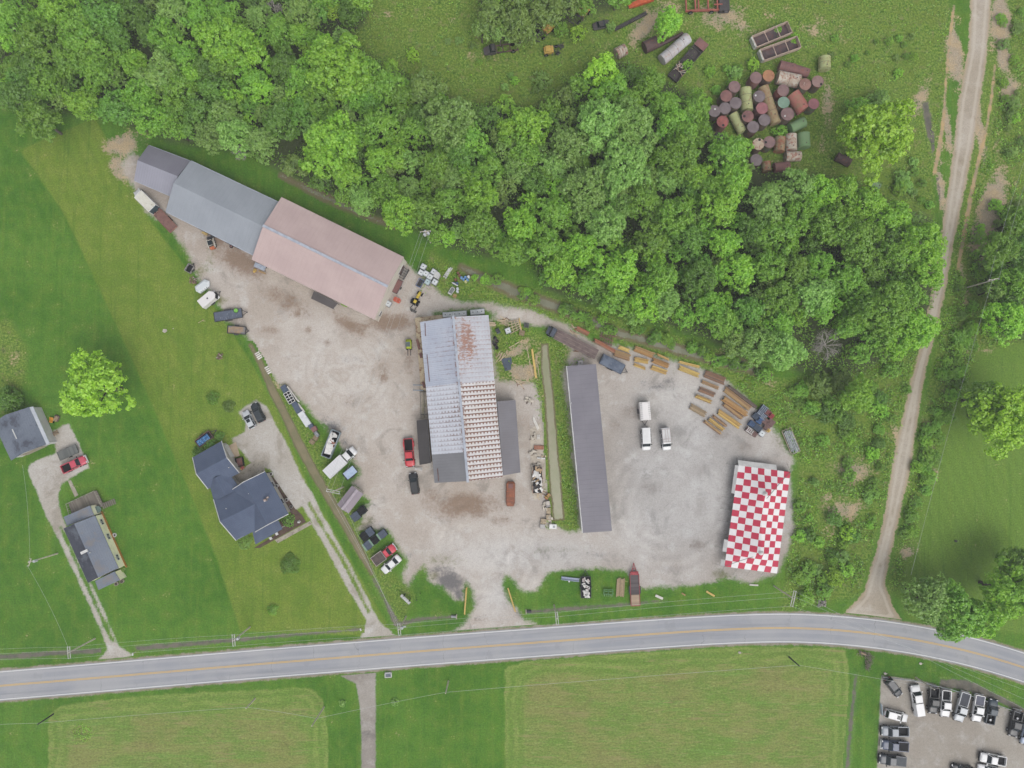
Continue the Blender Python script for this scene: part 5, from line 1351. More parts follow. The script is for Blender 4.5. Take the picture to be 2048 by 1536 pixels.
def pickup(u, v, hd, L, W, pm, label, bed='open', cab=1.5, name='pickup_truck', group=None, bedm=None, bumper=None, flare=False, capm=None, load=None):
    L *= 1.05; W *= 1.06
    t = place(name, label, 'pickup', u, v, hd, group, 1.0); h = L / 2; w = W / 2
    hood = 1.25; xb = h - hood - .55 - cab        # back of the cab
    MB().rings([sec(xb, w * .97, .42, 1.12), sec(xb + .4, w, .4, 1.14), sec(h - hood - .3, w, .4, 1.14), sec(h - hood, w * .99, .4, 1.15), sec(h - .4, w * .97, .42, 1.08), sec(h - .08, w * .86, .46, .98), sec(h, w * .8, .5, .8)]).build('body', pm, t, True)
    cabin(t, xb + .02, h - hood + .05, xb + .18, h - hood - .62, 1.1, 1.76, w * .88, w * .73, pm)
    bw = MB(); th = .13
    for s in (-1, 1): bw.box(-h + .05, xb - .02, s * w * .97 - th / 2 - (s * th / 2), s * w * .97 + th / 2 - (s * th / 2), .45, 1.17)
    bw.box(-h + .02, -h + .14, -w * .9, w * .9, .5, 1.17); bw.box(xb - .12, xb - .02, -w * .9, w * .9, .5, 1.2)
    if flare:
        for s in (-1, 1): bw.cyl((-h + 1.25, s * w * .9, .5), (-h + 1.25, s * w * 1.12, .5), .62, n=12)
    bw.build('bed_side', pm, t)
    if bed == 'cap':
        MB().rings([[(-h + .04, -w * .95, 1.15), (xb - .04, -w * .95, 1.15), (xb - .04, w * .95, 1.15), (-h + .04, w * .95, 1.15)], [(-h + .1, -w * .78, 1.72), (xb - .05, -w * .78, 1.72), (xb - .05, w * .78, 1.72), (-h + .1, w * .78, 1.72)]]).build('camper_shell', capm or pm, t)
    elif bed == 'cover':
        MB().box(-h + .14, xb - .12, -w * .84, w * .84, 1.08, 1.15).build('bed_cover', bedm or BLACKP, t)
    MB().box(-h + .1, xb - .08, -w * .9, w * .9, .5, .62).build('bed_floor', bedm or BLACKP, t)
    MB().cbox(h + .04, 0, .55, .2, W * .92, .26).build('front_bumper', bumper or BLACKP, t); MB().cbox(-h - .06, 0, .55, .2, W * .9, .2).build('rear_bumper', bumper or RIM, t)
    wheels(t, (-h + 1.2, h - .95), w, .4, .28); lights(t, h - .06, -h + .02, w * .68, .9, .95); mirrors(t, h - hood - .15, w, 1.2, pm if pm in (PW,) else BLACKP)
    return t

def van(u, v, hd, label, rack=False):
    t = place('van', label, 'van', u, v, hd, 'white vans on the right yard', 1.6); L, w = 4.8, .96; h = L / 2
    MB().rings([sec(-h, w * .94, .34, 1.86, w * .8), sec(-h + .1, w, .3, 1.93, w * .86), sec(h - 1.5, w, .3, 1.95, w * .86), sec(h - 1.42, w, .3, 1.9, w * .86)]).build('body', PW, t)
    MB().rings([sec(h - 1.43, w * .99, .3, 1.12, w * .9), sec(h - .35, w * .97, .32, 1.02, w * .86), sec(h, w * .85, .4, .78, w * .75)]).build('hood', PW, t, True)
    MB().add([(h - 1.44, -w * .82, 1.88), (h - 1.44, w * .82, 1.88), (h - .78, w * .84, 1.08), (h - .78, -w * .84, 1.08), (h - 1.5, -w * .82, 1.1), (h - 1.5, w * .82, 1.1)], [(0, 3, 2, 1), (0, 1, 5, 4), (4, 5, 2, 3), (0, 4, 3), (1, 2, 5)]).build('windshield', CARGLASS, t)
    for s in (-1, 1):
        for x0, x1 in ((-h + .3, -h + 1.1), (-h + 1.25, -h + 2.1), (-h + 2.25, -h + 3.1)): MB().box(x0, x1, s * w - .03, s * w + .03, 1.18, 1.68).build('side_window', CARGLASS, t)
    MB().cbox(-h - .01, 0, 1.45, .06, 1.3, .45).build('rear_window', CARGLASS, t)
    rb = MB()
    for k in range(5): rb.box(-h + .25, h - 1.7, -.5 + k * .25 - .03, -.5 + k * .25 + .03, 1.92, 1.96)
    rb.build('roof_ribs', paint('off white', C(222, 222, 222)), t)
    if rack:
        rk = MB()
        for x in (-h + .3, 0, h - 1.8): rk.box(x - .05, x + .05, -w * .9, w * .9, 2.1, 2.16)
        for y in (-w * .85, w * .85, -.2, .3): rk.box(-h + .2, h - 1.7, y - .04, y + .04, 2.16, 2.22)
        rk.build('ladder_rack', mat('pinkish rack metal', C(214, 202, 200), C(180, 168, 164), 3., .6), t)
    wheels(t, (-h + .95, h - .85), w, .34, .22); lights(t, h - .08, -h, w * .68, .75, 1.1); mirrors(t, h - 1.2, w, 1.25, BLACKP)

# car lot, lower right
g_ = 'pickups parked nose to rail in the lower right lot'
sedan(1788, 1375, (160, 210), 4.5, 1.8, PCHAR, 'charcoal hatchback parked alone in the lot corner nearest the field', tall=.12, hatch=True)
pickup(1835, 1401, (-14, -100), 5.9, 1.95, PW, 'white pickup with white camper shell in the upper lot row', 'cap', 1.7)
pickup(1868, 1401, (-10, 100), 5.1, 1.9, PBLK, 'all black pickup between two white pickups in the upper lot row', 'open', 1.35)
pickup(1892, 1407, (-30, 330), 5.2, 1.9, PW, 'white pickup with open black bed right of the all black one', 'open', 1.5)
pickup(1925, 1414, (-110, 360), 5.8, 1.95, PSIL, 'silver pickup with long dark bed between two white pickups', 'cover', 1.4, bedm=mat('dark bed liner', C(60, 64, 76), C(50, 54, 64), 2., .6))
pickup(1957, 1417, (-60, 320), 5.2, 1.95, PW, 'white pickup with grey bed cover beside the dark teal pickup', 'cover', 1.5, bedm=mat('grey bed cover', C(98, 100, 116), C(84, 86, 100), 1., .6))
tt = pickup(1984, 1424, (70, -300), 4.9, 1.85, PTEAL, 'dark teal pickup facing the rail with a wheel in its bed', 'open', 1.3)
tt = pickup(2032, 1447, (-80, 300), 5.2, 1.95, PBLK, 'black pickup at the right end of the upper lot row', 'open', 1.5)
pickup(2056, 1463, (-80, 300), 5.2, 1.9, paint('pale blue', C(170, 184, 206)), 'pale blue pickup cut off by the right edge of the picture', 'open', 1.5)
sedan(1793, 1432, (300, 80), 4.9, 1.85, PW, 'white wagon with sunroof at the left side of the lot', tall=.2, hatch=True, sunroof=True)
pickup(1791, 1463, (-340, -8), 5.4, 1.95, PGREY, 'grey pickup with black bed at the left side of the lot', 'open', 1.5)
pickup(1791, 1492, (-340, -30), 5.3, 1.95, PNAVY, 'blue-grey pickup with white front bumper at the left side of the lot', 'cover', 1.5, bumper=LAMPM)
pickup(1786, 1521, (-340, -35), 5.3, 1.95, PDG, 'dark grey pickup with covered bed lowest at the left side of the lot', 'cover', 1.5, bedm=mat('charcoal bed cover', C(74, 80, 86), C(64, 70, 76), 1., .6))
pickup(1987, 1519, (-340, -60), 5.1, 1.9, PW, 'white pickup alone in the lower part of the lot', 'open', 1.5)
sedan(1926, 1540, (-340, -50), 4.6, 1.8, PBLK, 'black car cut off by the lower picture edge', tall=.1, hatch=True)
sedan(1980, 1541, (-340, -60), 4.8, 1.85, PW, 'white car half hidden at the lower picture edge', tall=.1)
# spare wheels lying in two pickup beds
for u, v, lb in ((1981, 1440, 'small spare wheel lying in the bed of the dark teal pickup'), (2035, 1437, 'spare wheel lying in the bed of the black pickup at the row end')):
    p = P(u, v, .85); t = thing('spare_wheel', lb, 'wheel', (p.x, p.y, .62)); o = MB().cyl((0, 0, 0), (0, 0, .24), .36, n=14).build('tyre', TYRE, t); MB().cyl((0, 0, .1), (0, 0, .26), .22, n=10).build('rim', RIM, t)

# yard
pickup(818, 905, (20, 235), 5.7, 1.95, PRED, 'bright red pickup with scrap wood in its bed beside the warehouse', 'open', 1.5, flare=True)
sedan(828, 967, (-45, -295), 4.6, 1.85, PBLK, 'black car parked below the red pickup', tall=.15, hatch=True)
sedan(782, 1129, (-210, 185), 4.7, 1.8, PW, 'white sedan parked beside the red flatbed pickup', 'parked_car')
van(1293, 878, (2, 50), 'white van hitched to the white cargo trailer'); van(1333, 878, (5, 50), 'white van with ladder rack parked beside the other van', True)
sedan(497, 839, (-60, -115), 4.1, 1.7, PSIL, 'silver hatchback parked above the slate-blue house', hatch=True, sunroof=True)
sedan(515, 825, (-65, -130), 4.4, 1.8, PGOLD, 'dark slate car parked right of the silver hatchback', tall=.15, hatch=True)
pickup(147, 929, (150, -72), 5.2, 1.85, PFADE, 'faded red pickup with white tailgate trim on the left driveway', 'open', 1.4, bumper=PW)

# red flatbed pickup
t = place('flatbed_pickup', 'red pickup with wooden flat bed beside the white sedan', 'pickup', 768, 1109, (280, -205)); h = 2.75
MB().rings([sec(.1, .9, .4, 1.12), sec(1.2, .93, .4, 1.14), sec(h - .4, .9, .42, 1.06), sec(h, .74, .5, .82)]).build('body', PRED if False else paint('coral red', C(214, 66, 84)), t, True)
cabin(t, .12, 1.6, .25, .95, 1.1, 1.76, .84, .7, paint('coral red', None)); mirrors(t, 1.45, .92, 1.2, RIM); MB().cbox(h + .05, 0, .55, .18, 1.75, .25).build('front_bumper', LAMPM, t)
MB().box(-h, 0, -1.02, 1.02, .8, .9).build('flat_bed', mat('brown bed boards', C(104, 92, 88), C(84, 74, 72), 1.5, .8), t)
rm = MB()
for s in (-1, 1): rm.box(-h, 0, s * 1.05 - .04, s * 1.05 + .04, .78, 1.02)
rm.box(-h - .04, -h + .04, -1.05, 1.05, .78, .95); rm.box(-.06, .02, -1.05, 1.05, .8, 1.5); rm.build('bed_rail', mat('pale bed rail', C(206, 196, 192), C(180, 168, 164), 2., .6), t)
wheels(t, (-1.6, 1.75), .92, .4, .28); lights(t, h, -h - .05, .62, .85, .85)

# white truck with ribbed box bed
t = place('bed_truck', 'white truck with long ribbed white bed beside the scrap dumpster', 'truck', 681, 924, (430, -400), zc=1.6); h = 3.9
MB().rings([sec(1.2, .98, .5, 1.3), sec(2.5, 1.0, .5, 1.32), sec(h - .4, .96, .5, 1.22), sec(h, .8, .6, .95)]).build('body', PW, t, True)
cabin(t, 1.22, 3.0, 1.3, 2.3, 1.28, 2.05, .94, .8, PW); mirrors(t, 2.75, 1.0, 1.4, PW)
MB().box(-h, 1.0, -1.15, 1.15, .8, 2.1).build('cargo_box', paint('grey white', C(226, 226, 228)), t)
rb = MB()
for k in range(9): rb.box(-h + .3 + k * .55, -h + .36 + k * .55, -1.12, 1.12, 2.08, 2.12)
for s in (-1, 1): rb.box(-h, 1.0, s * 1.15 - .04, s * 1.15 + .04, 2.05, 2.16)
rb.build('box_rib', PW, t); wheels(t, (-2.4, -1.5, 2.5), 1.05, .45, .3); lights(t, h, -h, .66, .95, .9)

# white box truck by the sheds
t = place('box_truck', 'white box truck with stained roof parked left of the sheds', 'truck', 287, 398, (-1.02, -1), zc=2.0); h = 3.1
MB().rings([sec(1.4, .95, .45, 1.25), sec(2.2, .95, .45, 1.2), sec(h - .3, .9, .5, 1.05), sec(h, .76, .55, .85)]).build('body', PW, t, True); cabin(t, 1.42, 2.45, 1.45, 1.95, 1.2, 1.95, .88, .78, PW)
MB().box(-h, 1.35, -1.1, 1.1, .7, 2.6).build('cargo_box', PW, t); MB().box(-h + .08, 1.3, -1.04, 1.04, 2.6, 2.63).build('box_roof', mat('stained cream roof', C(226, 224, 212), C(212, 208, 194), .8, .6, c3=C(180, 174, 158), s3=1.2), t)
MB().box(-h - .06, -h, -1.0, 1.0, .75, 2.5).build('rear_door', mat('dark teal door', C(74, 92, 98), C(64, 80, 86), 1., .5), t); wheels(t, (-2.0, 2.1), 1.0, .42, .3); lights(t, h, -h - .05, .62, .85, .8)

# flatbed lorry by the lumber
t = place('flatbed_truck', 'long flatbed truck with dark cab and brown deck near the lumber', 'truck', 1144, 684, (-98, -50), zc=1.2); h = 5.9
MB().rings([sec(h - 1.9, 1.0, .5, 1.9, .9), sec(h - 1.0, 1.0, .5, 1.9, .9), sec(h - .9, .98, .5, 1.35, .85), sec(h, .85, .55, 1.15, .7)]).build('cab', mat('blue grey cab', C(82, 90, 104), C(70, 76, 88), 1.2, .5), t)
MB().add([(h - 1.02, -.86, 1.86), (h - 1.02, .86, 1.86), (h - .62, .84, 1.34), (h - .62, -.84, 1.34), (h - 1.1, -.86, 1.3), (h - 1.1, .86, 1.3)], [(0, 3, 2, 1), (0, 1, 5, 4), (4, 5, 2, 3), (0, 4, 3), (1, 2, 5)]).build('windshield', CARGLASS, t)
deckb = plank_mat('brown deck boards', C(128, 112, 108), C(100, 88, 86), .22)
g2 = MB(); g2.box(-h, h - 2.0, -1.1, 1.1, 1.0, 1.12); o = g2.build('deck', mat('weathered brown deck', C(130, 114, 110), C(108, 94, 92), 1.2, .85), t)
rl = MB()
for y in (-1.1, -.42, .42, 1.1): rl.box(-h, h - 2.0, y - .05, y + .05, 1.08, 1.18)
rl.build('deck_rail', mat('pale dusty steel', C(158, 142, 134), C(132, 118, 112), 1.5, .7), t); wheels(t, (-h + 1.2, -h + 2.3, h - .9), 1.05, .5, .3)

# ---- trailers
def trailer(u, v, hd, L, W, label, deckm, z=.7, side=0.0, sidem=None, tongue=1.2, name='trailer', load=None, fender=True, zc=.8, deck='deck', group=None):
    t = place(name, label, 'trailer', u, v, hd, group, zc); h = L / 2; w = W / 2
    MB().box(-h, h, -w, w, z - .12, z).build(deck, deckm, t)
    if side:
        sm = MB()
        for s in (-1, 1): sm.box(-h, h, s * w - .05, s * w + .05, z - .1, z + side)
        for x in (-h, h): sm.box(x - .05, x + .05, -w, w, z - .1, z + side)
        sm.build('side_rail', sidem or deckm, t)
    if tongue:
        tm = MB(); tm.cyl((h, -w * .6, z - .15), (h + tongue, 0, z - .2), .06, n=6); tm.cyl((h, w * .6, z - .15), (h + tongue, 0, z - .2), .06, n=6); tm.cbox(h + tongue, 0, z - .15, .3, .16, .2); tm.build('tongue', DKGREY, t)
    wheels(t, (-.35, .35) if L > 5 else (0,), w + .12, .32, .2)
    if fender:
        for s in (-1, 1): MB().cbox(0, s * (w + .16), .7, 1.6 if L > 5 else 1.0, .3, .06).build('fender', DKGREY, t)
    return t
trailer(331, 442, (-.95, -1), 5.2, 2.0, 'rusty brown flatbed trailer behind the white box truck', mat('rusty brown steel', C(140, 104, 96), C(120, 90, 84), 1., .8, c3=C(100, 80, 76), s3=2.), .8, .12, mat('orange brown edge', C(168, 122, 104), C(140, 100, 88), 2., .7), .7, fender=False)
trailer(456, 630, (62, -10), 6.0, 2.0, 'slate grey flatbed trailer with a green lid on its deck', mat('slate trailer deck', C(96, 104, 120), C(84, 92, 108), 1.2, .6, c3=C(150, 156, 166), s3=3., t3=.62), .75, .06, DKGREY, 1.0)
p = P(472, 621, .8); t = thing('round_lid', 'round lime green lid lying on the slate grey trailer', 'lid', (p.x, p.y, .76)); MB().cyl((0, 0, 0), (0, 0, .1), .55, n=18).build('rim', mat('dark green', C(52, 78, 56), None), t); MB().cyl((0, 0, .02), (0, 0, .14), .45, n=18).build('lid', mat('lime green', C(134, 198, 84), C(110, 170, 70), 2.), t)
trailer(473, 660, (40, 3), 3.9, 1.6, 'small tan utility trailer below the slate grey one', mat('tan plywood', C(170, 146, 118), C(140, 124, 112), .8, .8, c3=C(136, 136, 138), s3=.9, t3=.52), .6, .25, DKGREY, .5)
t = trailer(416, 598, (33, -28), 3.9, 2.0, 'white box trailer with black nose at the yard edge', PW, .6, 0, None, .7, zc=1.6)
MB().prism([(-1.95, -1.0), (1.3, -1.0), (1.95, -.35), (1.95, .35), (1.3, 1.0), (-1.95, 1.0)], .6, 2.1).build('cargo_box', paint('warm white', C(238, 234, 232)), t); MB().prism([(1.34, -1.0), (1.98, -.36), (2.02, -.36), (2.02, .36), (1.98, .36), (1.34, 1.0), (1.5, .6), (1.6, 0), (1.5, -.6)], .55, 1.9).build('nose', BLACKP, t)
MB().cbox(.1, 0, 2.13, .3, .3, .1).build('roof_vent', DKGREY, t)
t = place('boat_hull', 'white moulded shell with pointed ends above the white box trailer', 'boat', 406, 572, (33, -26), zc=.7)
MB().rings([[(-1.5, -.85, .1), (1.0, -.85, .1), (1.6, 0, .1), (1.0, .85, .1), (-1.5, .85, .1), (-1.8, 0, .1)], [(-1.45, -.95, .8), (1.1, -.95, .8), (1.75, 0, .8), (1.1, .95, .8), (-1.45, .95, .8), (-1.85, 0, .8)], [(-1.2, -.6, 1.05), (.8, -.6, 1.05), (1.2, 0, 1.05), (.8, .6, 1.05), (-1.2, .6, 1.05), (-1.5, 0, 1.05)]]).build('hull', paint('cool white', C(222, 228, 230)), t)
sm = MB()
for k in range(4): sm.cbox(-1. + k * .5, -.86, 1.0, .08, .3, .06)
sm.build('rib', RIM, t)
t = trailer(379, 537, (.6, -1), 1.7, 1.35, 'small open trailer with dark inside on the lawn edge', BLACKP, .5, .55, mat('pale grey steel', C(168, 164, 162), C(120, 116, 114), 2., .6), .4, fender=False)
t = trailer(1290, 822, (3, 40), 3.9, 2.2, 'white enclosed cargo trailer hitched behind the white van', PW, .6, 0, None, 1.0, zc=1.8)
MB().rings([[(-1.95, -1.1, .6), (1.95, -1.1, .6), (1.95, 1.1, .6), (-1.95, 1.1, .6)], [(-1.95, -1.1, 2.1), (1.95, -1.1, 2.1), (1.95, 1.1, 2.1), (-1.95, 1.1, 2.1)], [(-1.85, -.6, 2.35), (1.8, -.6, 2.35), (1.8, .6, 2.35), (-1.85, .6, 2.35)]]).build('cargo_box', paint('warm white', None), t)
rb = MB()
for k in range(8):
    for s in (-1, 1): rb.cbox(-1.6 + k * .45, s * .85, 2.26, .05, .5, .05, 0, 0, s * -.45)
rb.build('roof_rib', mat('grey rib', C(178, 178, 176), None), t)
trailer(408, 878, (46, -35), 3.6, 1.7, 'open trailer loaded under a bright blue tarp by the house', BLACKP, .6, .4, mat('rusty rail', C(122, 92, 82), C(96, 76, 70), 2., .7), 1.2)
p = P(405, 880, 1.); t = thing('tarp', 'crumpled bright blue tarp on the open trailer by the house', 'tarp', (p.x, p.y, .62), ang(46, -35))
r9 = random.Random(5); mb = MB(); n = 9
pts_ = [[(-1.4 + i * .35, -.65 + j * .16, .12 + r9.uniform(0, .3) * (0 < i < 8 and 0 < j < 8)) for j in range(n)] for i in range(n)]
for i in range(8):
    for j in range(8): mb.add([pts_[i][j], pts_[i + 1][j], pts_[i + 1][j + 1], pts_[i][j + 1]], [(0, 1, 2, 3)])
mb.add([(x, y, 0) for x, y in ((-1.4, -.65), (1.4, -.65), (1.4, .63), (-1.4, .63))], [(3, 2, 1, 0)])
mb.build('cloth', mat('blue tarp', C(84, 148, 208), C(60, 96, 140), 2.5, .5, c3=C(176, 206, 226), s3=3.), t)
trailer(135, 905, (45, -20), 4.2, 1.9, 'weathered grey wooden wagon beside the faded red pickup', plank_mat('grey wagon boards', C(128, 130, 126), C(98, 102, 102), .3), .7, .1, mat('grey timber', C(120, 122, 118), C(96, 98, 96), 2., .8), 0, fender=False)
t = trailer(700, 946, (160, -130), 2.8, 1.7, 'small trailer with light blue lid beside the white ribbed truck', DKGREY, .6, .3, DKGREY, 0)
MB().box(-1.1, 1.45, -.82, .82, .95, 1.3).build('lid', mat('light blue lid', C(184, 202, 226), C(170, 188, 214), 1.5, .4), t)
t = trailer(1270, 1180, (-2, -60), 6.6, 1.9, 'red equipment trailer with long red tongue near the road', plank_mat('dark trailer boards', C(112, 104, 104), C(88, 82, 84), .3), .7, .1, mat('red steel', C(170, 56, 66), C(140, 48, 56), 2., .5), 0, zc=.8)
MB().box(-3.3, -1.0, -.85, .85, .73, .78).build('ramp', plank_mat('pale ramp boards', C(188, 166, 142), C(158, 138, 118), .3), t); tm = MB(); red = _mc['red steel']
for s in (-1, 1): tm.cyl((3.2, s * .6, .6), (5.6, 0, .6), .07, n=6)
tm.cbox(3.5, 0, .75, .7, 1.7, .3); tm.cbox(4.4, 0, .62, .1, .7, .1); tm.cbox(-3.3, 0, .72, .15, 1.9, .14); tm.build('tongue', red, t)

# forklift, skid steer, tractor
t = place('forklift', 'lime green and black forklift facing down beside the warehouse', 'forklift', 817, 690, (1, 40), zc=1.)
lime = mat('lime paint', C(196, 212, 58), C(170, 186, 50), 1.5, .45)
MB().rings([sec(-1.2, .55, .4, 1.1), sec(-.5, .65, .35, 1.3), sec(.2, .62, .35, .9), sec(.8, .55, .35, .75)]).build('body', lime, t, True)
cg = MB(); cg.cbox(-.05, 0, 2.0, 1.0, 1.0, .06)
for x in (-.5, .4):
    for s in (-1, 1): cg.cyl((x, s * .48, .9), (x, s * .48, 2.0), .04, n=5)
cg.build('cage', mat('grey green guard', C(108, 120, 116), C(80, 90, 88), 2.), t); MB().cbox(-.1, 0, 1.2, .5, .5, .5).build('seat', BLACKP, t)
ms = MB()
for s in (-1, 1): ms.cbox(.95, s * .35, 1.1, .12, .12, 2.0)
ms.cbox(.95, 0, 1.9, .1, .8, .1); ms.build('mast', BLACKP, t)
for s in (-1, 1): MB().cbox(1.6, s * .3, .15, 1.2, .12, .06).build('fork', DKGREY, t)
wheels(t, (-.75, .6), .62, .32, .24)
t = place('skid_steer', 'white and orange skid steer loader beside the grey shed', 'loader', 422, 486, (-.3, -1), zc=1.)
MB().box(-1.1, .6, -.55, .55, .35, 1.0).build('body', mat('off white machine', C(222, 216, 204), C(190, 184, 172), 2.), t); MB().box(-.75, .35, -.42, .42, 1.0, 1.85).build('cab', CARGLASS, t); MB().box(-1.3, -.85, -.5, .5, .4, 1.2).build('engine_cover', mat('orange cover', C(206, 122, 84), C(180, 104, 72), 2.), t)
fr = MB()
for s in (-1, 1): fr.box(-1.0, .9, s * .72 - .09, s * .72 + .09, .9, 1.15); fr.cyl((.8, s * .72, 1.0), (1.2, s * .6, .35), .07, n=5)
fr.box(.35, .45, -.5, .5, 1.8, 1.9); fr.box(-.8, -.7, -.5, .5, 1.8, 1.9); fr.build('lift_arm', _mc['off white machine'], t); MB().cbox(1.35, 0, .35, .5, 1.5, .5).build('bucket', DKGREY, t); wheels(t, (-.6, .35), .7, .34, .24)
t = place('tractor', 'old yellow and black tractor with loader parts right of the barn', 'tractor', 833, 598, (160, -290), zc=1.)
yel = mat('tractor yellow', C(222, 196, 76), C(190, 164, 64), 2.)
MB().rings([sec(.2, .3, .7, 1.3), sec(1.0, .32, .7, 1.32), sec(1.8, .26, .75, 1.2)]).build('hood', yel, t, True); MB().cbox(-.6, 0, 1.0, .7, .6, .25).build('seat', yel, t); MB().box(-1.4, .3, -.35, .35, .5, .85).build('chassis', BLACKP, t)
wheels(t, (-.7,), .85, .65, .35); wheels(t, (1.4,), .6, .38, .2)
bh = MB(); bh.cyl((-1.3, 0, .9), (-2.3, .2, 1.3), .12, n=6); bh.cyl((-2.3, .2, 1.3), (-2.8, -.3, .4), .1, n=6); bh.cbox(-2.5, -.5, .3, .5, 1.4, .3); bh.cyl((-1.4, -.7, .3), (-2.6, -.7, .3), .08, n=5); bh.build('backhoe_arm', mat('grey machine steel', C(106, 104, 100), C(70, 68, 66), 2.), t)
# ------------------------------------------------------------------ the heap of old tanks
def rust_mat(name, base, c2, amt=.55, rustc=C(146, 92, 74), pale=None):
    g = G(name); oc = g.objco(); info = g.n('ShaderNodeObjectInfo').outputs['Random']
    mp = g.n('ShaderNodeVectorMath', operation='ADD'); cb = g.n('ShaderNodeCombineXYZ'); g.set(cb.inputs[0], g.math('MULTIPLY', info, 40.)); g.set(mp.inputs[0], oc); g.set(mp.inputs[1], cb.outputs[0]); v = mp.outputs[0]
    n1 = g.noise(.7, 5, .65, v); n2 = g.noise(1.6, 6, .7, v, .4)
    col = g.mix(g.sstep(n1, .38, .62), base, c2)
    col = g.mix(g.sstep(n2, amt - .05, amt + .07, 0, .9), col, rustc)
    if pale is not None: col = g.mix(g.sstep(g.noise(2.2, 6, .75, v), .56, .64), col, pale)
    return g.finish(g.principled(col, .75, 0, .25))
RM = {
    'mauve': rust_mat('mauve rust', C(146, 118, 116), C(128, 104, 104), .62), 'brown': rust_mat('red brown rust', C(146, 106, 102), C(128, 94, 92), .6), 'grey': rust_mat('grey mauve steel', C(134, 122, 124), C(120, 108, 110), .66),
    'orange': rust_mat('orange tan rust', C(188, 138, 100), C(170, 124, 96), .6), 'red': rust_mat('faded red tank', C(178, 104, 98), C(150, 98, 94), .6), 'pink': rust_mat('pinkish red tank', C(166, 112, 116), C(150, 102, 106), .62),
    'green': rust_mat('pale green tank', C(138, 164, 146), C(122, 150, 130), .68), 'speck': rust_mat('speckled rust tank', C(164, 126, 114), C(142, 108, 98), .6, pale=C(222, 212, 204)), 'tan': rust_mat('tan mauve tank', C(160, 132, 126), C(146, 118, 112), .62),
    'cream': rust_mat('cream rust tank', C(198, 184, 164), C(180, 160, 138), .56), 'ygreen': rust_mat('yellow green tank', C(186, 194, 140), C(172, 176, 124), .58, C(150, 120, 84)), 'olive': rust_mat('tan olive tank', C(172, 160, 122), C(164, 140, 108), .58, C(160, 112, 84)),
    'whiter': rust_mat('flaking white tank', C(206, 200, 186), C(184, 168, 150), .54, C(158, 92, 72)), 'redgreen': rust_mat('red and green tank', C(178, 116, 106), C(160, 126, 104), .55, C(190, 104, 96)), 'leaf': rust_mat('leaf green tank', C(122, 156, 108), C(130, 158, 116), .64),
    'rustgreen': rust_mat('rust and green tank', C(156, 150, 118), C(166, 112, 84), .54), 'side': rust_mat('dull tank side', C(112, 92, 84), C(96, 96, 84), .56), 'sideg': rust_mat('green tank side', C(104, 120, 96), C(110, 100, 84), .56), 'dark': rust_mat('dark rust', C(104, 84, 82), C(88, 72, 72), .6),
    'silver': rust_mat('weathered silver tank', C(202, 202, 206), C(188, 180, 178), .6, C(176, 144, 126)), 'orangesteel': rust_mat('orange rust steel', C(176, 102, 76), C(150, 92, 74), .58), 'hulk': rust_mat('rusty orange hulk', C(158, 100, 76), C(134, 90, 72), .58, C(182, 116, 80)),
    'darkgrey': rust_mat('sooty steel', C(86, 82, 82), C(70, 68, 68), .62, C(120, 88, 76)), 'oldyellow': rust_mat('old yellow machine', C(210, 176, 92), C(188, 156, 84), .6, C(140, 104, 80)), 'redframe': rust_mat('faded red frame', C(182, 108, 92), C(158, 92, 82), .6), 'paleblue': rust_mat('weathered blue grey', C(112, 122, 138), C(90, 100, 118), .62, C(150, 156, 164)),
}
HOLE = mat('dark opening', C(34, 32, 32), None)
TG = 'old tanks heaped in the upper meadow'
def up_tank(x, y, m, label, d=2.5, h=3.0, side='side', hole=None, white=None):
    u, v = 1390 + x / 6.143, 100 + y / 6.143
    p = P(u, v, h); t = thing('upright_tank', label, 'tank', (p.x, p.y, 0), rnd.uniform(-.05, .05), TG)
    MB().cyl((0, 0, 0), (0, 0, h - .03), d / 2, n=28).build('tank_wall', RM[side], t, False)
    rg = [[(math.cos(k * 6.2832 / 28) * r, math.sin(k * 6.2832 / 28) * r, z) for k in range(28)] for r, z in ((d / 2 + .03, h - .06), (d / 2 + .03, h + .02), (d / 2 - .06, h + .02), (d / 2 - .1, h - .02), (d * .25, h + .06))]
    MB().rings(rg).build('tank_top', RM[m], t)
    if hole: MB().cyl((hole[0], hole[1], h - .05), (hole[0], hole[1], h + .08), .27, n=12).build('hatch', HOLE, t)
    if white: MB().cyl((white[0], white[1], h - .05), (white[0], white[1], h + .12), .2, n=8).build('cap', WHITE, t)
def lie_tank(x0, y0, x1, y1, w, m, label, name='lying_tank', zoom=(1390, 100, 6.143), bands=0, group=TG, cat='tank', m2=None):
    r = w / zoom[2] / PXM / 2
    a = P(zoom[0] + x0 / zoom[2], zoom[1] + y0 / zoom[2], r); b = P(zoom[0] + x1 / zoom[2], zoom[1] + y1 / zoom[2], r)
    c = (a + b) / 2; d = b - a; L = d.length; t = thing(name, label, cat, (c.x, c.y, 0), math.atan2(d.y, d.x), group)
    def ring(x, rr): return [(x, math.cos(k * 6.2832 / 24) * rr, r + math.sin(k * 6.2832 / 24) * rr) for k in range(24)]
    MB().rings([ring(-L / 2 + .02, r), ring(L / 2 - .02, r)]).build('tank_wall', RM[m], t, False)
    for s in (-1, 1):
        MB().rings([ring(s * (L / 2 - .03), r + .02), ring(s * (L / 2 + .02), r + .02), ring(s * (L / 2 + .02), r - .06), ring(s * (L / 2 + .07), r * .5)]).build('tank_end', RM[m2 or m], t)
    for k in range(bands):
        x = -L / 2 + L * (k + 1) / (bands + 1); MB().rings([ring(x - .03, r + .012), ring(x + .03, r + .012)]).build('seam', RM['dark'], t)
    MB().cyl((L * .3, 0, 2 * r - .05), (L * .3, 0, 2 * r + .1), .13, n=8).build('cap', RM['dark'], t)
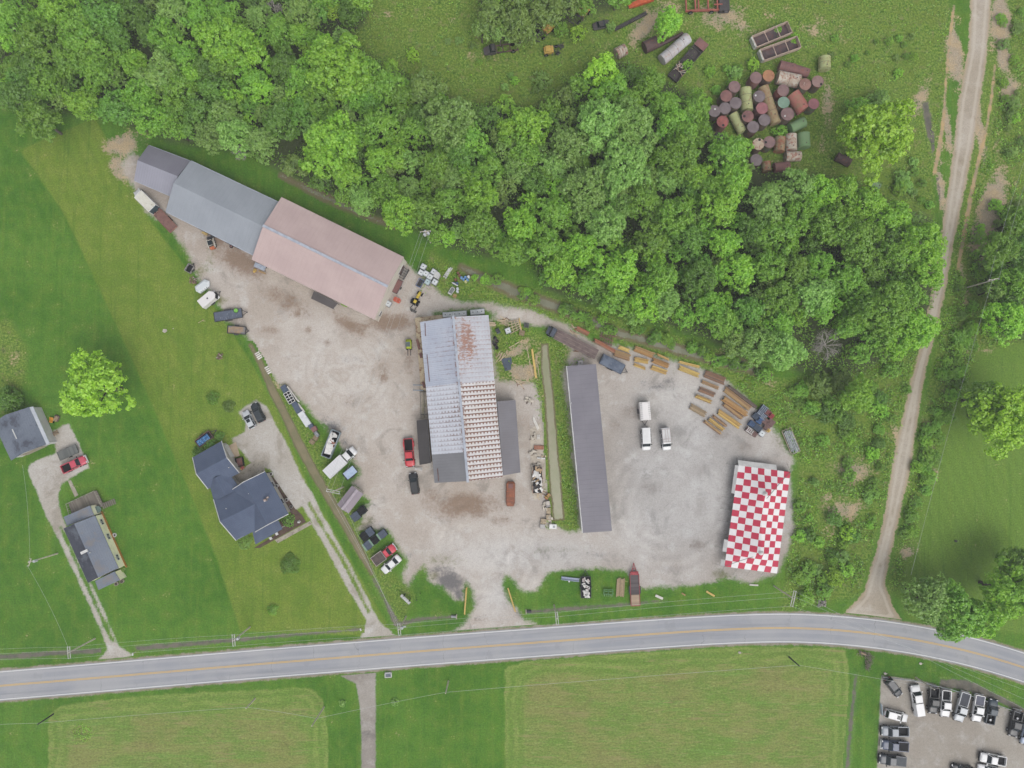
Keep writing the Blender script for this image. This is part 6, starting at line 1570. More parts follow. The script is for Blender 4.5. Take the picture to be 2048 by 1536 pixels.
up_tank(750, 340, 'mauve', 'upright mauve rusty tank left of the orange-topped tank', side='brown'); up_tank(905, 315, 'orange', 'upright tank with orange-tan top near the heap top'); up_tank(485, 450, 'mauve', 'upright mauve tank farthest up on the left flank of the heap')
up_tank(385, 565, 'brown', 'upright red-brown tank on the left flank of the heap'); up_tank(500, 650, 'grey', 'upright grey-mauve tank touching the yellow-green lying tank'); up_tank(370, 715, 'grey', 'upright grey-mauve tank just below the red-brown one')
up_tank(240, 750, 'grey', 'upright grey tank with white cap half under the trees', white=(.1, .4)); up_tank(340, 880, 'red', 'upright bright red tank with black hatch at the lower left', side='brown', hole=(.1, -.8)); up_tank(650, 815, 'brown', 'upright red-brown tank with pale scratches and hatch', hole=(-.75, .05))
up_tank(790, 570, 'grey', 'upright grey tank with white cap beside the long tan tank', white=(-.8, .2)); up_tank(825, 715, 'pink', 'upright pinkish red tank beside the long tan tank', side='brown'); up_tank(855, 860, 'grey', 'upright bluish grey tank at the lower end of the long tan tank')
up_tank(715, 945, 'grey', 'upright grey-mauve tank at the lower edge of the main heap'); up_tank(1085, 495, 'mauve', 'upright dark mauve tank below the flaking white lying tank', side='red'); up_tank(1090, 645, 'green', 'upright pale green tank in the middle of the heap', side='sideg')
up_tank(1138, 785, 'mauve', 'wide upright mauve-brown tank with white cap right of the long tan tank', d=2.8, white=(-.6, -.5)); up_tank(1355, 420, 'speck', 'upright rusty tank speckled white on the right of the heap', side='sideg'); up_tank(1510, 385, 'tan', 'upright tan-mauve tank with hatch farthest right of the heap top', hole=(.7, -.6))
up_tank(1460, 660, 'pink', 'upright red-topped tank standing alone right of the red lying tank', d=2.3, side='sideg'); up_tank(780, 1155, 'cream', 'upright cream rusty tank with hatch beside the trees', hole=(.2, .9)); up_tank(915, 1130, 'mauve', 'upright mauve tank with hatch right of the cream one', side='sideg', hole=(-.8, -.1))
up_tank(755, 1350, 'grey', 'upright grey tank mostly hidden under the trees'); up_tank(285, 1080, 'darkgrey', 'upright dark tank in the shade under the trees')
lie_tank(615, 480, 640, 745, 150, 'ygreen', 'lying yellow-green tank with dark seams among upright tanks', bands=2); lie_tank(835, 460, 990, 905, 135, 'olive', 'longest lying tank, tan-olive, crossing the heap middle', bands=2); lie_tank(1035, 195, 1210, 235, 130, 'brown', 'lying red-brown tank with ribs at the heap top', bands=2)
lie_tank(1215, 235, 1390, 290, 115, 'brown', 'lying faded red tank end to end with the ribbed one'); lie_tank(1010, 335, 1275, 390, 165, 'whiter', 'lying tank of flaking white and rust paint', bands=1); lie_tank(1195, 545, 1330, 745, 175, 'redgreen', 'lying pink-red and green tank right of the green upright one')
lie_tank(465, 790, 580, 1010, 120, 'ygreen', 'lying pale green tank with white patch near the trees'); lie_tank(1165, 965, 1340, 885, 130, 'leaf', 'lying green tank tilted at the right end of the heap'); lie_tank(1590, 95, 1592, 240, 145, 'ygreen', 'green tank lying alone above the heap', bands=1)
lie_tank(1045, 1080, 1030, 1250, 135, 'rustgreen', 'lying green tank with rust streaks in the lower group', bands=1); lie_tank(1178, 1045, 1182, 1235, 140, 'whiter', 'lying white flaking tank between two green tanks'); lie_tank(1330, 1030, 1340, 1200, 150, 'leaf', 'lying clean green tank at the right of the lower group')
lie_tank(1110, 1310, 1290, 1305, 125, 'whiter', 'short lying white and rust tank below the lower group'); lie_tank(870, 1380, 880, 1490, 115, 'rustgreen', 'small lying tank half under the trees below the heap'); lie_tank(970, 1450, 1150, 1430, 120, 'brown', 'lying brown tank half under the trees below the heap')
lie_tank(1740, 1310, 1900, 1390, 110, 'dark', 'dark rusty tank lying alone above the tree tops right of the heap')
lie_tank(2165, 1640, 2260, 1690, 100, 'leaf', 'pale green tank lying alone at the foot of the big yellow-green tree', group=None)
# long tanks and wrecks by the upper meadow edge
Zw = (1200, 0, 7.314)
lie_tank(905, 880, 1280, 555, 165, 'silver', 'long weathered white tank beside the rusty trailer frame', 'long_tank', Zw, 3, None)
lie_tank(650, 700, 830, 610, 175, 'dark', 'short dark brown tank left of the long white tank', 'lying_tank', Zw, 0, None); lie_tank(240, 790, 370, 720, 165, 'whiter', 'small flaking white tank with black hatch near the trees', 'lying_tank', Zw, 3, None)
lie_tank(760, 720, 1210, 490, 55, 'dark', 'long rusty pipe lying along the long white tank', 'rusty_pipe', Zw, 2, None, 'pipe')
def frame_box(name, label, cat, u, v, hd, L, W, h, wall, floor, nb=2, th=.09, z0=.25, group=None, end=None):
    p = P(u, v, h * .7); t = thing(name, label, cat, (p.x, p.y, 0), ang(*hd), group); a, w = L / 2, W / 2; mb = MB()
    for s in (-1, 1): mb.box(-a, a, s * w - th / 2, s * w + th / 2, z0, h)
    for s in (-1, 1): mb.box(s * a - th / 2, s * a + th / 2, -w + th / 2, w - th / 2, z0, h)
    mb.build('side_wall', wall, t); MB().box(-a + .05, a - .05, -w + .05, w - .05, z0 - .1, z0 + .02).build('floor', floor, t)
    for k in range(nb):
        x = -a + L * (k + 1) / (nb + 1); MB().box(x - .06, x + .06, -w, w, h - .14, h + .02).build('cross_bar', wall, t)
    if end: MB().rings([[(-a - .02, -w, z0), (-a - .02, w, z0), (-a - .02, w, h), (-a - .02, -w, h)], [(-a - .45, -w * .9, z0 + .1), (-a - .45, w * .9, z0 + .1), (-a - .35, w * .9, h - .05), (-a - .35, -w * .9, h - .05)]]).build('end_cap', end, t)
    return t
pale = rust_mat('pale rim steel', C(206, 184, 166), C(188, 170, 158), .6); bed_in = rust_mat('brown bin floor', C(104, 88, 90), C(84, 74, 76), .58, C(120, 84, 78)); wend = mat('dirty white end', C(206, 206, 198), C(170, 170, 162), 1.5, .7)
frame_box('open_bin', 'upper of two long open rusty bins in the meadow', 'bin', 1543, 70, (82, -35), 8.4, 2.6, 1.5, pale, bed_in, 2, .1, .3, 'long open bins in the meadow', wend)
frame_box('open_bin', 'lower of two long open rusty bins in the meadow', 'bin', 1560, 98, (82, -30), 8.6, 2.6, 1.5, pale, bed_in, 2, .1, .3, 'long open bins in the meadow', wend)
t = frame_box('wrecked_trailer', 'wrecked black trailer frame with rusty plate right of the long white tank', 'trailer', 1375, 122, (66, -78), 10.4, 2.4, 1.0, RM['darkgrey'], mat('black frame shade', C(64, 60, 60), C(84, 76, 74), 1.), 4, .12, .35)  # dark floor sheet paints the shade inside the open frame
MB().box(3.7, 5.6, -1.3, 1.3, 1.0, 1.08).build('end_plate', RM['brown'], t); jb = MB(); r9 = random.Random(2)
for k in range(12): jb.cbox(-2.6 + r9.uniform(-.8, .8), r9.uniform(-1, 1), .9 + r9.uniform(0, .4), r9.uniform(.6, 1.6), .12, .1, r9.uniform(0, 3.1))
jb.build('scrap_pipe', RM['whiter'], t)
# red frames, boom and wrecks along the top of the picture
p = P(1405, 6, 1.); t = thing('red_frame', 'large faded red steel machine frame at the top edge', 'machine', (p.x, p.y, 0), ang(60, -2)); mb = MB()
for y in (-1.6, 1.8): mb.box(-3.8, 4.2, y - .15, y + .15, .6, 1.1)
for x in (-3.6, -1.6, -.9, 1.2, 3.2): mb.box(x - .14, x + .14, -1.6, 1.8, .7, 1.2)
mb.cbox(3.3, 1., 1.3, 1.8, .2, .25); mb.cbox(3.3, -.6, 1.3, 1.8, .2, .25); mb.build('frame', RM['redframe'], t); en = MB(); en.box(3.6, 5.8, -2.0, .8, .2, 1.3); en.cyl((4.6, -2.1, 1.), (5.4, -2.1, 1.), .3, n=8); en.build('engine', RM['darkgrey'], t); wheels(t, (-2.6, 2.0), 1.9, .5, .3)
p = P(1285, 3, .8); t = thing('orange_boom', 'bright orange steel boom lying at the top edge', 'boom', (p.x, p.y, 0), ang(40, -14)); MB().rings([sec(-3.2, .35, .3, .7), sec(-2, .55, .3, 1.1), sec(2.5, .6, .3, 1.2)]).build('boom', mat('orange paint', C(214, 104, 62), C(186, 88, 56), 1.5, .6), t); MB().cyl((-3.1, -.3, .5), (-3.1, .3, .5), .2, n=8).build('pin', RM['dark'], t)
t = place('wrecked_truck', 'wrecked black truck under the olive thicket', 'truck', 1002, 97, (-80, 12)); MB().rings([sec(1.2, .95, .4, 1.5), sec(2.2, 1., .4, 1.5), sec(3.2, .95, .4, 1.1), sec(3.8, .8, .5, .9)]).build('cab', RM['darkgrey'], t); cabin(t, 1.25, 2.5, 1.4, 2.1, 1.45, 2.0, .85, .75, RM['darkgrey'])
mb = MB()
for s in (-1, 1): mb.box(-3.8, 1.1, s * .8 - .1, s * .8 + .1, .7, .95)
for x in (-3.6, -2, -.4, 1.): mb.box(x - .1, x + .1, -.8, .8, .72, .9)
mb.build('chassis', RM['dark'], t); wheels(t, (-2.6, 2.7), .9, .5, .3)
def yellow_machine(u, v, hd, label, n, s=1.):
    t = place('wrecked_machine', label, 'machine', u, v, hd); MB().box(-1.1 * s, .6 * s, -.6 * s, .6 * s, .5, 1.3).build('body', RM['oldyellow'], t); r = random.Random(n); jb = MB()
    for k in range(9): jb.cbox(r.uniform(.3, 2.4) * s, r.uniform(-.9, .9), .6 + r.uniform(0, .5), r.uniform(.7, 1.8), .16, .16, r.uniform(0, 3.1))
    jb.build('scrap', RM['darkgrey'], t); MB().cbox(-.4 * s, 0, 1.55, .9 * s, 1. * s, .5).build('cab', RM['oldyellow'], t); wheels(t, (-.8 * s, 1.3 * s), .75 * s, .45, .3)
yellow_machine(1094, 58, (-30, 26), 'rusted yellow machine with square cab half under the thicket', 1, 1.35); yellow_machine(1100, 100, (80, -14), 'low wrecked yellow machine in front of the saplings', 2, 1.2); yellow_machine(1165, 24, (-36, 34), 'rusted yellow machine near the top edge beside a black hood', 3, 1.45)
t = place('wrecked_car', 'crushed dark car body right of the vivid yellow sapling', 'car', 1203, 48, (60, -16)); MB().rings([sec(-1.9, .7, .3, .7), sec(-1.2, .85, .25, .9), sec(1.2, .85, .25, .85), sec(1.9, .7, .35, .6)]).build('body', RM['darkgrey'], t); cabin(t, -1.1, .8, -.6, .3, .85, 1.15, .75, .6, RM['darkgrey'])
t = place('scrap_beam', 'rusty steel beam lying in the grass left of the sandy patch', 'beam', 1262, 40, (60, -32)); mb = MB(); mb.box(-4., 4., -.35, -.25, .2, .6); mb.box(-4., 4., .25, .35, .2, .6); mb.box(-4., 4., -.35, .35, .36, .44); mb.build('beam', RM['darkgrey'], t)

# ------------------------------------------------------------------ lumber
def wood(name, c): return mat(name, c, tuple(k * .84 for k in c[:3]) + (1,), 2.5, .85, island=.2)
W_ = {'yellow': wood('fresh yellow lumber', C(216, 186, 112)), 'gold': wood('golden lumber', C(190, 156, 96)), 'orange': wood('orange lumber', C(176, 136, 88)), 'tan': wood('tan lumber', C(176, 146, 104)), 'brown': wood('brown lumber', C(146, 114, 92)), 'red': wood('reddish lumber', C(168, 112, 86)), 'grey': wood('greyed lumber', C(166, 146, 118)), 'dark': wood('dark weathered lumber', C(112, 98, 90)), 'white': wood('white painted wood', C(226, 222, 214)), 'pale': wood('pale pallet wood', C(202, 184, 156))}
def lumber(u, v, L, W, hd, c, label, h=.6, name='lumber_stack', cat='lumber stack', bw=.2, rows=None, group='lumber stacks round the yard edge', seed=0, c2=None):
    Lm, Wm = L / PXM, W / PXM; p = P(u, v, h * .7); t = thing(name, label, cat, (p.x, p.y, 0), ang(*hd), group); r = random.Random(int(u + v * 3)); n = max(1, int(Wm / bw + .4)); rows = rows or max(1, int(h / .14)); mb = MB()
    sh = mb2 = MB()
    for k in range(rows):
        for i in range(n):
            y = -Wm / 2 + (i + .5) * Wm / n; e = r.uniform(-.22, .22); ll = Lm * r.uniform(.92, 1.0); z = .12 + k * (h - .12) / rows
            if k < rows - 1 and 0 < i < n - 1: continue
            (mb2 if (c2 and r.random() < .35) else mb).cbox(e, y, z + (h - .12) / rows / 2, ll, Wm / n * .9, (h - .12) / rows * .92, r.uniform(-.008, .008))
    mb.build('boards', W_[c], t)
    if c2 and mb2.v: mb2.build('boards', W_[c2], t)
    if n > 1 and rows > 1: MB().box(-Lm * .44, Lm * .44, -Wm / 2 + Wm / n, Wm / 2 - Wm / n, .12, h - (h - .12) / rows - .01).build('core', W_['dark'], t) if n > 2 else None
    for x in (-.35, .35): MB().cbox(x * Lm, 0, .06, .12, Wm, .12).build('bearer', W_['dark'], t)
    return t
D1, D2, D3 = (.93, .37), (.95, .3), (.79, .61)
LUM = [(1165, 662, 28, 9, (.88, .45), 'red', 'reddish lumber stack with white board end near the truck cab'), (1209, 692, 50, 8, (.87, .49), 'red', 'long narrow reddish lumber stack beside the flatbed truck'), (1248, 698, 22, 8, (.95, .33), 'yellow', 'bright yellow short lumber stack by the rusty rack'),
       (1245, 711, 32, 13, (.95, .3), 'tan', 'wide tan lumber stack beside the blue-grey tarped trailer'), (1288, 704, 42, 12, D1, 'orange', 'wide orange lumber stack at the creek side'), (1283, 721, 28, 9, (.97, .2), 'gold', 'golden lumber stack just below the wide orange one'),
       (1279, 733, 24, 6, (.93, .35), 'gold', 'narrow golden lumber stack nearest the mauve shed'), (1321, 726, 33, 10, D1, 'orange', 'orange lumber stack paired above a golden one'), (1318, 740, 32, 9, (.94, .33), 'gold', 'golden lumber stack paired below an orange one'), (1326, 714, 25, 4, (.9, .42), 'gold', 'single thin golden beam bundle by the creek weeds'),
       (1379, 729, 43, 5, (.97, .25), 'gold', 'thin golden lumber row on the creek side of a yellow stack'), (1378, 743, 42, 9, D1, 'yellow', 'yellow lumber stack with pale lower board'), (1430, 755, 44, 15, D1, 'brown', 'wide brown weathered lumber stack at the weeds'), (1421, 770, 36, 6, D1, 'tan', 'narrow tan lumber stack below the wide brown one'),
       (1414, 784, 33, 10, D1, 'brown', 'brown lumber stack third from the weeds'), (1407, 798, 32, 7, D1, 'gold', 'short golden lumber stack above the grey one'), (1396, 821, 35, 12, (.86, .5), 'grey', 'greyed lumber stack lying alone in the yard'), (1484, 793, 70, 6, D3, 'dark', 'longest dark pipe-like lumber row along the weeds'),
       (1475, 798, 66, 11, D3, 'tan', 'long tan lumber stack beside the dark row'), (1470, 813, 58, 11, (.82, .57), 'orange', 'long brownish orange lumber stack in the middle of the group'), (1465, 822, 46, 8, D3, 'tan', 'tan lumber stack fourth from the weeds'), (1458, 838, 52, 11, (.82, .57), 'gold', 'wide golden lumber stack with square end'),
       (1439, 842, 34, 6, D3, 'tan', 'thin tan lumber bundle left of the wide golden stack'), (1433, 849, 36, 7, D3, 'gold', 'thin golden lumber bundle second from the open yard'), (1425, 855, 42, 6, D3, 'tan', 'thin tan lumber bundle nearest the open yard')]
for i, a in enumerate(LUM): lumber(*a, h=[.55, .7, .45, .8][i % 4], c2={'gold': 'yellow', 'orange': 'tan', 'tan': 'brown', 'brown': 'dark', 'red': 'brown'}.get(a[5]))
lumber(1068, 726, 60, 4, (.14, .99), 'yellow', 'bright yellow beams lying left of the pond ditch', .35, group=None); lumber(1059, 722, 62, 2, (.2, .98), 'pale', 'pale long pole lying beside the yellow beams', .2, 'long_pole', 'pole', group=None); lumber(1077, 742, 26, 1.5, (.12, .99), 'pale', 'short thin pole at the end of the yellow beams', .15, 'long_pole', 'pole', group=None)
lumber(1072, 848, 26, 5, (.42, .9), 'white', 'white boards lying on the pond bank', .2, 'board_pile', 'boards', group=None); lumber(931, 1203, 54, 3, (-.07, 1), 'yellow', 'pale yellow pole guarding the left side of the entrance', .4, 'guard_pole', 'pole', bw=.16, rows=1, group=None); lumber(1023, 1199, 50, 2.6, (.3, .95), 'yellow', 'pale yellow pole guarding the right side of the entrance', .4, 'guard_pole', 'pole', bw=.16, rows=1, group=None)
lumber(1241, 1175, 36, 16, (-.06, 1), 'grey', 'weathered grey wooden platform beside the red trailer', .3, 'platform', 'platform', bw=.3, group=None); lumber(1420, 1187, 19, 4, (.86, .5), 'yellow', 'single yellow board lying on the road verge', .24, 'board', 'board', bw=.4, rows=1, group=None); lumber(1320, 1195, 16, 5, (.9, .4), 'white', 'white board lying on the verge right of the red trailer', .24, 'board', 'board', bw=.5, rows=1, group=None)
lumber(1507, 1170, 17, 3, (1, .05), 'white', 'white board lying below the checkered tent', .24, 'board', 'board', bw=.4, rows=1, group=None); lumber(1368, 1189, 9, 3, (.8, .5), 'tan', 'small yellowish board on the verge', .24, 'board', 'board', bw=.3, rows=1, group=None); lumber(1165, 698, 34, 10, (1, -.05), 'brown', 'old brown planks behind the mauve shed end', .5, 'board_pile', 'boards', group=None)
lumber(1028, 690, 24, 2, (.86, -.5), 'pale', 'grey boards lying in the grass right of the warehouse', .15, 'board_pile', 'boards', rows=1, group=None); lumber(980, 648, 24, 8, (1, .06), 'pale', 'pile of pale boards at the upper right warehouse corner', .4, 'board_pile', 'boards', group=None, c2='brown')

# ------------------------------------------------------------------ crates, totes, pallets, drums
def crate(u, v, rz, m, label, w=1.2, d=1.2, h=1.0, bars=4, group='stacked crates near the metal rack', topm=None, name='crate'):
    p = P(u, v, h); t = thing(name, label, 'crate', (p.x, p.y, 0), rz, group); MB().box(-w / 2, w / 2, -d / 2, d / 2, .1, h * .9).build('box', m, t); mb = MB()
    for k in range(bars): x = -w / 2 + w * (k + .5) / bars; mb.box(x - .06, x + .06, -d / 2, d / 2, h * .9 - .02, h)
    for s in (-1, 1): mb.box(-w / 2, w / 2, s * (d / 2 - .04) - .05, s * (d / 2 - .04) + .05, h * .88, h + .01)
    mb.build('rim', topm or m, t); MB().box(-w / 2, w / 2, -d / 2, d / 2, 0, .1).build('base', DKGREY, t)
cb, cdb, cr, cbr, cgw = mat('crate blue', C(66, 104, 156), C(54, 84, 126), 2., .5), mat('crate dark blue', C(70, 84, 104), C(56, 68, 86), 2., .5), mat('crate red', C(168, 48, 54), C(130, 52, 54), 2., .5), mat('crate brown', C(142, 112, 108), C(118, 94, 90), 2., .7), mat('crate grey white', C(168, 178, 192), C(130, 142, 160), 2., .5)
a_ = ang(.79, .61)
for x, y, m, tm, lb, w, d in ((1272, 752, cdb, cgw, 'grey-white crate at the uppermost corner of the crate group', 1.5, 1.2), (1230, 800, cdb, cgw, 'grey-topped crate left of the uppermost one', 1.3, 1.1), (1172, 852, cdb, cdb, 'dark blue crate at the left of the crate group', 1.5, 1.2), (1213, 905, cb, cb, 'bright blue crate in the crate group', 1.3, 1.2), (1265, 855, cdb, cgw, 'dark blue crate between the bright blue and red ones', 1.2, 1.1),
                             (1322, 800, cr, cbr, 'dull red crate beside the grey-white one', 1.3, 1.1), (1362, 842, cr, cr, 'bright red crate farthest right in the crate group', 1.2, 1.), (1290, 915, cbr, cbr, 'brown slatted crate below the dark blue one', 1.4, 1.2), (1362, 930, cbr, cbr, 'brown slatted crate below the red ones', 1.4, 1.3), (1120, 950, cb, cdb, 'blue crate of the lower crate row', 1.4, 1.2), (1190, 1000, cdb, cdb, 'dark crate of the lower crate row', 1.8, 1.2),
                             (1090, 1035, cbr, WHITE, 'brown crate with white bars at the lower left', 1.6, 1.), (1140, 1070, cbr, cbr, 'plain brown crate at the lower end', 1.5, .9), (1310, 990, cbr, cbr, 'small brown crate beside the yellow box', 1.2, 1.1), (1328, 1030, mat('yellow box', C(220, 184, 90), None), mat('yellow box', None), 'small yellow box beside the brown crates', .7, .6)):
    crate(1330 + x / 6.4, 700 + y / 6.4, a_, m, lb, w, d, 1.0, 4, topm=tm)
TOTE = mat('milky tote plastic', C(226, 230, 232), C(206, 212, 216), 1.5, .4); CAGE = mat('tote cage', C(172, 178, 184), C(140, 146, 152), 2., .4)
def tote(u, v, rz, label, group, z0=0., h=1.15, tint=None):
    p = P(u, v, z0 + h); t = thing('liquid_tote', label, 'tote', (p.x, p.y, z0), rz, group)
    MB().rings([[(sx * .5, sy * .5, .14) for sx, sy in ((-1, -1), (1, -1), (1, 1), (-1, 1))], [(sx * .54, sy * .54, .25) for sx, sy in ((-1, -1), (1, -1), (1, 1), (-1, 1))], [(sx * .54, sy * .54, h - .1) for sx, sy in ((-1, -1), (1, -1), (1, 1), (-1, 1))], [(sx * .46, sy * .46, h) for sx, sy in ((-1, -1), (1, -1), (1, 1), (-1, 1))]]).build('tank', tint or TOTE, t)
    MB().cyl((0, 0, h - .02), (0, 0, h + .05), .11, n=10).build('cap', DKGREY, t); mb = MB()
    for s in (-1, 1):
        for k in (-.5, 0, .5): mb.cyl((s * .57, k, .12), (s * .57, k, h - .05), .025, n=4); mb.cyl((k, s * .57, .12), (k, s * .57, h - .05), .025, n=4)
        mb.cyl((s * .57, -.57, h - .08), (s * .57, .57, h - .08), .03, n=4); mb.cyl((-.57, s * .57, h - .08), (.57, s * .57, h - .08), .03, n=4)
    mb.build('cage', CAGE, t); MB().box(-.6, .6, -.55, .55, 0, .13).build('pallet', DKGREY, t)
zt_ = lambda x, y: (760 + x / 9.6, 500 + y / 9.6); ra = ang(.5, -.85)
tg_ = 'white totes beside the tractor'
for x, y, lb in ((830, 315, 'white liquid tote uppermost of the cluster by the tractor'), (785, 430, 'white liquid tote at the left of the cluster'), (880, 450, 'white liquid tote second from the left in the cluster'), (1030, 415, 'cream liquid tote at the upper right of the cluster'), (960, 510, 'white liquid tote in the middle of the cluster'), (910, 610, 'bluish liquid tote lowest of the cluster'), (1050, 610, 'white liquid tote with dark strap at the lower right of the cluster')):
    tote(*zt_(x, y), ra, lb, tg_, tint=mat('bluish tote plastic', C(196, 214, 216), C(180, 200, 204), 1.5, .4) if 'bluish' in lb else None)
p = P(*zt_(1095, 485), 1.2); t = thing('tarped_stack', 'grey-white wrapped stack at the right of the tote cluster', 'stack', (p.x, p.y, 0), ra); MB().prism([(-.65, -.6), (.4, -.6), (.7, -.2), (.7, .65), (-.65, .65)], .1, 1.3).build('cover', mat('grey white wrap', C(208, 208, 206), C(190, 190, 190), 1.5, .6), t); MB().box(-.6, .6, -.55, .6, 0, .1).build('pallet', DKGREY, t)
wg = 'white totes along the upper warehouse wall'
for i, (u, v) in enumerate(((890.5, 629.5), (900, 629), (909.5, 628), (918.5, 627.5), (928, 626.5), (946, 624.5), (955, 623.7), (963.5, 622.5))):
    tote(u, v, .07, ('white liquid tote in the row of five along the upper warehouse wall' if i < 5 else 'white liquid tote in the group of three at the warehouse corner'), wg + (' (row of five)' if i < 5 else ' (group of three)'))
tote(1016, 661, .35, 'white liquid tote with dark cap in the grass right of the warehouse', None); tote(1524.5, 867, a_, 'white liquid tote at the lower corner of the crate group', None); tote(776, 607, ra, 'square grey-white tote beside the barn end wall', None); tote(1161, 737 - 11, 0.05, 'pale square tote at the upper left corner of the mauve shed', None, tint=mat('pale dirty plastic', C(204, 198, 198), C(180, 174, 174), 2.))
DR = {'blue': mat('blue drum', C(120, 164, 208), C(96, 138, 182), 2., .45), 'rust': mat('rusty drum', C(142, 98, 80), C(116, 84, 72), 2., .8), 'white': mat('white drum', C(222, 228, 232), C(200, 208, 214), 2., .45), 'navy': mat('navy drum', C(78, 100, 138), C(64, 84, 116), 2., .5), 'yellow': mat('pale yellow drum', C(214, 214, 150), C(190, 190, 130), 2., .5)}
def drum(u, v, c, label, group=None, r=.29, h=.88):
    p = P(u, v, h); t = thing('drum', label, 'drum', (p.x, p.y, 0), 0, group); rg = lambda z, k: [(math.cos(i * .3927) * r * k, math.sin(i * .3927) * r * k, z) for i in range(16)]
    MB().rings([rg(0, 1), rg(.3, 1), rg(.32, 1.04), rg(.36, 1), rg(.6, 1), rg(.62, 1.04), rg(.66, 1), rg(h, 1), rg(h + .01, .93), rg(h - .02, .9)]).build('shell', DR[c], t); MB().cyl((r * .5, 0, h - .03), (r * .5, 0, h + .03), .06, n=6).build('bung', DKGREY, t)
for x, y, c, lb in ((1565, 530, 'blue', 'light blue drum at the left of the drum group'), (1640, 520, 'blue', 'light blue drum at the upper middle of the drum group'), (1700, 512, 'white', 'white drum at the upper right of the drum group'), (1605, 562, 'blue', 'light blue drum at the lower left of the drum group'), (1680, 566, 'blue', 'light blue drum at the lower right of the drum group'), (1645, 602, 'yellow', 'pale yellow drum below the blue ones'), (1500, 438, 'rust', 'rusty drum farthest up in the drum group'), (1527, 488, 'rust', 'rusty drum beside the light blue one'), (1452, 566, 'rust', 'rusty drum above the white beam'), (1480, 640, 'navy', 'navy drum at the end of the white beam'), (1488, 740, 'white', 'white drum beside the white frame'), (1485, 792, 'white', 'round white drum nearest the gravel lane'), (1420, 640, 'navy', 'dark blue drum under the white beam')): drum(*zt_(x, y), c, lb)
def misc(name, label, cat, u, v, hd, parts, z=.6, group=None):
    t = place(name, label, cat, u, v, hd, group, z)
    for pn, m, fn in parts: mb = MB(); fn(mb); mb.build(pn, m, t)
    return t
def pipes(mb, n, L, w, r, z=.15, seed=1, ang_=.06):
    q = random.Random(seed)
    for k in range(n):
        y = -w / 2 + w * (k + .5) / n; a = q.uniform(-ang_, ang_); l = L * q.uniform(.8, 1) / 2; o = q.uniform(-.15, .15) * L * .3; mb.cyl((-l + o, y - a * l, z + q.uniform(0, .2)), (l + o, y + a * l, z + q.uniform(0, .2)), r, n=6)
misc('pipe_bundle', 'bundle of white plastic pipes in the weeds by the totes', 'pipes', 895, 545, (13, -22), [('pipe', WHITE, lambda m: pipes(m, 7, 2.9, .8, .07)), ('strap', DKGREY, lambda m: m.cbox(-.9, 0, .25, .08, 1., .3))])
misc('glazed_panel', 'white framed panel with grey glass beside the drums', 'panel', 903, 581, (10, -15), [('frame', WHITE, lambda m: [m.cbox(s * .75, 0, .2, .3 if s < 0 else .12, .9, .3) for s in (-1, 1)] + [m.cbox(0, s * .42, .2, 1.6, .1, .3) for s in (-1, 1)]), ('panel', mat('grey glass', C(136, 142, 140), C(110, 116, 114), 1., .3), lambda m: m.cbox(.05, 0, .16, 1.4, .76, .1))])
misc('white_beam', 'short white beam lying across drums', 'beam', 910, 569, (13, 7), [('beam', WHITE, lambda m: m.cbox(0, 0, .95, 1.5, .2, .18)), ('bracket', DKGREY, lambda m: m.cbox(.6, 0, .45, .1, .16, .9))])
misc('wood_cover', 'small square wooden cover at the lane edge', 'cover', 909, 591, (6, 3), [('boards', W_['tan'], lambda m: [m.cbox(0, -.3 + k * .2, .1, .8, .18, .06) for k in range(4)]), ('batten', W_['dark'], lambda m: m.cbox(0, 0, .05, .1, .8, .05))])
misc('pallet_cage', 'blue-framed pallet cage below the white totes', 'cage', 840, 566, (6, -12), [('frame', mat('blue cage', C(112, 132, 170), C(90, 108, 140), 2., .5), lambda m: [m.cbox(s * .85, 0, .5, .09, 1.15, .9) for s in (-1, 1)] + [m.cbox(0, s * .55, .88, 1.7, .09, .12) for s in (-1, 1)]), ('base', DKGREY, lambda m: m.cbox(0, 0, .08, 1.6, 1.05, .14))])
misc('metal_rack', 'dark metal rack with bars beside the barn end', 'rack', 806, 546, (-10, 18), [('frame', RM['darkgrey'], lambda m: [m.cbox(-1.1 + k * .55, 0, .9, .1, 1.5, .12) for k in range(5)] + [m.cbox(0, s * .75, .5, 2.5, .1, .9) for s in (-1, 1)]), ('bar', mat('pale bar', C(150, 148, 146), None), lambda m: pipes(m, 3, 2.0, 1.0, .05, 1.))])
misc('scrap_trailer', 'rusty trailer of reddish scrap planks beside the barn end', 'trailer', 795, 573, (-10, 19), [('bed', RM['brown'], lambda m: [m.cbox(0, -.5 + k * .2, .75 + (k % 2) * .06, 2.9, .18, .1) for k in range(6)]), ('frame', RM['darkgrey'], lambda m: m.cbox(0, 0, .55, 3.1, 1.3, .14)), ('wheel', TYRE, lambda m: [m.cyl((0, s * .7, .35), (0, s * .85, .35), .33, n=10) for s in (-1, 1)])])
misc('orange_box', 'red-orange moulded box near the barn end', 'box', 794, 600, (12, 6), [('body', mat('red orange plastic', C(212, 104, 76), C(190, 92, 70), 1.2, .5), lambda m: m.prism([(-.75, -.35), (-.55, -.5), (.6, -.5), (.75, -.3), (.75, .35), (.55, .5), (-.6, .5), (-.75, .3)], .05, .8)), ('lid', mat('dull orange plastic', C(196, 96, 72), None), lambda m: m.cbox(0, 0, .84, 1.1, .7, .08))])
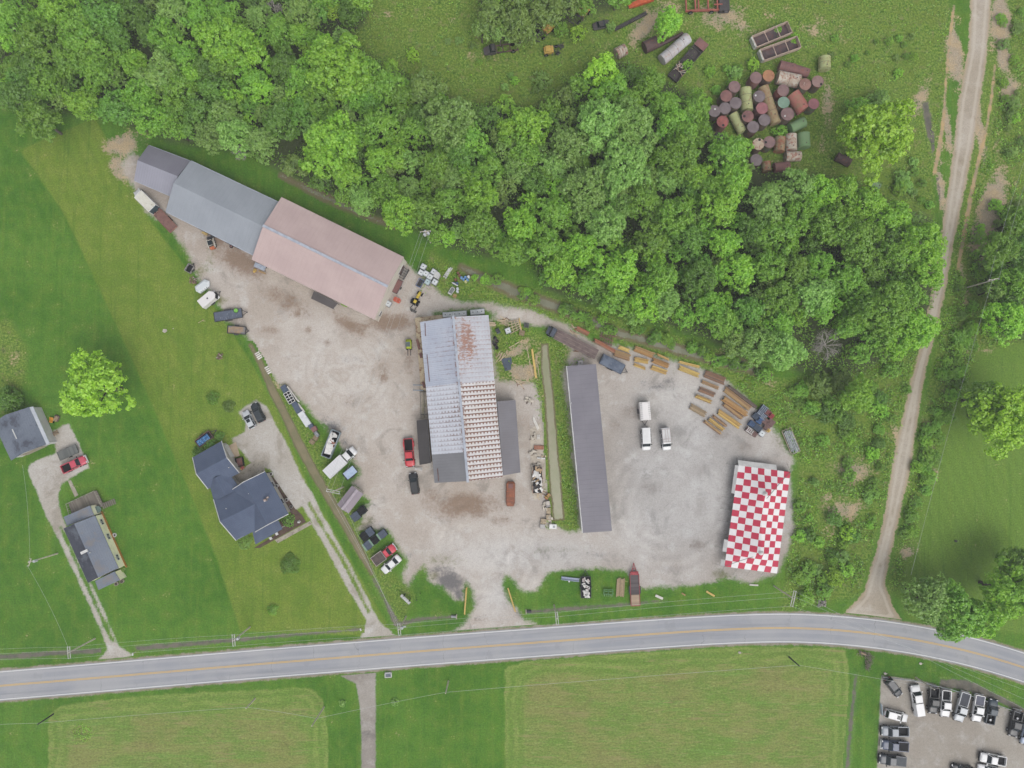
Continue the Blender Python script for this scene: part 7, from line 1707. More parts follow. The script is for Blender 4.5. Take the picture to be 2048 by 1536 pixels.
misc('machine_bench', 'grey machine with white top under the pink barn eave', 'machine', 521, 534, (23, 10), [('top', mat('grey white sheet', C(176, 184, 198), C(150, 158, 174), 1.4, .4), lambda m: m.cbox(0, 0, 1.0, 2.5, 1., .12)), ('frame', DKGREY, lambda m: [m.cbox(x, y, .5, .12, .12, 1.) for x in (-1.1, 1.1) for y in (-.4, .4)]), ('shelf', W_['tan'], lambda m: m.cbox(.7, -.9, .3, 1.6, .35, .1))])
misc('yellow_cover', 'small yellow machine cover by the grey shed corner', 'cover', 508, 541, (5, -7), [('shell', RM['oldyellow'], lambda m: m.rings([sec(-.4, .2, .05, .4), sec(.1, .3, .05, .6), sec(.5, .2, .05, .45)])), ('handle', DKGREY, lambda m: m.cyl((0, -.15, .62), (0, .15, .62), .04, n=5))])
misc('wheel_barrow', 'old wheel lying below the grey shed eave', 'wheel', 461, 492, (1, 1), [('tyre', TYRE, lambda m: m.cyl((0, 0, .05), (0, 0, .3), .36, n=14)), ('rim', RM['brown'], lambda m: m.cyl((0, 0, .06), (0, 0, .33), .22, n=10))])
def pallet(u, v, hd, c, label, L=1.2, W=1.0, h=.16, n=6, group=None, name='pallet'):
    t = place(name, label, 'pallet', u, v, hd, group, h); mb = MB(); bs = MB()
    for k in range(n): mb.cbox(-L / 2 + L * (k + .5) / n, 0, h - .02, L / n * .66, W, .04)
    for k in (-.42, 0, .42): bs.cbox(0, k * W, (h - .04) / 2, L, .12, h - .045)
    mb.build('boards', W_[c], t); bs.build('stringer', W_['dark'], t)
pallet(410, 465, (.9, .45), 'yellow', 'new yellow pallet leaning by the grey shed', 1.3, 1.0)
pallet(1077, 874, (0, 1), 'white', 'white pallet on the concrete strip by the pond', 1.0, .7, .2, 4); pallet(1097, 1022, (0, 1), 'pale', 'upper pale pallet of the pile at the ditch end', 1.3, .9, .4, 5); pallet(1097, 1035, (.1, 1), 'pale', 'lower pale pallet of the pile at the ditch end', 1.2, .9, .5, 5)
pallet(1087, 1043, (1, .1), 'pale', 'brown-grey pallet left of the ditch end pile', 1.2, 1.1, .6, 6); pallet(631, 876, (.8, .5), 'grey', 'greyed pallet at the end of the panel row', 1.1, .9, .5, 5); pallet(624, 884, (.75, .55), 'grey', 'greyed pallet lowest at the end of the panel row', 1.2, .9, .3, 5); pallet(517, 711, (.5, .85), 'white', 'white pallet frame lying at the yard edge', 1.7, 1.1, .12, 4); pallet(536, 740, (.5, .85), 'white', 'second white pallet frame farther down the yard edge', 1.8, .9, .12, 4)
pallet(1044, 666, (1, .2), 'grey', 'grey weathered pallet at the left end of the flatbed truck', 1.2, 1.1, .5, 5)
misc('brick_stack', 'short row of reddish brick stacks on the concrete strip', 'bricks', 1077.5, 895, (1, .03), [('bricks', mat('reddish brick', C(178, 126, 102), C(158, 110, 90), 4., .9, island=.12), lambda m: [m.cbox(-.8 + k * .42, 0, .25, .36, .85, .5) for k in range(5)]), ('pallet', W_['dark'], lambda m: m.cbox(0, 0, .05, 2.1, .9, .1))])
misc('pipe_piece', 'white pipe and wood scraps on the concrete strip', 'pipes', 1083, 916, (1, .05), [('pipe', WHITE, lambda m: m.cyl((-.9, 0, .2), (.8, -.1, .2), .18, n=10)), ('scrap', W_['pale'], lambda m: [m.cbox(.1 + k * .3, .35, .2, .25, .6, .3, k) for k in range(3)])])
misc('washing_machine', 'white machine case lying at the ditch end', 'machine', 1106, 1053, (1, .04), [('case', PW, lambda m: m.cbox(0, 0, .4, 1.5, .9, .75)), ('panel', RIM, lambda m: m.cbox(.2, 0, .79, .5, .5, .04))]); misc('machine_case', 'grey slatted machine case left of the white one', 'machine', 1085, 1053, (1, .06), [('case', mat('grey case', C(176, 170, 164), C(150, 144, 138), 2.), lambda m: m.cbox(0, 0, .35, 1.1, .95, .65)), ('slat', WHITE, lambda m: [m.cbox(-.35 + k * .23, 0, .7, .1, .8, .04) for k in range(4)])])
misc('scrap_cart', 'rusty cart with yellow scraps beside the pond end', 'cart', 1095, 993, (.6, -.8), [('tub', RM['rustgreen'], lambda m: m.rings([sec(-.7, .35, .2, .5), sec(.7, .45, .2, .7)])), ('scrap', W_['gold'], lambda m: [m.cbox(k * .3 - .3, .1, .75, .2, .9, .1, k * .7) for k in range(3)])]); misc('steel_bin', 'grey steel bin above the pallets at the ditch end', 'bin', 1096, 1008, (.2, 1), [('bin', mat('bin steel', C(166, 162, 160), C(140, 136, 134), 2.), lambda m: m.cbox(0, 0, .35, 1.3, .9, .7)), ('lid', mat('pale lid', C(204, 196, 186), None), lambda m: m.cbox(-.2, 0, .73, .8, .8, .06))])
for u, v, hd, lb in ((1066, 872, (0, 1), 'pale stone block pile left of the white pallet'), (1068, 905, (1, .2), 'pale stone block pile left of the brick stacks'), (1090, 1012, (.3, 1), 'pale block pile above the ditch end pallets'), (1072, 930, (1, 0), 'pale rubble blocks just above the junk trailer'), (1103, 1040, (.2, 1), 'pale block pile beside the white machine case'), (1058, 800, (1, .3), 'pale rubble beside the grey lean-to corner')):
    misc('block_pile', lb, 'blocks', u, v, hd, [('block', mat('pale block', C(206, 198, 184), C(180, 172, 158), 2., .9, island=.15), lambda m, q=random.Random(int(u + v)): [m.cbox(q.uniform(-.8, .8), q.uniform(-.5, .5), .18 + q.uniform(0, .2), q.uniform(.35, .7), q.uniform(.25, .45), .3, q.uniform(-.3, .3)) for k in range(9)]), ('scrap', W_['dark'], lambda m, q=random.Random(int(u))  : [m.cbox(q.uniform(-.8, .8), q.uniform(-.6, .6), .1, q.uniform(.5, 1.1), .12, .1, q.uniform(0, 3)) for k in range(4)])])
for u, v, hd, lb in ((1010, 640, (.9, .3), 'scattered pale planks at the upper right warehouse corner'), (1000, 712, (.6, -.8), 'scattered planks above the dark slate tarp'), (1042, 765, (.8, .5), 'broken planks on the bare earth above the grey lean-to'), (1080, 985, (.3, 1), 'loose planks below the junk trailer'), (1148, 660, (.9, .4), 'loose pale planks in the weeds above the flatbed truck')):
    misc('loose_planks', lb, 'planks', u, v, hd, [('plank', W_['pale'], lambda m, q=random.Random(int(u * v)): [m.cbox(q.uniform(-.6, .6), q.uniform(-.8, .8), .06 + k * .03, q.uniform(1.2, 2.4), .16, .05, q.uniform(-.5, .5)) for k in range(6)]), ('dark_plank', W_['brown'], lambda m, q=random.Random(int(u * v + 1)): [m.cbox(q.uniform(-.6, .6), q.uniform(-.8, .8), .05, q.uniform(1., 2.), .16, .05, q.uniform(-.9, .9)) for k in range(4)])])
# concrete strip by the pond
slab_struct('concrete_strip', [(1060, 858), (1080, 846), (1084, 862), (1090, 930), (1092, 985), (1070, 1000), (1062, 985)], 0, .07, mat('pale concrete', C(206, 196, 180), C(186, 176, 162), .6, .9, c3=C(164, 154, 140), s3=1.2))

def heap(mb, n, L, W, z, seed, smin=.3, smax=1.1, th=.08):
    q = random.Random(seed)
    for k in range(n): mb.cbox(q.uniform(-L / 2, L / 2), q.uniform(-W / 2, W / 2), z + q.uniform(0, .35), q.uniform(smin, smax), q.uniform(smin * .5, smax * .5), th, q.uniform(0, 3.1), q.uniform(-.3, .3), q.uniform(-.3, .3))
t = trailer(1075, 960, (0, 1), 5.6, 2.0, 'junk trailer heaped with white bags and cardboard by the pond', RM['darkgrey'], .7, .35, RM['whiter'], 0, fender=False)
for nm, m, n, sd in (('white_bag', mat('white bag', C(236, 234, 230), C(214, 212, 208), 2., .6), 22, 3), ('cardboard', mat('cardboard', C(206, 178, 142), C(184, 158, 126), 2., .9), 10, 8), ('dark_scrap', BLACKP, 9, 5)):
    mb = MB(); heap(mb, n, 5.2, 1.7, .85, sd, .35, 1.2, .14); mb.build(nm, m, t)
t = place('rusty_hulk', 'rusty orange tank hulk below the warehouse', 'hulk', 1021, 988, (-.02, 1)); MB().rings([sec(-2.6, .7, .3, .9), sec(-2.2, .95, .25, 1.15), sec(1.9, .95, .25, 1.15), sec(2.6, .7, .3, .8)]).build('body', RM['hulk'], t)
mb = MB()
for x in (-1.4, -.5, .4, 1.3): mb.box(x - .05, x + .05, -.98, .98, 1.12, 1.2)
mb.build('rib', RM['orangesteel'], t); MB().cbox(-1.7, 0, 1.2, .9, .9, .12).build('hatch', RM['brown'], t)
# scrap dumpster
t = frame_box('scrap_dumpster', 'open steel dumpster full of white scrap on the grass edge', 'dumpster', 662, 888, (160, -410), 5.9, 1.95, 1.5, mat('pale teal steel', C(158, 172, 178), C(128, 140, 146), 2., .5), BLACKP, 0, .12, .25)
for nm, m, n, sd, s1 in (('white_scrap', _mc['white bag'], 20, 3, 1.5), ('rusty_scrap', RM['orangesteel'], 8, 6, 1.1), ('dark_scrap', BLACKP, 8, 9, 1.0)):
    mb = MB(); heap(mb, n, 4.6, 1.3, .95, sd, .4, s1, .1); mb.build(nm, m, t)
MB().cbox(-1.1, 0, 1.35, 2.2, 1.4, .1, .15, .05, .08).build('white_sheet', _mc['white bag'], t)
# dumpsters with lids
GRN = mat('dark green steel', C(56, 74, 74), C(46, 62, 62), 2., .5); GL = mat('faded green', C(140, 168, 144), C(120, 150, 128), 2., .6)
def dumpster(u, v, hd, label, L=1.9, W=1.6, lidm=None, trim=None, split=True):
    t = place('dumpster', label, 'dumpster', u, v, hd, 'dumpsters in a row at the yard edge', 1.2); a, w = L / 2, W / 2
    MB().rings([[(-a * .8, -w * .95, .15), (a * .95, -w * .95, .15), (a * .95, w * .95, .15), (-a * .8, w * .95, .15)], [(-a, -w, 1.2), (a, -w, 1.1), (a, w, 1.1), (-a, w, 1.2)]]).build('bin', GRN, t)
    for s in (-1, 1): MB().cbox(.0, s * w * .5, 1.24, L * .96, w * .94, .08).build('lid', lidm or BLACKP, t)
    if trim: MB().cbox(-a + .15, 0, 1.26, .34, W, .14).build('trim', trim, t)
    for s in (-1, 1): MB().cbox(0, s * (w + .06), .8, .7, .14, .2).build('fork_pocket', GRN, t)
lidg = mat('grey blue lid', C(78, 88, 106), C(66, 76, 92), 1.5, .5)
dumpster(711, 1033, (.8, -.6), 'dark dumpster below the mauve shelter, nearer the ditch', 1.8, 1.7, lidg); dumpster(724, 1021, (.8, -.6), 'dark dumpster with open top beside the gravel', 1.6, 1.6, BLACKP)
dumpster(728, 1073, (.8, -.6), 'dark dumpster pair, the one nearer the ditch', 1.5, 1.7, BLACKP); dumpster(740, 1064, (.8, -.6), 'grey-lidded dumpster behind another, right half', 1.5, 1.7, lidg); dumpster(735, 1091, (.8, -.6), 'green-trimmed dumpster lowest beside the ditch', 1.8, 1.7, lidg, GL); dumpster(748, 1081, (.8, -.6), 'green-trimmed dumpster in the middle of its row', 1.8, 1.6, BLACKP, GL); dumpster(764, 1069, (.8, -.6), 'green-trimmed dumpster at the gravel end of its row', 2.0, 1.5, lidg, GL)
# panel row along the left ditch
DS = mat('slate sheet', C(86, 98, 118), C(76, 88, 108), 1.5, .5)
def panels(u, v, hd, L, W, h, m, label, bars=None):
    t = place('panel_stack', label, 'panel stack', u, v, hd, None, h); MB().cbox(0, 0, h / 2 + .1, L, W, h).build('panels', m, t); MB().box(-L * .45, L * .45, -W * .3, W * .3, 0, .1).build('bearer', W_['dark'], t)
    if bars:
        mb = MB()
        for k in range(bars + 1): mb.cbox(-L / 2 + L * k / bars, 0, h + .14, .12, W, .08)
        for s in (-1, 0, 1): mb.cbox(0, s * W * .47, h + .15, L, .1, .08)
        mb.build('window_frame', WHITE, t)
pd = (.5, .86)
panels(569, 778, pd, 1.6, 1.2, .6, DS, 'slate sheet stack at the upper end of the panel row'); panels(579, 795, pd, 2.5, 1.5, .8, BLACKP, 'stack of white window frames in the panel row', 4); panels(593, 815, pd, 2.4, 1.2, .6, DS, 'slate sheet stack in the middle of the panel row'); panels(609, 838, (.55, .83), 3.4, 1.35, .6, mat('white sheets', C(226, 228, 230), C(208, 212, 216), 1.5, .4), 'white sheet stack with splinters in the panel row'); panels(622, 853, pd, 1.0, 1., .7, DS, 'small slate stack beside the rusty box'); panels(628, 858, pd, 1.0, 1.1, .8, RM['brown'], 'rusty box at the lower end of the panel row'); panels(633, 868, (.6, .8), 1.2, .7, .8, RIM, 'small white cabinet at the lower end of the panel row')
lumber(586, 788, 36, 2.5, (.6, .8), 'white', 'white trim boards leaning along the panel row', .8, 'board_pile', 'boards', group=None); lumber(602, 815, 22, 3, (.62, .78), 'white', 'broken white boards beside the slate sheets', .4, 'board_pile', 'boards', group=None)
# other yard items
misc('rusty_rack', 'rusty steel rack lying at the creek bank above the reddish lumber', 'rack', 1214, 677, (.93, .37), [('frame', RM['brown'], lambda m: [m.cbox(-1.3 + k * .5, 0, .4, .12, 2.0, .14, .05 * k) for k in range(6)] + [m.cbox(0, y, .3, 3.2, .14, .14) for y in (-1., 0, 1.)]), ('rail', mat('pale rail', C(188, 172, 154), C(150, 130, 114), 2.), lambda m: [m.cbox(0, 1.5, .3, 3.4, .16, .1, -.06), m.cbox(-1.5, .9, .3, .12, 1.4, .1)])])
t = trailer(1225, 728, (.88, .45), 5.4, 2.2, 'blue-grey tarped trailer with pointed tongue beside the lumber', DKGREY, .6, 0, None, .9, zc=1.2, fender=False); MB().rings([[(-2.7, -1.15, .62), (2.6, -1.15, .62), (2.6, 1.15, .62), (-2.7, 1.15, .62)], [(-2.6, -1.1, 1.35), (2.5, -1.1, 1.3), (2.5, 1.1, 1.3), (-2.6, 1.1, 1.35)], [(-2.3, -.4, 1.55), (2.2, -.4, 1.5), (2.2, .4, 1.5), (-2.3, .4, 1.55)]]).build('tarp', RM['paleblue'], t)
misc('pipe_rack', 'metal rack of grey pipes at the right edge of the yard', 'rack', 1582, 882, (.37, .93), [('frame', mat('beige rack steel', C(182, 168, 146), C(150, 138, 120), 2., .6), lambda m: [m.cbox(s * 2.65, 0, .6, .14, 2.1, .2) for s in (-1, 1)] + [m.cbox(0, s * 1.02, .6, 5.4, .14, .2) for s in (-1, 1)] + [m.cbox(.5, 0, .45, .12, 2.0, .12)]), ('pipe', mat('grey pipe', C(196, 202, 202), C(150, 158, 158), 2., .5), lambda m: pipes(m, 7, 5.2, 1.7, .1, .75, 4, .01)), ('base', mat('rack shade', C(92, 100, 98), None), lambda m: m.cbox(0, 0, .2, 5.1, 1.9, .1))])  # dark base sheet stands in for the shade beneath the pipes
misc('steel_channel', 'light blue-grey steel channel lying near the road verge', 'channel', 1141, 1159, (1, .12), [('channel', mat('pale blue steel', C(172, 184, 206), C(150, 164, 188), 1.5, .4), lambda m: [m.cbox(0, s * .3, .25, 3.8, .1, .4) for s in (-1, 1)] + [m.cbox(0, 0, .1, 3.8, .5, .08)]), ('bracket', WHITE, lambda m: m.cbox(-.2, -.5, .3, .3, .3, .2))])
t = trailer(1172, 1175, (-.02, -1), 4.4, 2.1, 'black utility trailer covered in white scrap near the verge', BLACKP, .6, .15, DKGREY, 1.2, fender=False)
for nm, m, n, sd in (('white_scrap', _mc['white bag'], 34, 13), ('pale_scrap', mat('pinkish scrap', C(206, 192, 188), None), 8, 4)): mb = MB(); heap(mb, n, 3.9, 1.4, .68, sd, .25, .9, .07); mb.build(nm, m, t)
misc('green_implement', 'green farm implement frame on the verge', 'implement', 1217, 1184, (1, .05), [('frame', mat('implement green', C(92, 146, 84), C(74, 122, 68), 2., .5), lambda m: [m.cbox(0, y, .5, 2.0, .16, .16) for y in (-.5, .1, .5)] + [m.cbox(x, 0, .5, .16, 1.1, .16) for x in (-.95, 0, .95)]), ('tine', mat('pale green', C(150, 186, 138), None), lambda m: [m.cbox(-.8 + k * .4, -.75, .3, .08, .5, .4) for k in range(5)])])
t = place('roadside_sign', 'blank white roadside sign on two black posts by the entrance', 'sign', 813, 1196, (.73, .68), zc=1.); fb = MB()
o = MB().cbox(0, 0, 0, 2.6, .08, .95).build('sign_panel', WHITE, t); o.location = (0, -.25, 1.25); o.rotation_euler = (math.radians(-52), 0, 0); mb = MB()
for k in range(6): mb.cbox(-1.25 + k * .5, -.06, 0, .07, .05, .98)
mb.cbox(0, -.06, .48, 2.6, .05, .06); mb.cbox(0, -.06, -.48, 2.6, .05, .06); mb.build('rib', mat('grey rib', None), o)
for x in (-.8, .75): MB().cyl((x, .15, 0), (x + .1, .15, 2.0), .09, n=6).build('post', BLACKP, t)
t = place('sign_post', 'pair of bare black posts right of the blank white sign', 'post', 836, 1196, (.45, -.85), zc=1.)
for x, h in ((-.9, 1.6), (.8, 2.2)): MB().cyl((x, 0, 0), (x + .6, .05, h), .09, n=6).build('post', BLACKP, t)
misc('tarp_sheet', 'dark slate tarp sheet lying in the grass right of the warehouse', 'tarp', 1015, 728, (.2, 1), [('sheet', mat('dark slate tarp', C(82, 94, 110), C(72, 84, 98), 1.2, .6), lambda m: m.prism([(-1.4, -1.05), (-.9, -1.1), (1.35, -.75), (1.3, .55), (.2, .7), (.0, 1.0), (-1.3, 1.1)], .03, .12)), ('weight', DKGREY, lambda m: m.cbox(.9, -.5, .2, .3, .3, .2))])
misc('timber_frame', 'pale wooden truss frames lying in the grass below the gravel lane', 'frame', 1032, 650, (.2, 1), [('frame', W_['pale'], lambda m: [m.cbox(0, -1.6 + k * .75, .2 + .05 * k, 2.6, .14, .12, .05 * k) for k in range(4)] + [m.cbox(-1. + k * .55, -.4, .3, .14, 2.6, .12, .08 * k) for k in range(5)]), ('beam', W_['yellow'], lambda m: m.cbox(0, .95, .2, 2.8, .2, .14))])
misc('black_bin', 'small dark bin in the grass beside the warehouse', 'bin', 996, 662, (.4, .9), [('bin', DS, lambda m: m.cbox(0, 0, .4, 1., .8, .7)), ('lid', DKGREY, lambda m: m.cbox(0, 0, .78, .8, .7, .08))]); misc('junk_pile', 'dark tyre and junk pile against the right warehouse wall', 'junk', 990, 685, (0, 1), [('tyre', TYRE, lambda m: [m.cyl((k * .7 - 1., (k % 2) * .4, .05), (k * .7 - 1., (k % 2) * .4, .35), .4, n=12) for k in range(4)]), ('scrap', RM['darkgrey'], lambda m: heap(m, 8, 2.2, 1., .3, 6, .3, .8))])
misc('grey_pallet', 'grey metal crate beside the timber frames', 'crate', 1053, 650, (1, .1), [('crate', mat('grey crate steel', C(120, 122, 120), C(98, 100, 98), 2.), lambda m: [m.cbox(-.4 + k * .27, 0, .3, .12, 1., .5) for k in range(4)]), ('base', DKGREY, lambda m: m.cbox(0, 0, .06, 1.1, 1., .1))])
misc('pipe_gate', 'grey blue pipe frame standing by the warehouse left wall', 'frame', 836, 775, (1, .03), [('rail', mat('blue grey pipe', C(140, 156, 172), C(116, 132, 148), 2., .5), lambda m: [m.cyl((-1., y, 1.2), (1.2, y, 1.2), .1, n=6) for y in (-.6, .5)]), ('post', DKGREY, lambda m: [m.cyl((x, y, 0), (x, y, 1.2), .06, n=5) for x in (-.9, 1.1) for y in (-.6, .5)])])
misc('long_rail', 'rusty pipe rails lying beside the left warehouse wall', 'rail', 848, 806, (.04, 1), [('rail', mat('pale grey rail', C(150, 146, 140), C(120, 112, 104), 2.), lambda m: [m.cyl((-3.2, y, .3), (3.2, y, .3), .06, n=5) for y in (-.8, 0, .7)]), ('tie', DKGREY, lambda m: [m.cbox(x, 0, .2, .1, 1.8, .1) for x in (-2.4, 2.4)])])
misc('white_gate', 'small white folded barrier at the corner of the dark lean-to', 'barrier', 837, 938, (1, .1), [('rail', WHITE, lambda m: [m.cbox(0, k * .2, .5, 1.6, .08, .1, .1 * k) for k in range(-1, 2)]), ('leg', RIM, lambda m: [m.cbox(x, 0, .25, .08, .5, .5) for x in (-.6, .6)])])
misc('scrap_heap', 'heap of bricks and scrap at the lawn edge', 'scrap', 385, 560, (1, .2), [('scrap', mat('brick scrap', C(150, 120, 108), C(110, 92, 86), 3., .9, island=.3), lambda m: heap(m, 22, 1.7, 1.3, .1, 21, .15, .5, .15)), ('stone', mat('pale stone', C(200, 192, 182), None), lambda m: heap(m, 6, 1.5, 1.2, .2, 2, .15, .35, .15))]); misc('brick_heap', 'small heap of reddish bricks on the middle of the lawn', 'bricks', 438, 713, (1, .2), [('brick', mat('brick scrap', None), lambda m: heap(m, 22, 1.3, 1.3, .1, 23, .2, .45, .12)), ('stone', mat('pale stone', None), lambda m: heap(m, 5, 1.2, 1.2, .15, 5, .15, .35, .12))])
misc('branch', 'short pale branch lying on the lawn left of the yard', 'branch', 401, 642, (.9, -.4), [('stick', W_['pale'], lambda m: [m.cyl((-.8, 0, .05), (.6, .1, .1), .05, n=5), m.cyl((.2, .05, .08), (.8, -.3, .08), .04, n=5)]), ('twig', W_['brown'], lambda m: m.cyl((.1, 0, .06), (.5, .4, .06), .03, n=4))]); misc('stepping_stone', 'pale stone in the olive lawn left of the yard', 'stone', 327, 661, (1, 0), [('stone', mat('pale stone', None), lambda m: m.prism([(-.5, -.2), (0, -.45), (.5, -.1), (.4, .3), (-.3, .4)], 0, .12)), ('chip', mat('pale stone', None), lambda m: m.prism([(1.7, .4), (1.9, .4), (1.9, .6), (1.7, .55)], 0, .08))])
# homestead small things
misc('yellow_cart', 'yellow-orange cart tub beside the garage', 'cart', 101, 840, (.2, -1), [('tub', mat('orange yellow tub', C(236, 168, 52), C(214, 148, 48), 2., .5), lambda m: m.rings([sec(-.55, .3, .2, .55), sec(.55, .42, .2, .65)])), ('tray', mat('dark orange', C(190, 128, 40), None), lambda m: m.cbox(0, 0, .62, .7, .5, .05)), ('wheel', TYRE, lambda m: [m.cyl((-.4, s * .45, .2), (-.4, s * .55, .2), .2, n=8) for s in (-1, 1)])]); misc('wood_pile', 'grey firewood pile right of the yellow cart', 'firewood', 111, 837, (.3, -1), [('log', W_['dark'], lambda m: pipes(m, 9, 1.5, 1.1, .1, .2, 7, .3)), ('log_end', W_['grey'], lambda m: pipes(m, 4, 1.3, .8, .09, .4, 9, .3))]); misc('brush_pile', 'pile of grey sticks left of the wooden wagon', 'brush pile', 107, 867, (.9, -.4), [('stick', W_['grey'], lambda m: pipes(m, 12, 1.8, .9, .05, .1, 5, .7)), ('log', W_['dark'], lambda m: pipes(m, 4, 1.5, .6, .08, .1, 6, .5))])
misc('old_tyre', 'white painted tyre planter by the yellow mobile home wall', 'planter', 226.5, 1071, (1, 0), [('tyre', WHITE, lambda m: m.rings([[(math.cos(k * .3927) * r, math.sin(k * .3927) * r, z) for k in range(16)] for r, z in ((.42, 0), (.45, .15), (.38, .24), (.24, .2), (.22, .05))])), ('soil', mat('dark soil', C(70, 60, 52), None), lambda m: m.cyl((0, 0, .02), (0, 0, .1), .22, n=10))])
for u, v, lb in ((232, 1168, 'left grey planter tub at the lower porch of the mobile home'), (243, 1163, 'right grey planter tub at the lower porch of the mobile home')): misc('planter_tub', lb, 'planter', u, v, (1, 0), [('tub', CONC, lambda m: m.cyl((0, 0, 0), (0, 0, .6), .35, .42, 12)), ('soil', mat('dark soil', None), lambda m: m.cyl((0, 0, .55), (0, 0, .63), .34, n=12))])
misc('garden_trailer', 'dark open utility cart behind the slate-blue house', 'cart', 479, 924, (.2, 1), [('box', BLACKP, lambda m: [m.cbox(s * .9, 0, .5, .1, 1.5, .6) for s in (-1, 1)] + [m.cbox(0, s * .75, .5, 1.8, .1, .6) for s in (-1, 1)]), ('floor', RM['brown'], lambda m: m.cbox(0, 0, .3, 1.8, 1.5, .08))]); misc('storage_box', 'small red-topped box beside the dark cart', 'box', 484, 936, (.8, -.6), [('box', mat('tan box', C(206, 172, 120), None), lambda m: m.cbox(0, 0, .3, .9, .6, .6)), ('lid', mat('dull red', C(170, 80, 76), None), lambda m: m.cbox(.1, 0, .63, .6, .6, .06))])
for u, v, lb in ((542, 948, 'uppermost garden pot right of the slate-blue house'), (553, 972, 'white garden pot midway along the slate-blue house'), (573, 1000, 'white garden lantern at the flower bed end'), (582, 1014, 'grey cooling unit at the lower right house corner')): misc('garden_pot', lb, 'pot', u, v, (1, .5), [('pot', RIM if 'grey' in lb else WHITE, lambda m: m.cyl((0, 0, 0), (0, 0, .6), .28, .36, 10)), ('soil', mat('dark soil', None), lambda m: m.cyl((0, 0, .57), (0, 0, .63), .28, n=10))])
for u, v, lb in ((541, 1077, 'left white porch chair below the slate-blue house'), (553, 1068, 'right white porch chair below the slate-blue house')): misc('garden_chair', lb, 'chair', u, v, (.4, .9), [('seat', WHITE, lambda m: m.cbox(0, 0, .45, .55, .55, .06)), ('backrest', WHITE, lambda m: m.cbox(-.27, 0, .75, .06, .55, .55)), ('leg', WHITE, lambda m: [m.cbox(x, y, .22, .06, .06, .44) for x in (-.22, .22) for y in (-.22, .22)])])
misc('garden_statue', 'small white statue in the mulch bed by the house', 'statue', 597, 1044, (.7, .7), [('figure', WHITE, lambda m: m.rings([[(math.cos(k) * r, math.sin(k) * r, z) for k in range(6)] for r, z in ((.25, 0), (.2, .3), (.28, .6), (.12, .85), (.15, 1.), (.05, 1.1))])), ('plinth', CONC, lambda m: m.cbox(0, 0, .05, .6, .6, .1))])
misc('mailbox', 'white mailbox on a post at the left driveway mouth', 'mailbox', 268, 1306, (0, 1), [('post', W_['pale'], lambda m: m.cbox(0, 0, .5, .1, .1, 1.)), ('box', WHITE, lambda m: m.cbox(.1, 0, 1.1, .5, .22, .25))]); misc('mailbox', 'white mailbox on a post left of the two-track drive', 'mailbox', 722, 1257, (.4, 1), [('post', W_['pale'], lambda m: m.cbox(0, 0, .5, .1, .1, 1.)), ('box', WHITE, lambda m: m.cbox(.1, 0, 1.1, .5, .22, .25))])
misc('utility_box', 'white-rimmed grey utility vault at the lower driveway mouth', 'utility box', 776, 1351, (1, -.05), [('rim', WHITE, lambda m: [m.cbox(s * .65, 0, .25, .14, 1., .5) for s in (-1, 1)] + [m.cbox(0, s * .45, .25, 1.4, .14, .5) for s in (-1, 1)]), ('cover', mat('vault cover', C(120, 128, 140), C(98, 106, 118), 2.), lambda m: m.cbox(0, 0, .3, 1.2, .8, .1))])
misc('culvert_end', 'grey culvert pipe end in the ditch left of the entrance', 'culvert', 908, 1234, (1, .05), [('pipe', RIM, lambda m: m.cyl((-.6, 0, .2), (.4, 0, .2), .3, n=12)), ('headwall', CONC, lambda m: m.cbox(.5, 0, .2, .2, 1., .5))]); misc('culvert_end', 'dark culvert pipe end in the ditch right of the entrance', 'culvert', 1057, 1224, (-1, .05), [('pipe', DKGREY, lambda m: m.cyl((-.6, 0, .2), (.4, 0, .2), .3, n=12)), ('headwall', CONC, lambda m: m.cbox(.5, 0, .15, .2, .9, .4))])
misc('rubble_heap', 'heap of grey rubble in the verge left of the track mouth', 'rubble', 1646, 1208, (1, .1), [('rubble', mat('grey rubble', C(170, 166, 160), C(132, 130, 126), 3., .95, island=.25), lambda m: heap(m, 70, 1.8, 1.5, .1, 31, .12, .4, .16)), ('block', CONC, lambda m: heap(m, 6, 1.4, 1.1, .25, 4, .2, .45, .2))])
misc('driftwood_heap', 'curved heap of grey brush and driftwood right of the hay field', 'brush pile', 1738, 1318, (1, .2), [('brush', mat('grey brush', C(158, 146, 134), C(120, 110, 100), 3., .95, island=.25), lambda m: [m.cyl((math.sin(k * .9) * .35 + (-2.2 + k * .055 if k < 40 else .2 + math.sin(k) * .3), (.8 + math.cos(k * 1.7) * .3) if k < 40 else .8 - (k - 40) * .045, .1), (math.sin(k * .9) * .35 + (-2.2 + k * .055 if k < 40 else .2 + math.sin(k) * .3) + math.cos(k * 2.1) * .6, ((.8 + math.cos(k * 1.7) * .3) if k < 40 else .8 - (k - 40) * .045) + math.sin(k * 2.1) * .5, .45), .05, n=4) for k in range(110)]), ('stump', W_['grey'], lambda m: m.cyl((-1.7, .9, .2), (-.7, .7, .3), .25, .2, 8))])
for u, v, lb in ((1481, 1307, 'pale marker stone on the upper edge of the right hay field'), (1844, 1329, 'small white marker in the grass strip above the car lot'), (1773, 1349, 'white stone at the upper left corner of the car lot'), (1915, 1083, 'dark hole cover in the right lawn')): misc('marker', lb, 'marker', u, v, (1, .3), [('stone', mat('pale stone', None) if 'dark' not in lb else DKGREY, lambda m: m.prism([(-.3, -.15), (.1, -.25), (.35, .05), (.05, .25), (-.3, .15)], 0, .18)), ('chip', mat('pale stone', None), lambda m: m.prism([(.4, .1), (.55, .1), (.5, .25)], 0, .08))])
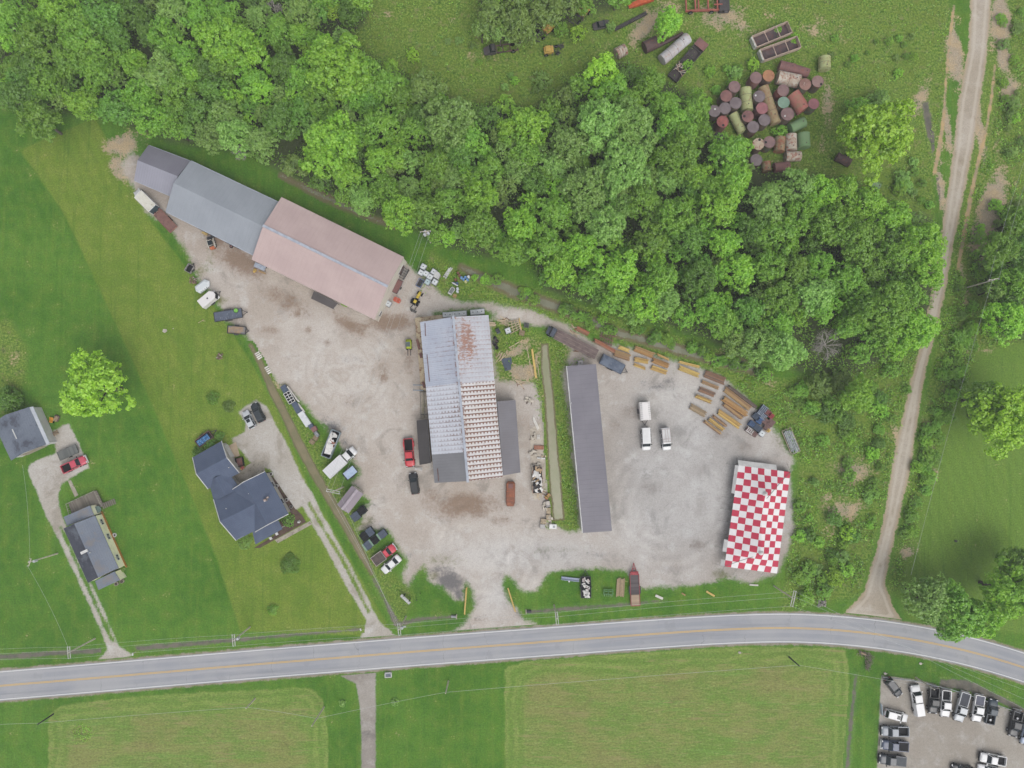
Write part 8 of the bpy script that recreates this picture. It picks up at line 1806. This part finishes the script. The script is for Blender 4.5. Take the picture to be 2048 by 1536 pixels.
misc('lot_rail', 'low white rail panel beside the white wagon in the lot', 'rail', 1763.5, 1419, (.08, 1), [('panel', mat('pale blue panel', C(196, 206, 220), C(180, 192, 208), 2.), lambda m: m.cbox(0, 0, .5, 2.3, .1, .7)), ('post', RIM, lambda m: [m.cbox(x, 0, .35, .08, .08, .7) for x in (-1., 1.)])])
# grey guard rail along the lot
rl_ = [P(1763, 1352), P(1830, 1360), P(1900, 1377), P(1958, 1396), P(2048, 1428), P(2120, 1458)]; c0 = rl_[0]
t = thing('guard_rail', 'grey guard rail along the upper edge of the car lot', 'guard rail', c0); mb = MB(); pm = MB()
for a, b in zip(rl_, rl_[1:]):
    d = b - a; m_ = (a + b) / 2 - c0; mb.cbox(m_.x, m_.y, .6, d.length, .1, .3, math.atan2(d.y, d.x)); pm.cbox((a - c0).x, (a - c0).y, .35, .12, .12, .7)
mb.build('rail', mat('grey rail', C(172, 176, 182), C(150, 154, 160), 1.), t); pm.build('post', RIM, t)

# ------------------------------------------------------------------ utility poles and lines
POLEW = mat('pole wood', C(222, 212, 198), C(200, 190, 176), 2., .85); WIRE = mat('line wire', C(196, 200, 196), None, rough=.4); INS = mat('grey transformer', C(206, 210, 214), C(184, 188, 192), 2., .4)
ends = {}
def pole(key, u, v, h, label, arm=None, double=False, trafo=0, al=2.4, lamp=False, dark=False):
    p = P(u, v); t = thing('utility_pole', label, 'utility pole', p); MB().cyl((0, 0, 0), (0, 0, h), .17, .11, 8).build('pole', POLEW if not dark else DKGREY, t); e = [Vector((p.x, p.y, h))]
    if arm is not None:
        a = ang(*arm); d = Vector((math.cos(a), math.sin(a), 0)); nn = Vector((-d.y, d.x, 0)); e = [p + d * s * al / 2 * .92 + Vector((0, 0, h - .12)) for s in (-1, -.3, 1)]
        for o in ((-.22, .22) if double else (.14,)): MB().cbox(nn.x * o, nn.y * o, h - .3, al, .12, .14, a).build('crossarm', POLEW if not double else mat('pale crossarm', C(206, 206, 202), C(180, 180, 176), 2.), t)
        for s in (-.92, -.3, .92): MB().cyl((d.x * s * al / 2, d.y * s * al / 2, h - .24), (d.x * s * al / 2, d.y * s * al / 2, h), .07, n=6).build('insulator', INS, t)
    for k in range(trafo): MB().cyl((.42 * math.cos(k * 2.), .42 * math.sin(k * 2.), h - 1.9), (.42 * math.cos(k * 2.), .42 * math.sin(k * 2.), h - 1.0), .27, n=12).build('transformer', INS, t)
    if lamp: MB().cyl((0, 0, h - .4), (1.0, .5, h - .2), .04, n=5).build('lamp_arm', RIM, t); MB().cbox(1.1, .55, h - .2, .5, .25, .15).build('lamp_head', INS, t)
    ends[key] = e; return t
NS, EW = (.1, 1), (1, .1)
pole('a', 115, 1107, 9, 'utility pole with a transformer on the lawn left of the mobile home', (-.3, 1), False, 1, 1.6); pole('b', 190, 1277, 9, 'utility pole by the road left of the left driveway mouth', NS, True); pole('c', 500, 1254, 9, 'utility pole with a transformer by the road below the olive lawn', NS, True, 1); pole('d', 812, 1233, 9.2, 'utility pole by the road between the two-track drive and the entrance', NS, True, 1, 2.4, True)
pole('e', 1108, 1210, 10, 'utility pole by the road right of the entrance', NS, True, 0, 2.6); pole('f', 1548, 1172, 10.5, 'utility pole with double crossarms by the road below the tent', (-.25, 1), True, 0, 3.2); pole('g', 861, 485, 9, 'utility pole with three transformers behind the barn', (1, -.1), False, 3, 2.2); pole('h', 687, 974, 9, 'utility pole with wide crossarms left of the mauve shelter', (1, .2), True, 0, 2.8)
pole('i', 1930, 576, 9.2, 'tall pole with crossarm right of the gravel track', (1, -.15), False, 0, 2.2); pole('j', 648, 1414, 9, 'bare pole in the left hay field'); pole('k', 897, 1362, 6.6, 'short bare pole in the lawn between the hay fields'); pole('l', 1578, 1314, 5.4, 'short dark pole with white band at the right hay field', None, dark=True); pole('m', 107, 1428, 5, 'short dark pole at the left hay field corner', None, dark=True); pole('n', 510, 1397, 5, 'short pole at the upper edge of the left hay field')
pole('o', 1832, 1355, 6.5, 'short pole at the corner above the car lot')
WN = [0]
def wire(a, b, label, sag=.5, r=.019):
    pts_ = []; n = 10; c = (a + b) / 2; c0 = Vector((c.x, c.y, 0)); t = MB()
    for k in range(n + 1):
        s = k / n; q = a.lerp(b, s); q.z -= sag * 4 * s * (1 - s); pts_.append(q - c0)
    for p, q in zip(pts_, pts_[1:]): t.cyl(p, q, r, n=4, caps=False)
    o = t.build('power_line', WIRE); o.location = c0; tag(o, label, 'power line', 'overhead lines: ' + label)
def span(k1, k2, lb, ns=3, sag=.6):
    A, B = ends[k1], ends[k2]
    for i in range(ns): wire(A[min(i, len(A) - 1)], B[min(i, len(B) - 1)], lb, sag)
off = lambda u, v, z: [P(u, v, z)]
E0 = [P(-60, 1302 + 10 * i, 9) for i in range(3)]
for i in range(3): wire(ends['b'][i], E0[2 - i] if ends['b'][0].y < ends['b'][2].y else E0[i], 'overhead line leaving the left picture edge along the road')
span('b', 'c', 'overhead line along the road below the left lawns'); span('c', 'd', 'overhead line along the road below the slate-blue house'); span('d', 'e', 'overhead line crossing the yard entrance'); span('e', 'f', 'overhead line along the road below the right yard')
for i in range(3): wire(ends['f'][i], P(2090, 1395 + (2 - i) * 22, 10), 'overhead line crossing the road towards the car lot', .8)
span('h', 'd', 'overhead line beside the left ditch', 3, .8); span('g', 'h', 'overhead line crossing the yard between barn and warehouse', 3, .9); wire(ends['a'][2], ends['b'][0], 'thin line from the lawn pole down to the road pole'); wire(ends['a'][0], P(45, 930, 3.5), 'thin line from the lawn pole up to the garage')
for i in range(2): wire(ends['i'][i * 2], P(2075 + i * 14, 250, 9), 'overhead line leaving past the upper right thicket', .8)
wire(ends['i'][1], P(1822, 1150, 6.5), 'overhead line along the scrub right of the gravel track', .6)
for a, b, lb in (('m', 'n', 'low grey cable over the left hay field'), ('n', 'j', 'low grey cable towards the bare hay field pole'), ('k', 'l', 'low grey cable over the right hay field'), ('l', 'o', 'low grey cable towards the car lot corner')): wire(ends[a][0] - Vector((0, 0, .6)), ends[b][0] - Vector((0, 0, .6 if b != 'j' else 3.4)), lb, .3, .024)
wire(ends['j'][0] - Vector((0, 0, 3.4)), ends['k'][0] - Vector((0, 0, .6)), 'low grey cable crossing the lower driveway', .3, .024); wire(P(-60, 1452, 4.6), ends['m'][0] - Vector((0, 0, .6)), 'low grey cable leaving the left picture edge', .2, .024)
# ------------------------------------------------------------------ light, sky, camera
SUN_EL, SUN_AZ = math.radians(56), math.radians(150)     # soft light through cloud, from the lower right of the picture
w = bpy.data.worlds.new('World'); scene.world = w; w.use_nodes = True
nt = w.node_tree; nt.nodes.clear()
sky = nt.nodes.new('ShaderNodeTexSky'); sky.sky_type = 'NISHITA'; sky.sun_disc = False
sky.sun_elevation = SUN_EL; sky.sun_rotation = SUN_AZ; sky.dust_density = 4.0; sky.air_density = 1.0
hs = nt.nodes.new('ShaderNodeHueSaturation'); hs.inputs['Saturation'].default_value = .25
bg = nt.nodes.new('ShaderNodeBackground'); bg.inputs['Strength'].default_value = .14
wo = nt.nodes.new('ShaderNodeOutputWorld')
nt.links.new(sky.outputs[0], hs.inputs['Color']); nt.links.new(hs.outputs[0], bg.inputs['Color']); nt.links.new(bg.outputs[0], wo.inputs['Surface'])
sl = bpy.data.lights.new('sun', 'SUN'); sl.energy = .6; sl.angle = math.radians(60); sl.color = (1.0, .97, .92)
so = bpy.data.objects.new('sun', sl); link(so)
sd = Vector((math.sin(SUN_AZ) * math.cos(SUN_EL), math.cos(SUN_AZ) * math.cos(SUN_EL), math.sin(SUN_EL)))
so.rotation_euler = sd.to_track_quat('Z', 'Y').to_euler(); so.location = sd * 300

# thin summer haze between the drone and the ground
hz = G('thin haze'); pv = hz.n('ShaderNodeVolumePrincipled'); pv.inputs['Density'].default_value = HAZE; pv.inputs['Color'].default_value = (.92, .95, 1.0, 1)
hz.t.links.new(pv.outputs[0], hz.out.inputs['Volume'])
gext = max(abs(gx[0]), abs(gx[-1]), abs(gy[0]), abs(gy[-1])) + 12
ho = MB().box(-gext, gext, -gext, gext, -1.2, CAMH + 4).build('haze', hz.m); ho['kind'] = 'stuff'; ho['label'] = 'thin pale haze in the air'; ho['category'] = 'haze'

cam = bpy.data.cameras.new('camera'); cam.sensor_fit = 'HORIZONTAL'; cam.sensor_width = 36.0; cam.lens = 36.0 * FPX / 2048.0
cam.clip_start = .5; cam.clip_end = 5000
co = bpy.data.objects.new('camera', cam); link(co)
co.location = (0, 0, CAMH); co.rotation_euler = (TILT, 0, 0)
scene.camera = co
scene.view_settings.view_transform = 'Standard'; scene.view_settings.look = 'None'
scene.view_settings.exposure = EXPOSURE; scene.view_settings.gamma = 1.0
scene.cycles.max_bounces = 6; scene.cycles.diffuse_bounces = 3; scene.cycles.transparent_max_bounces = 4
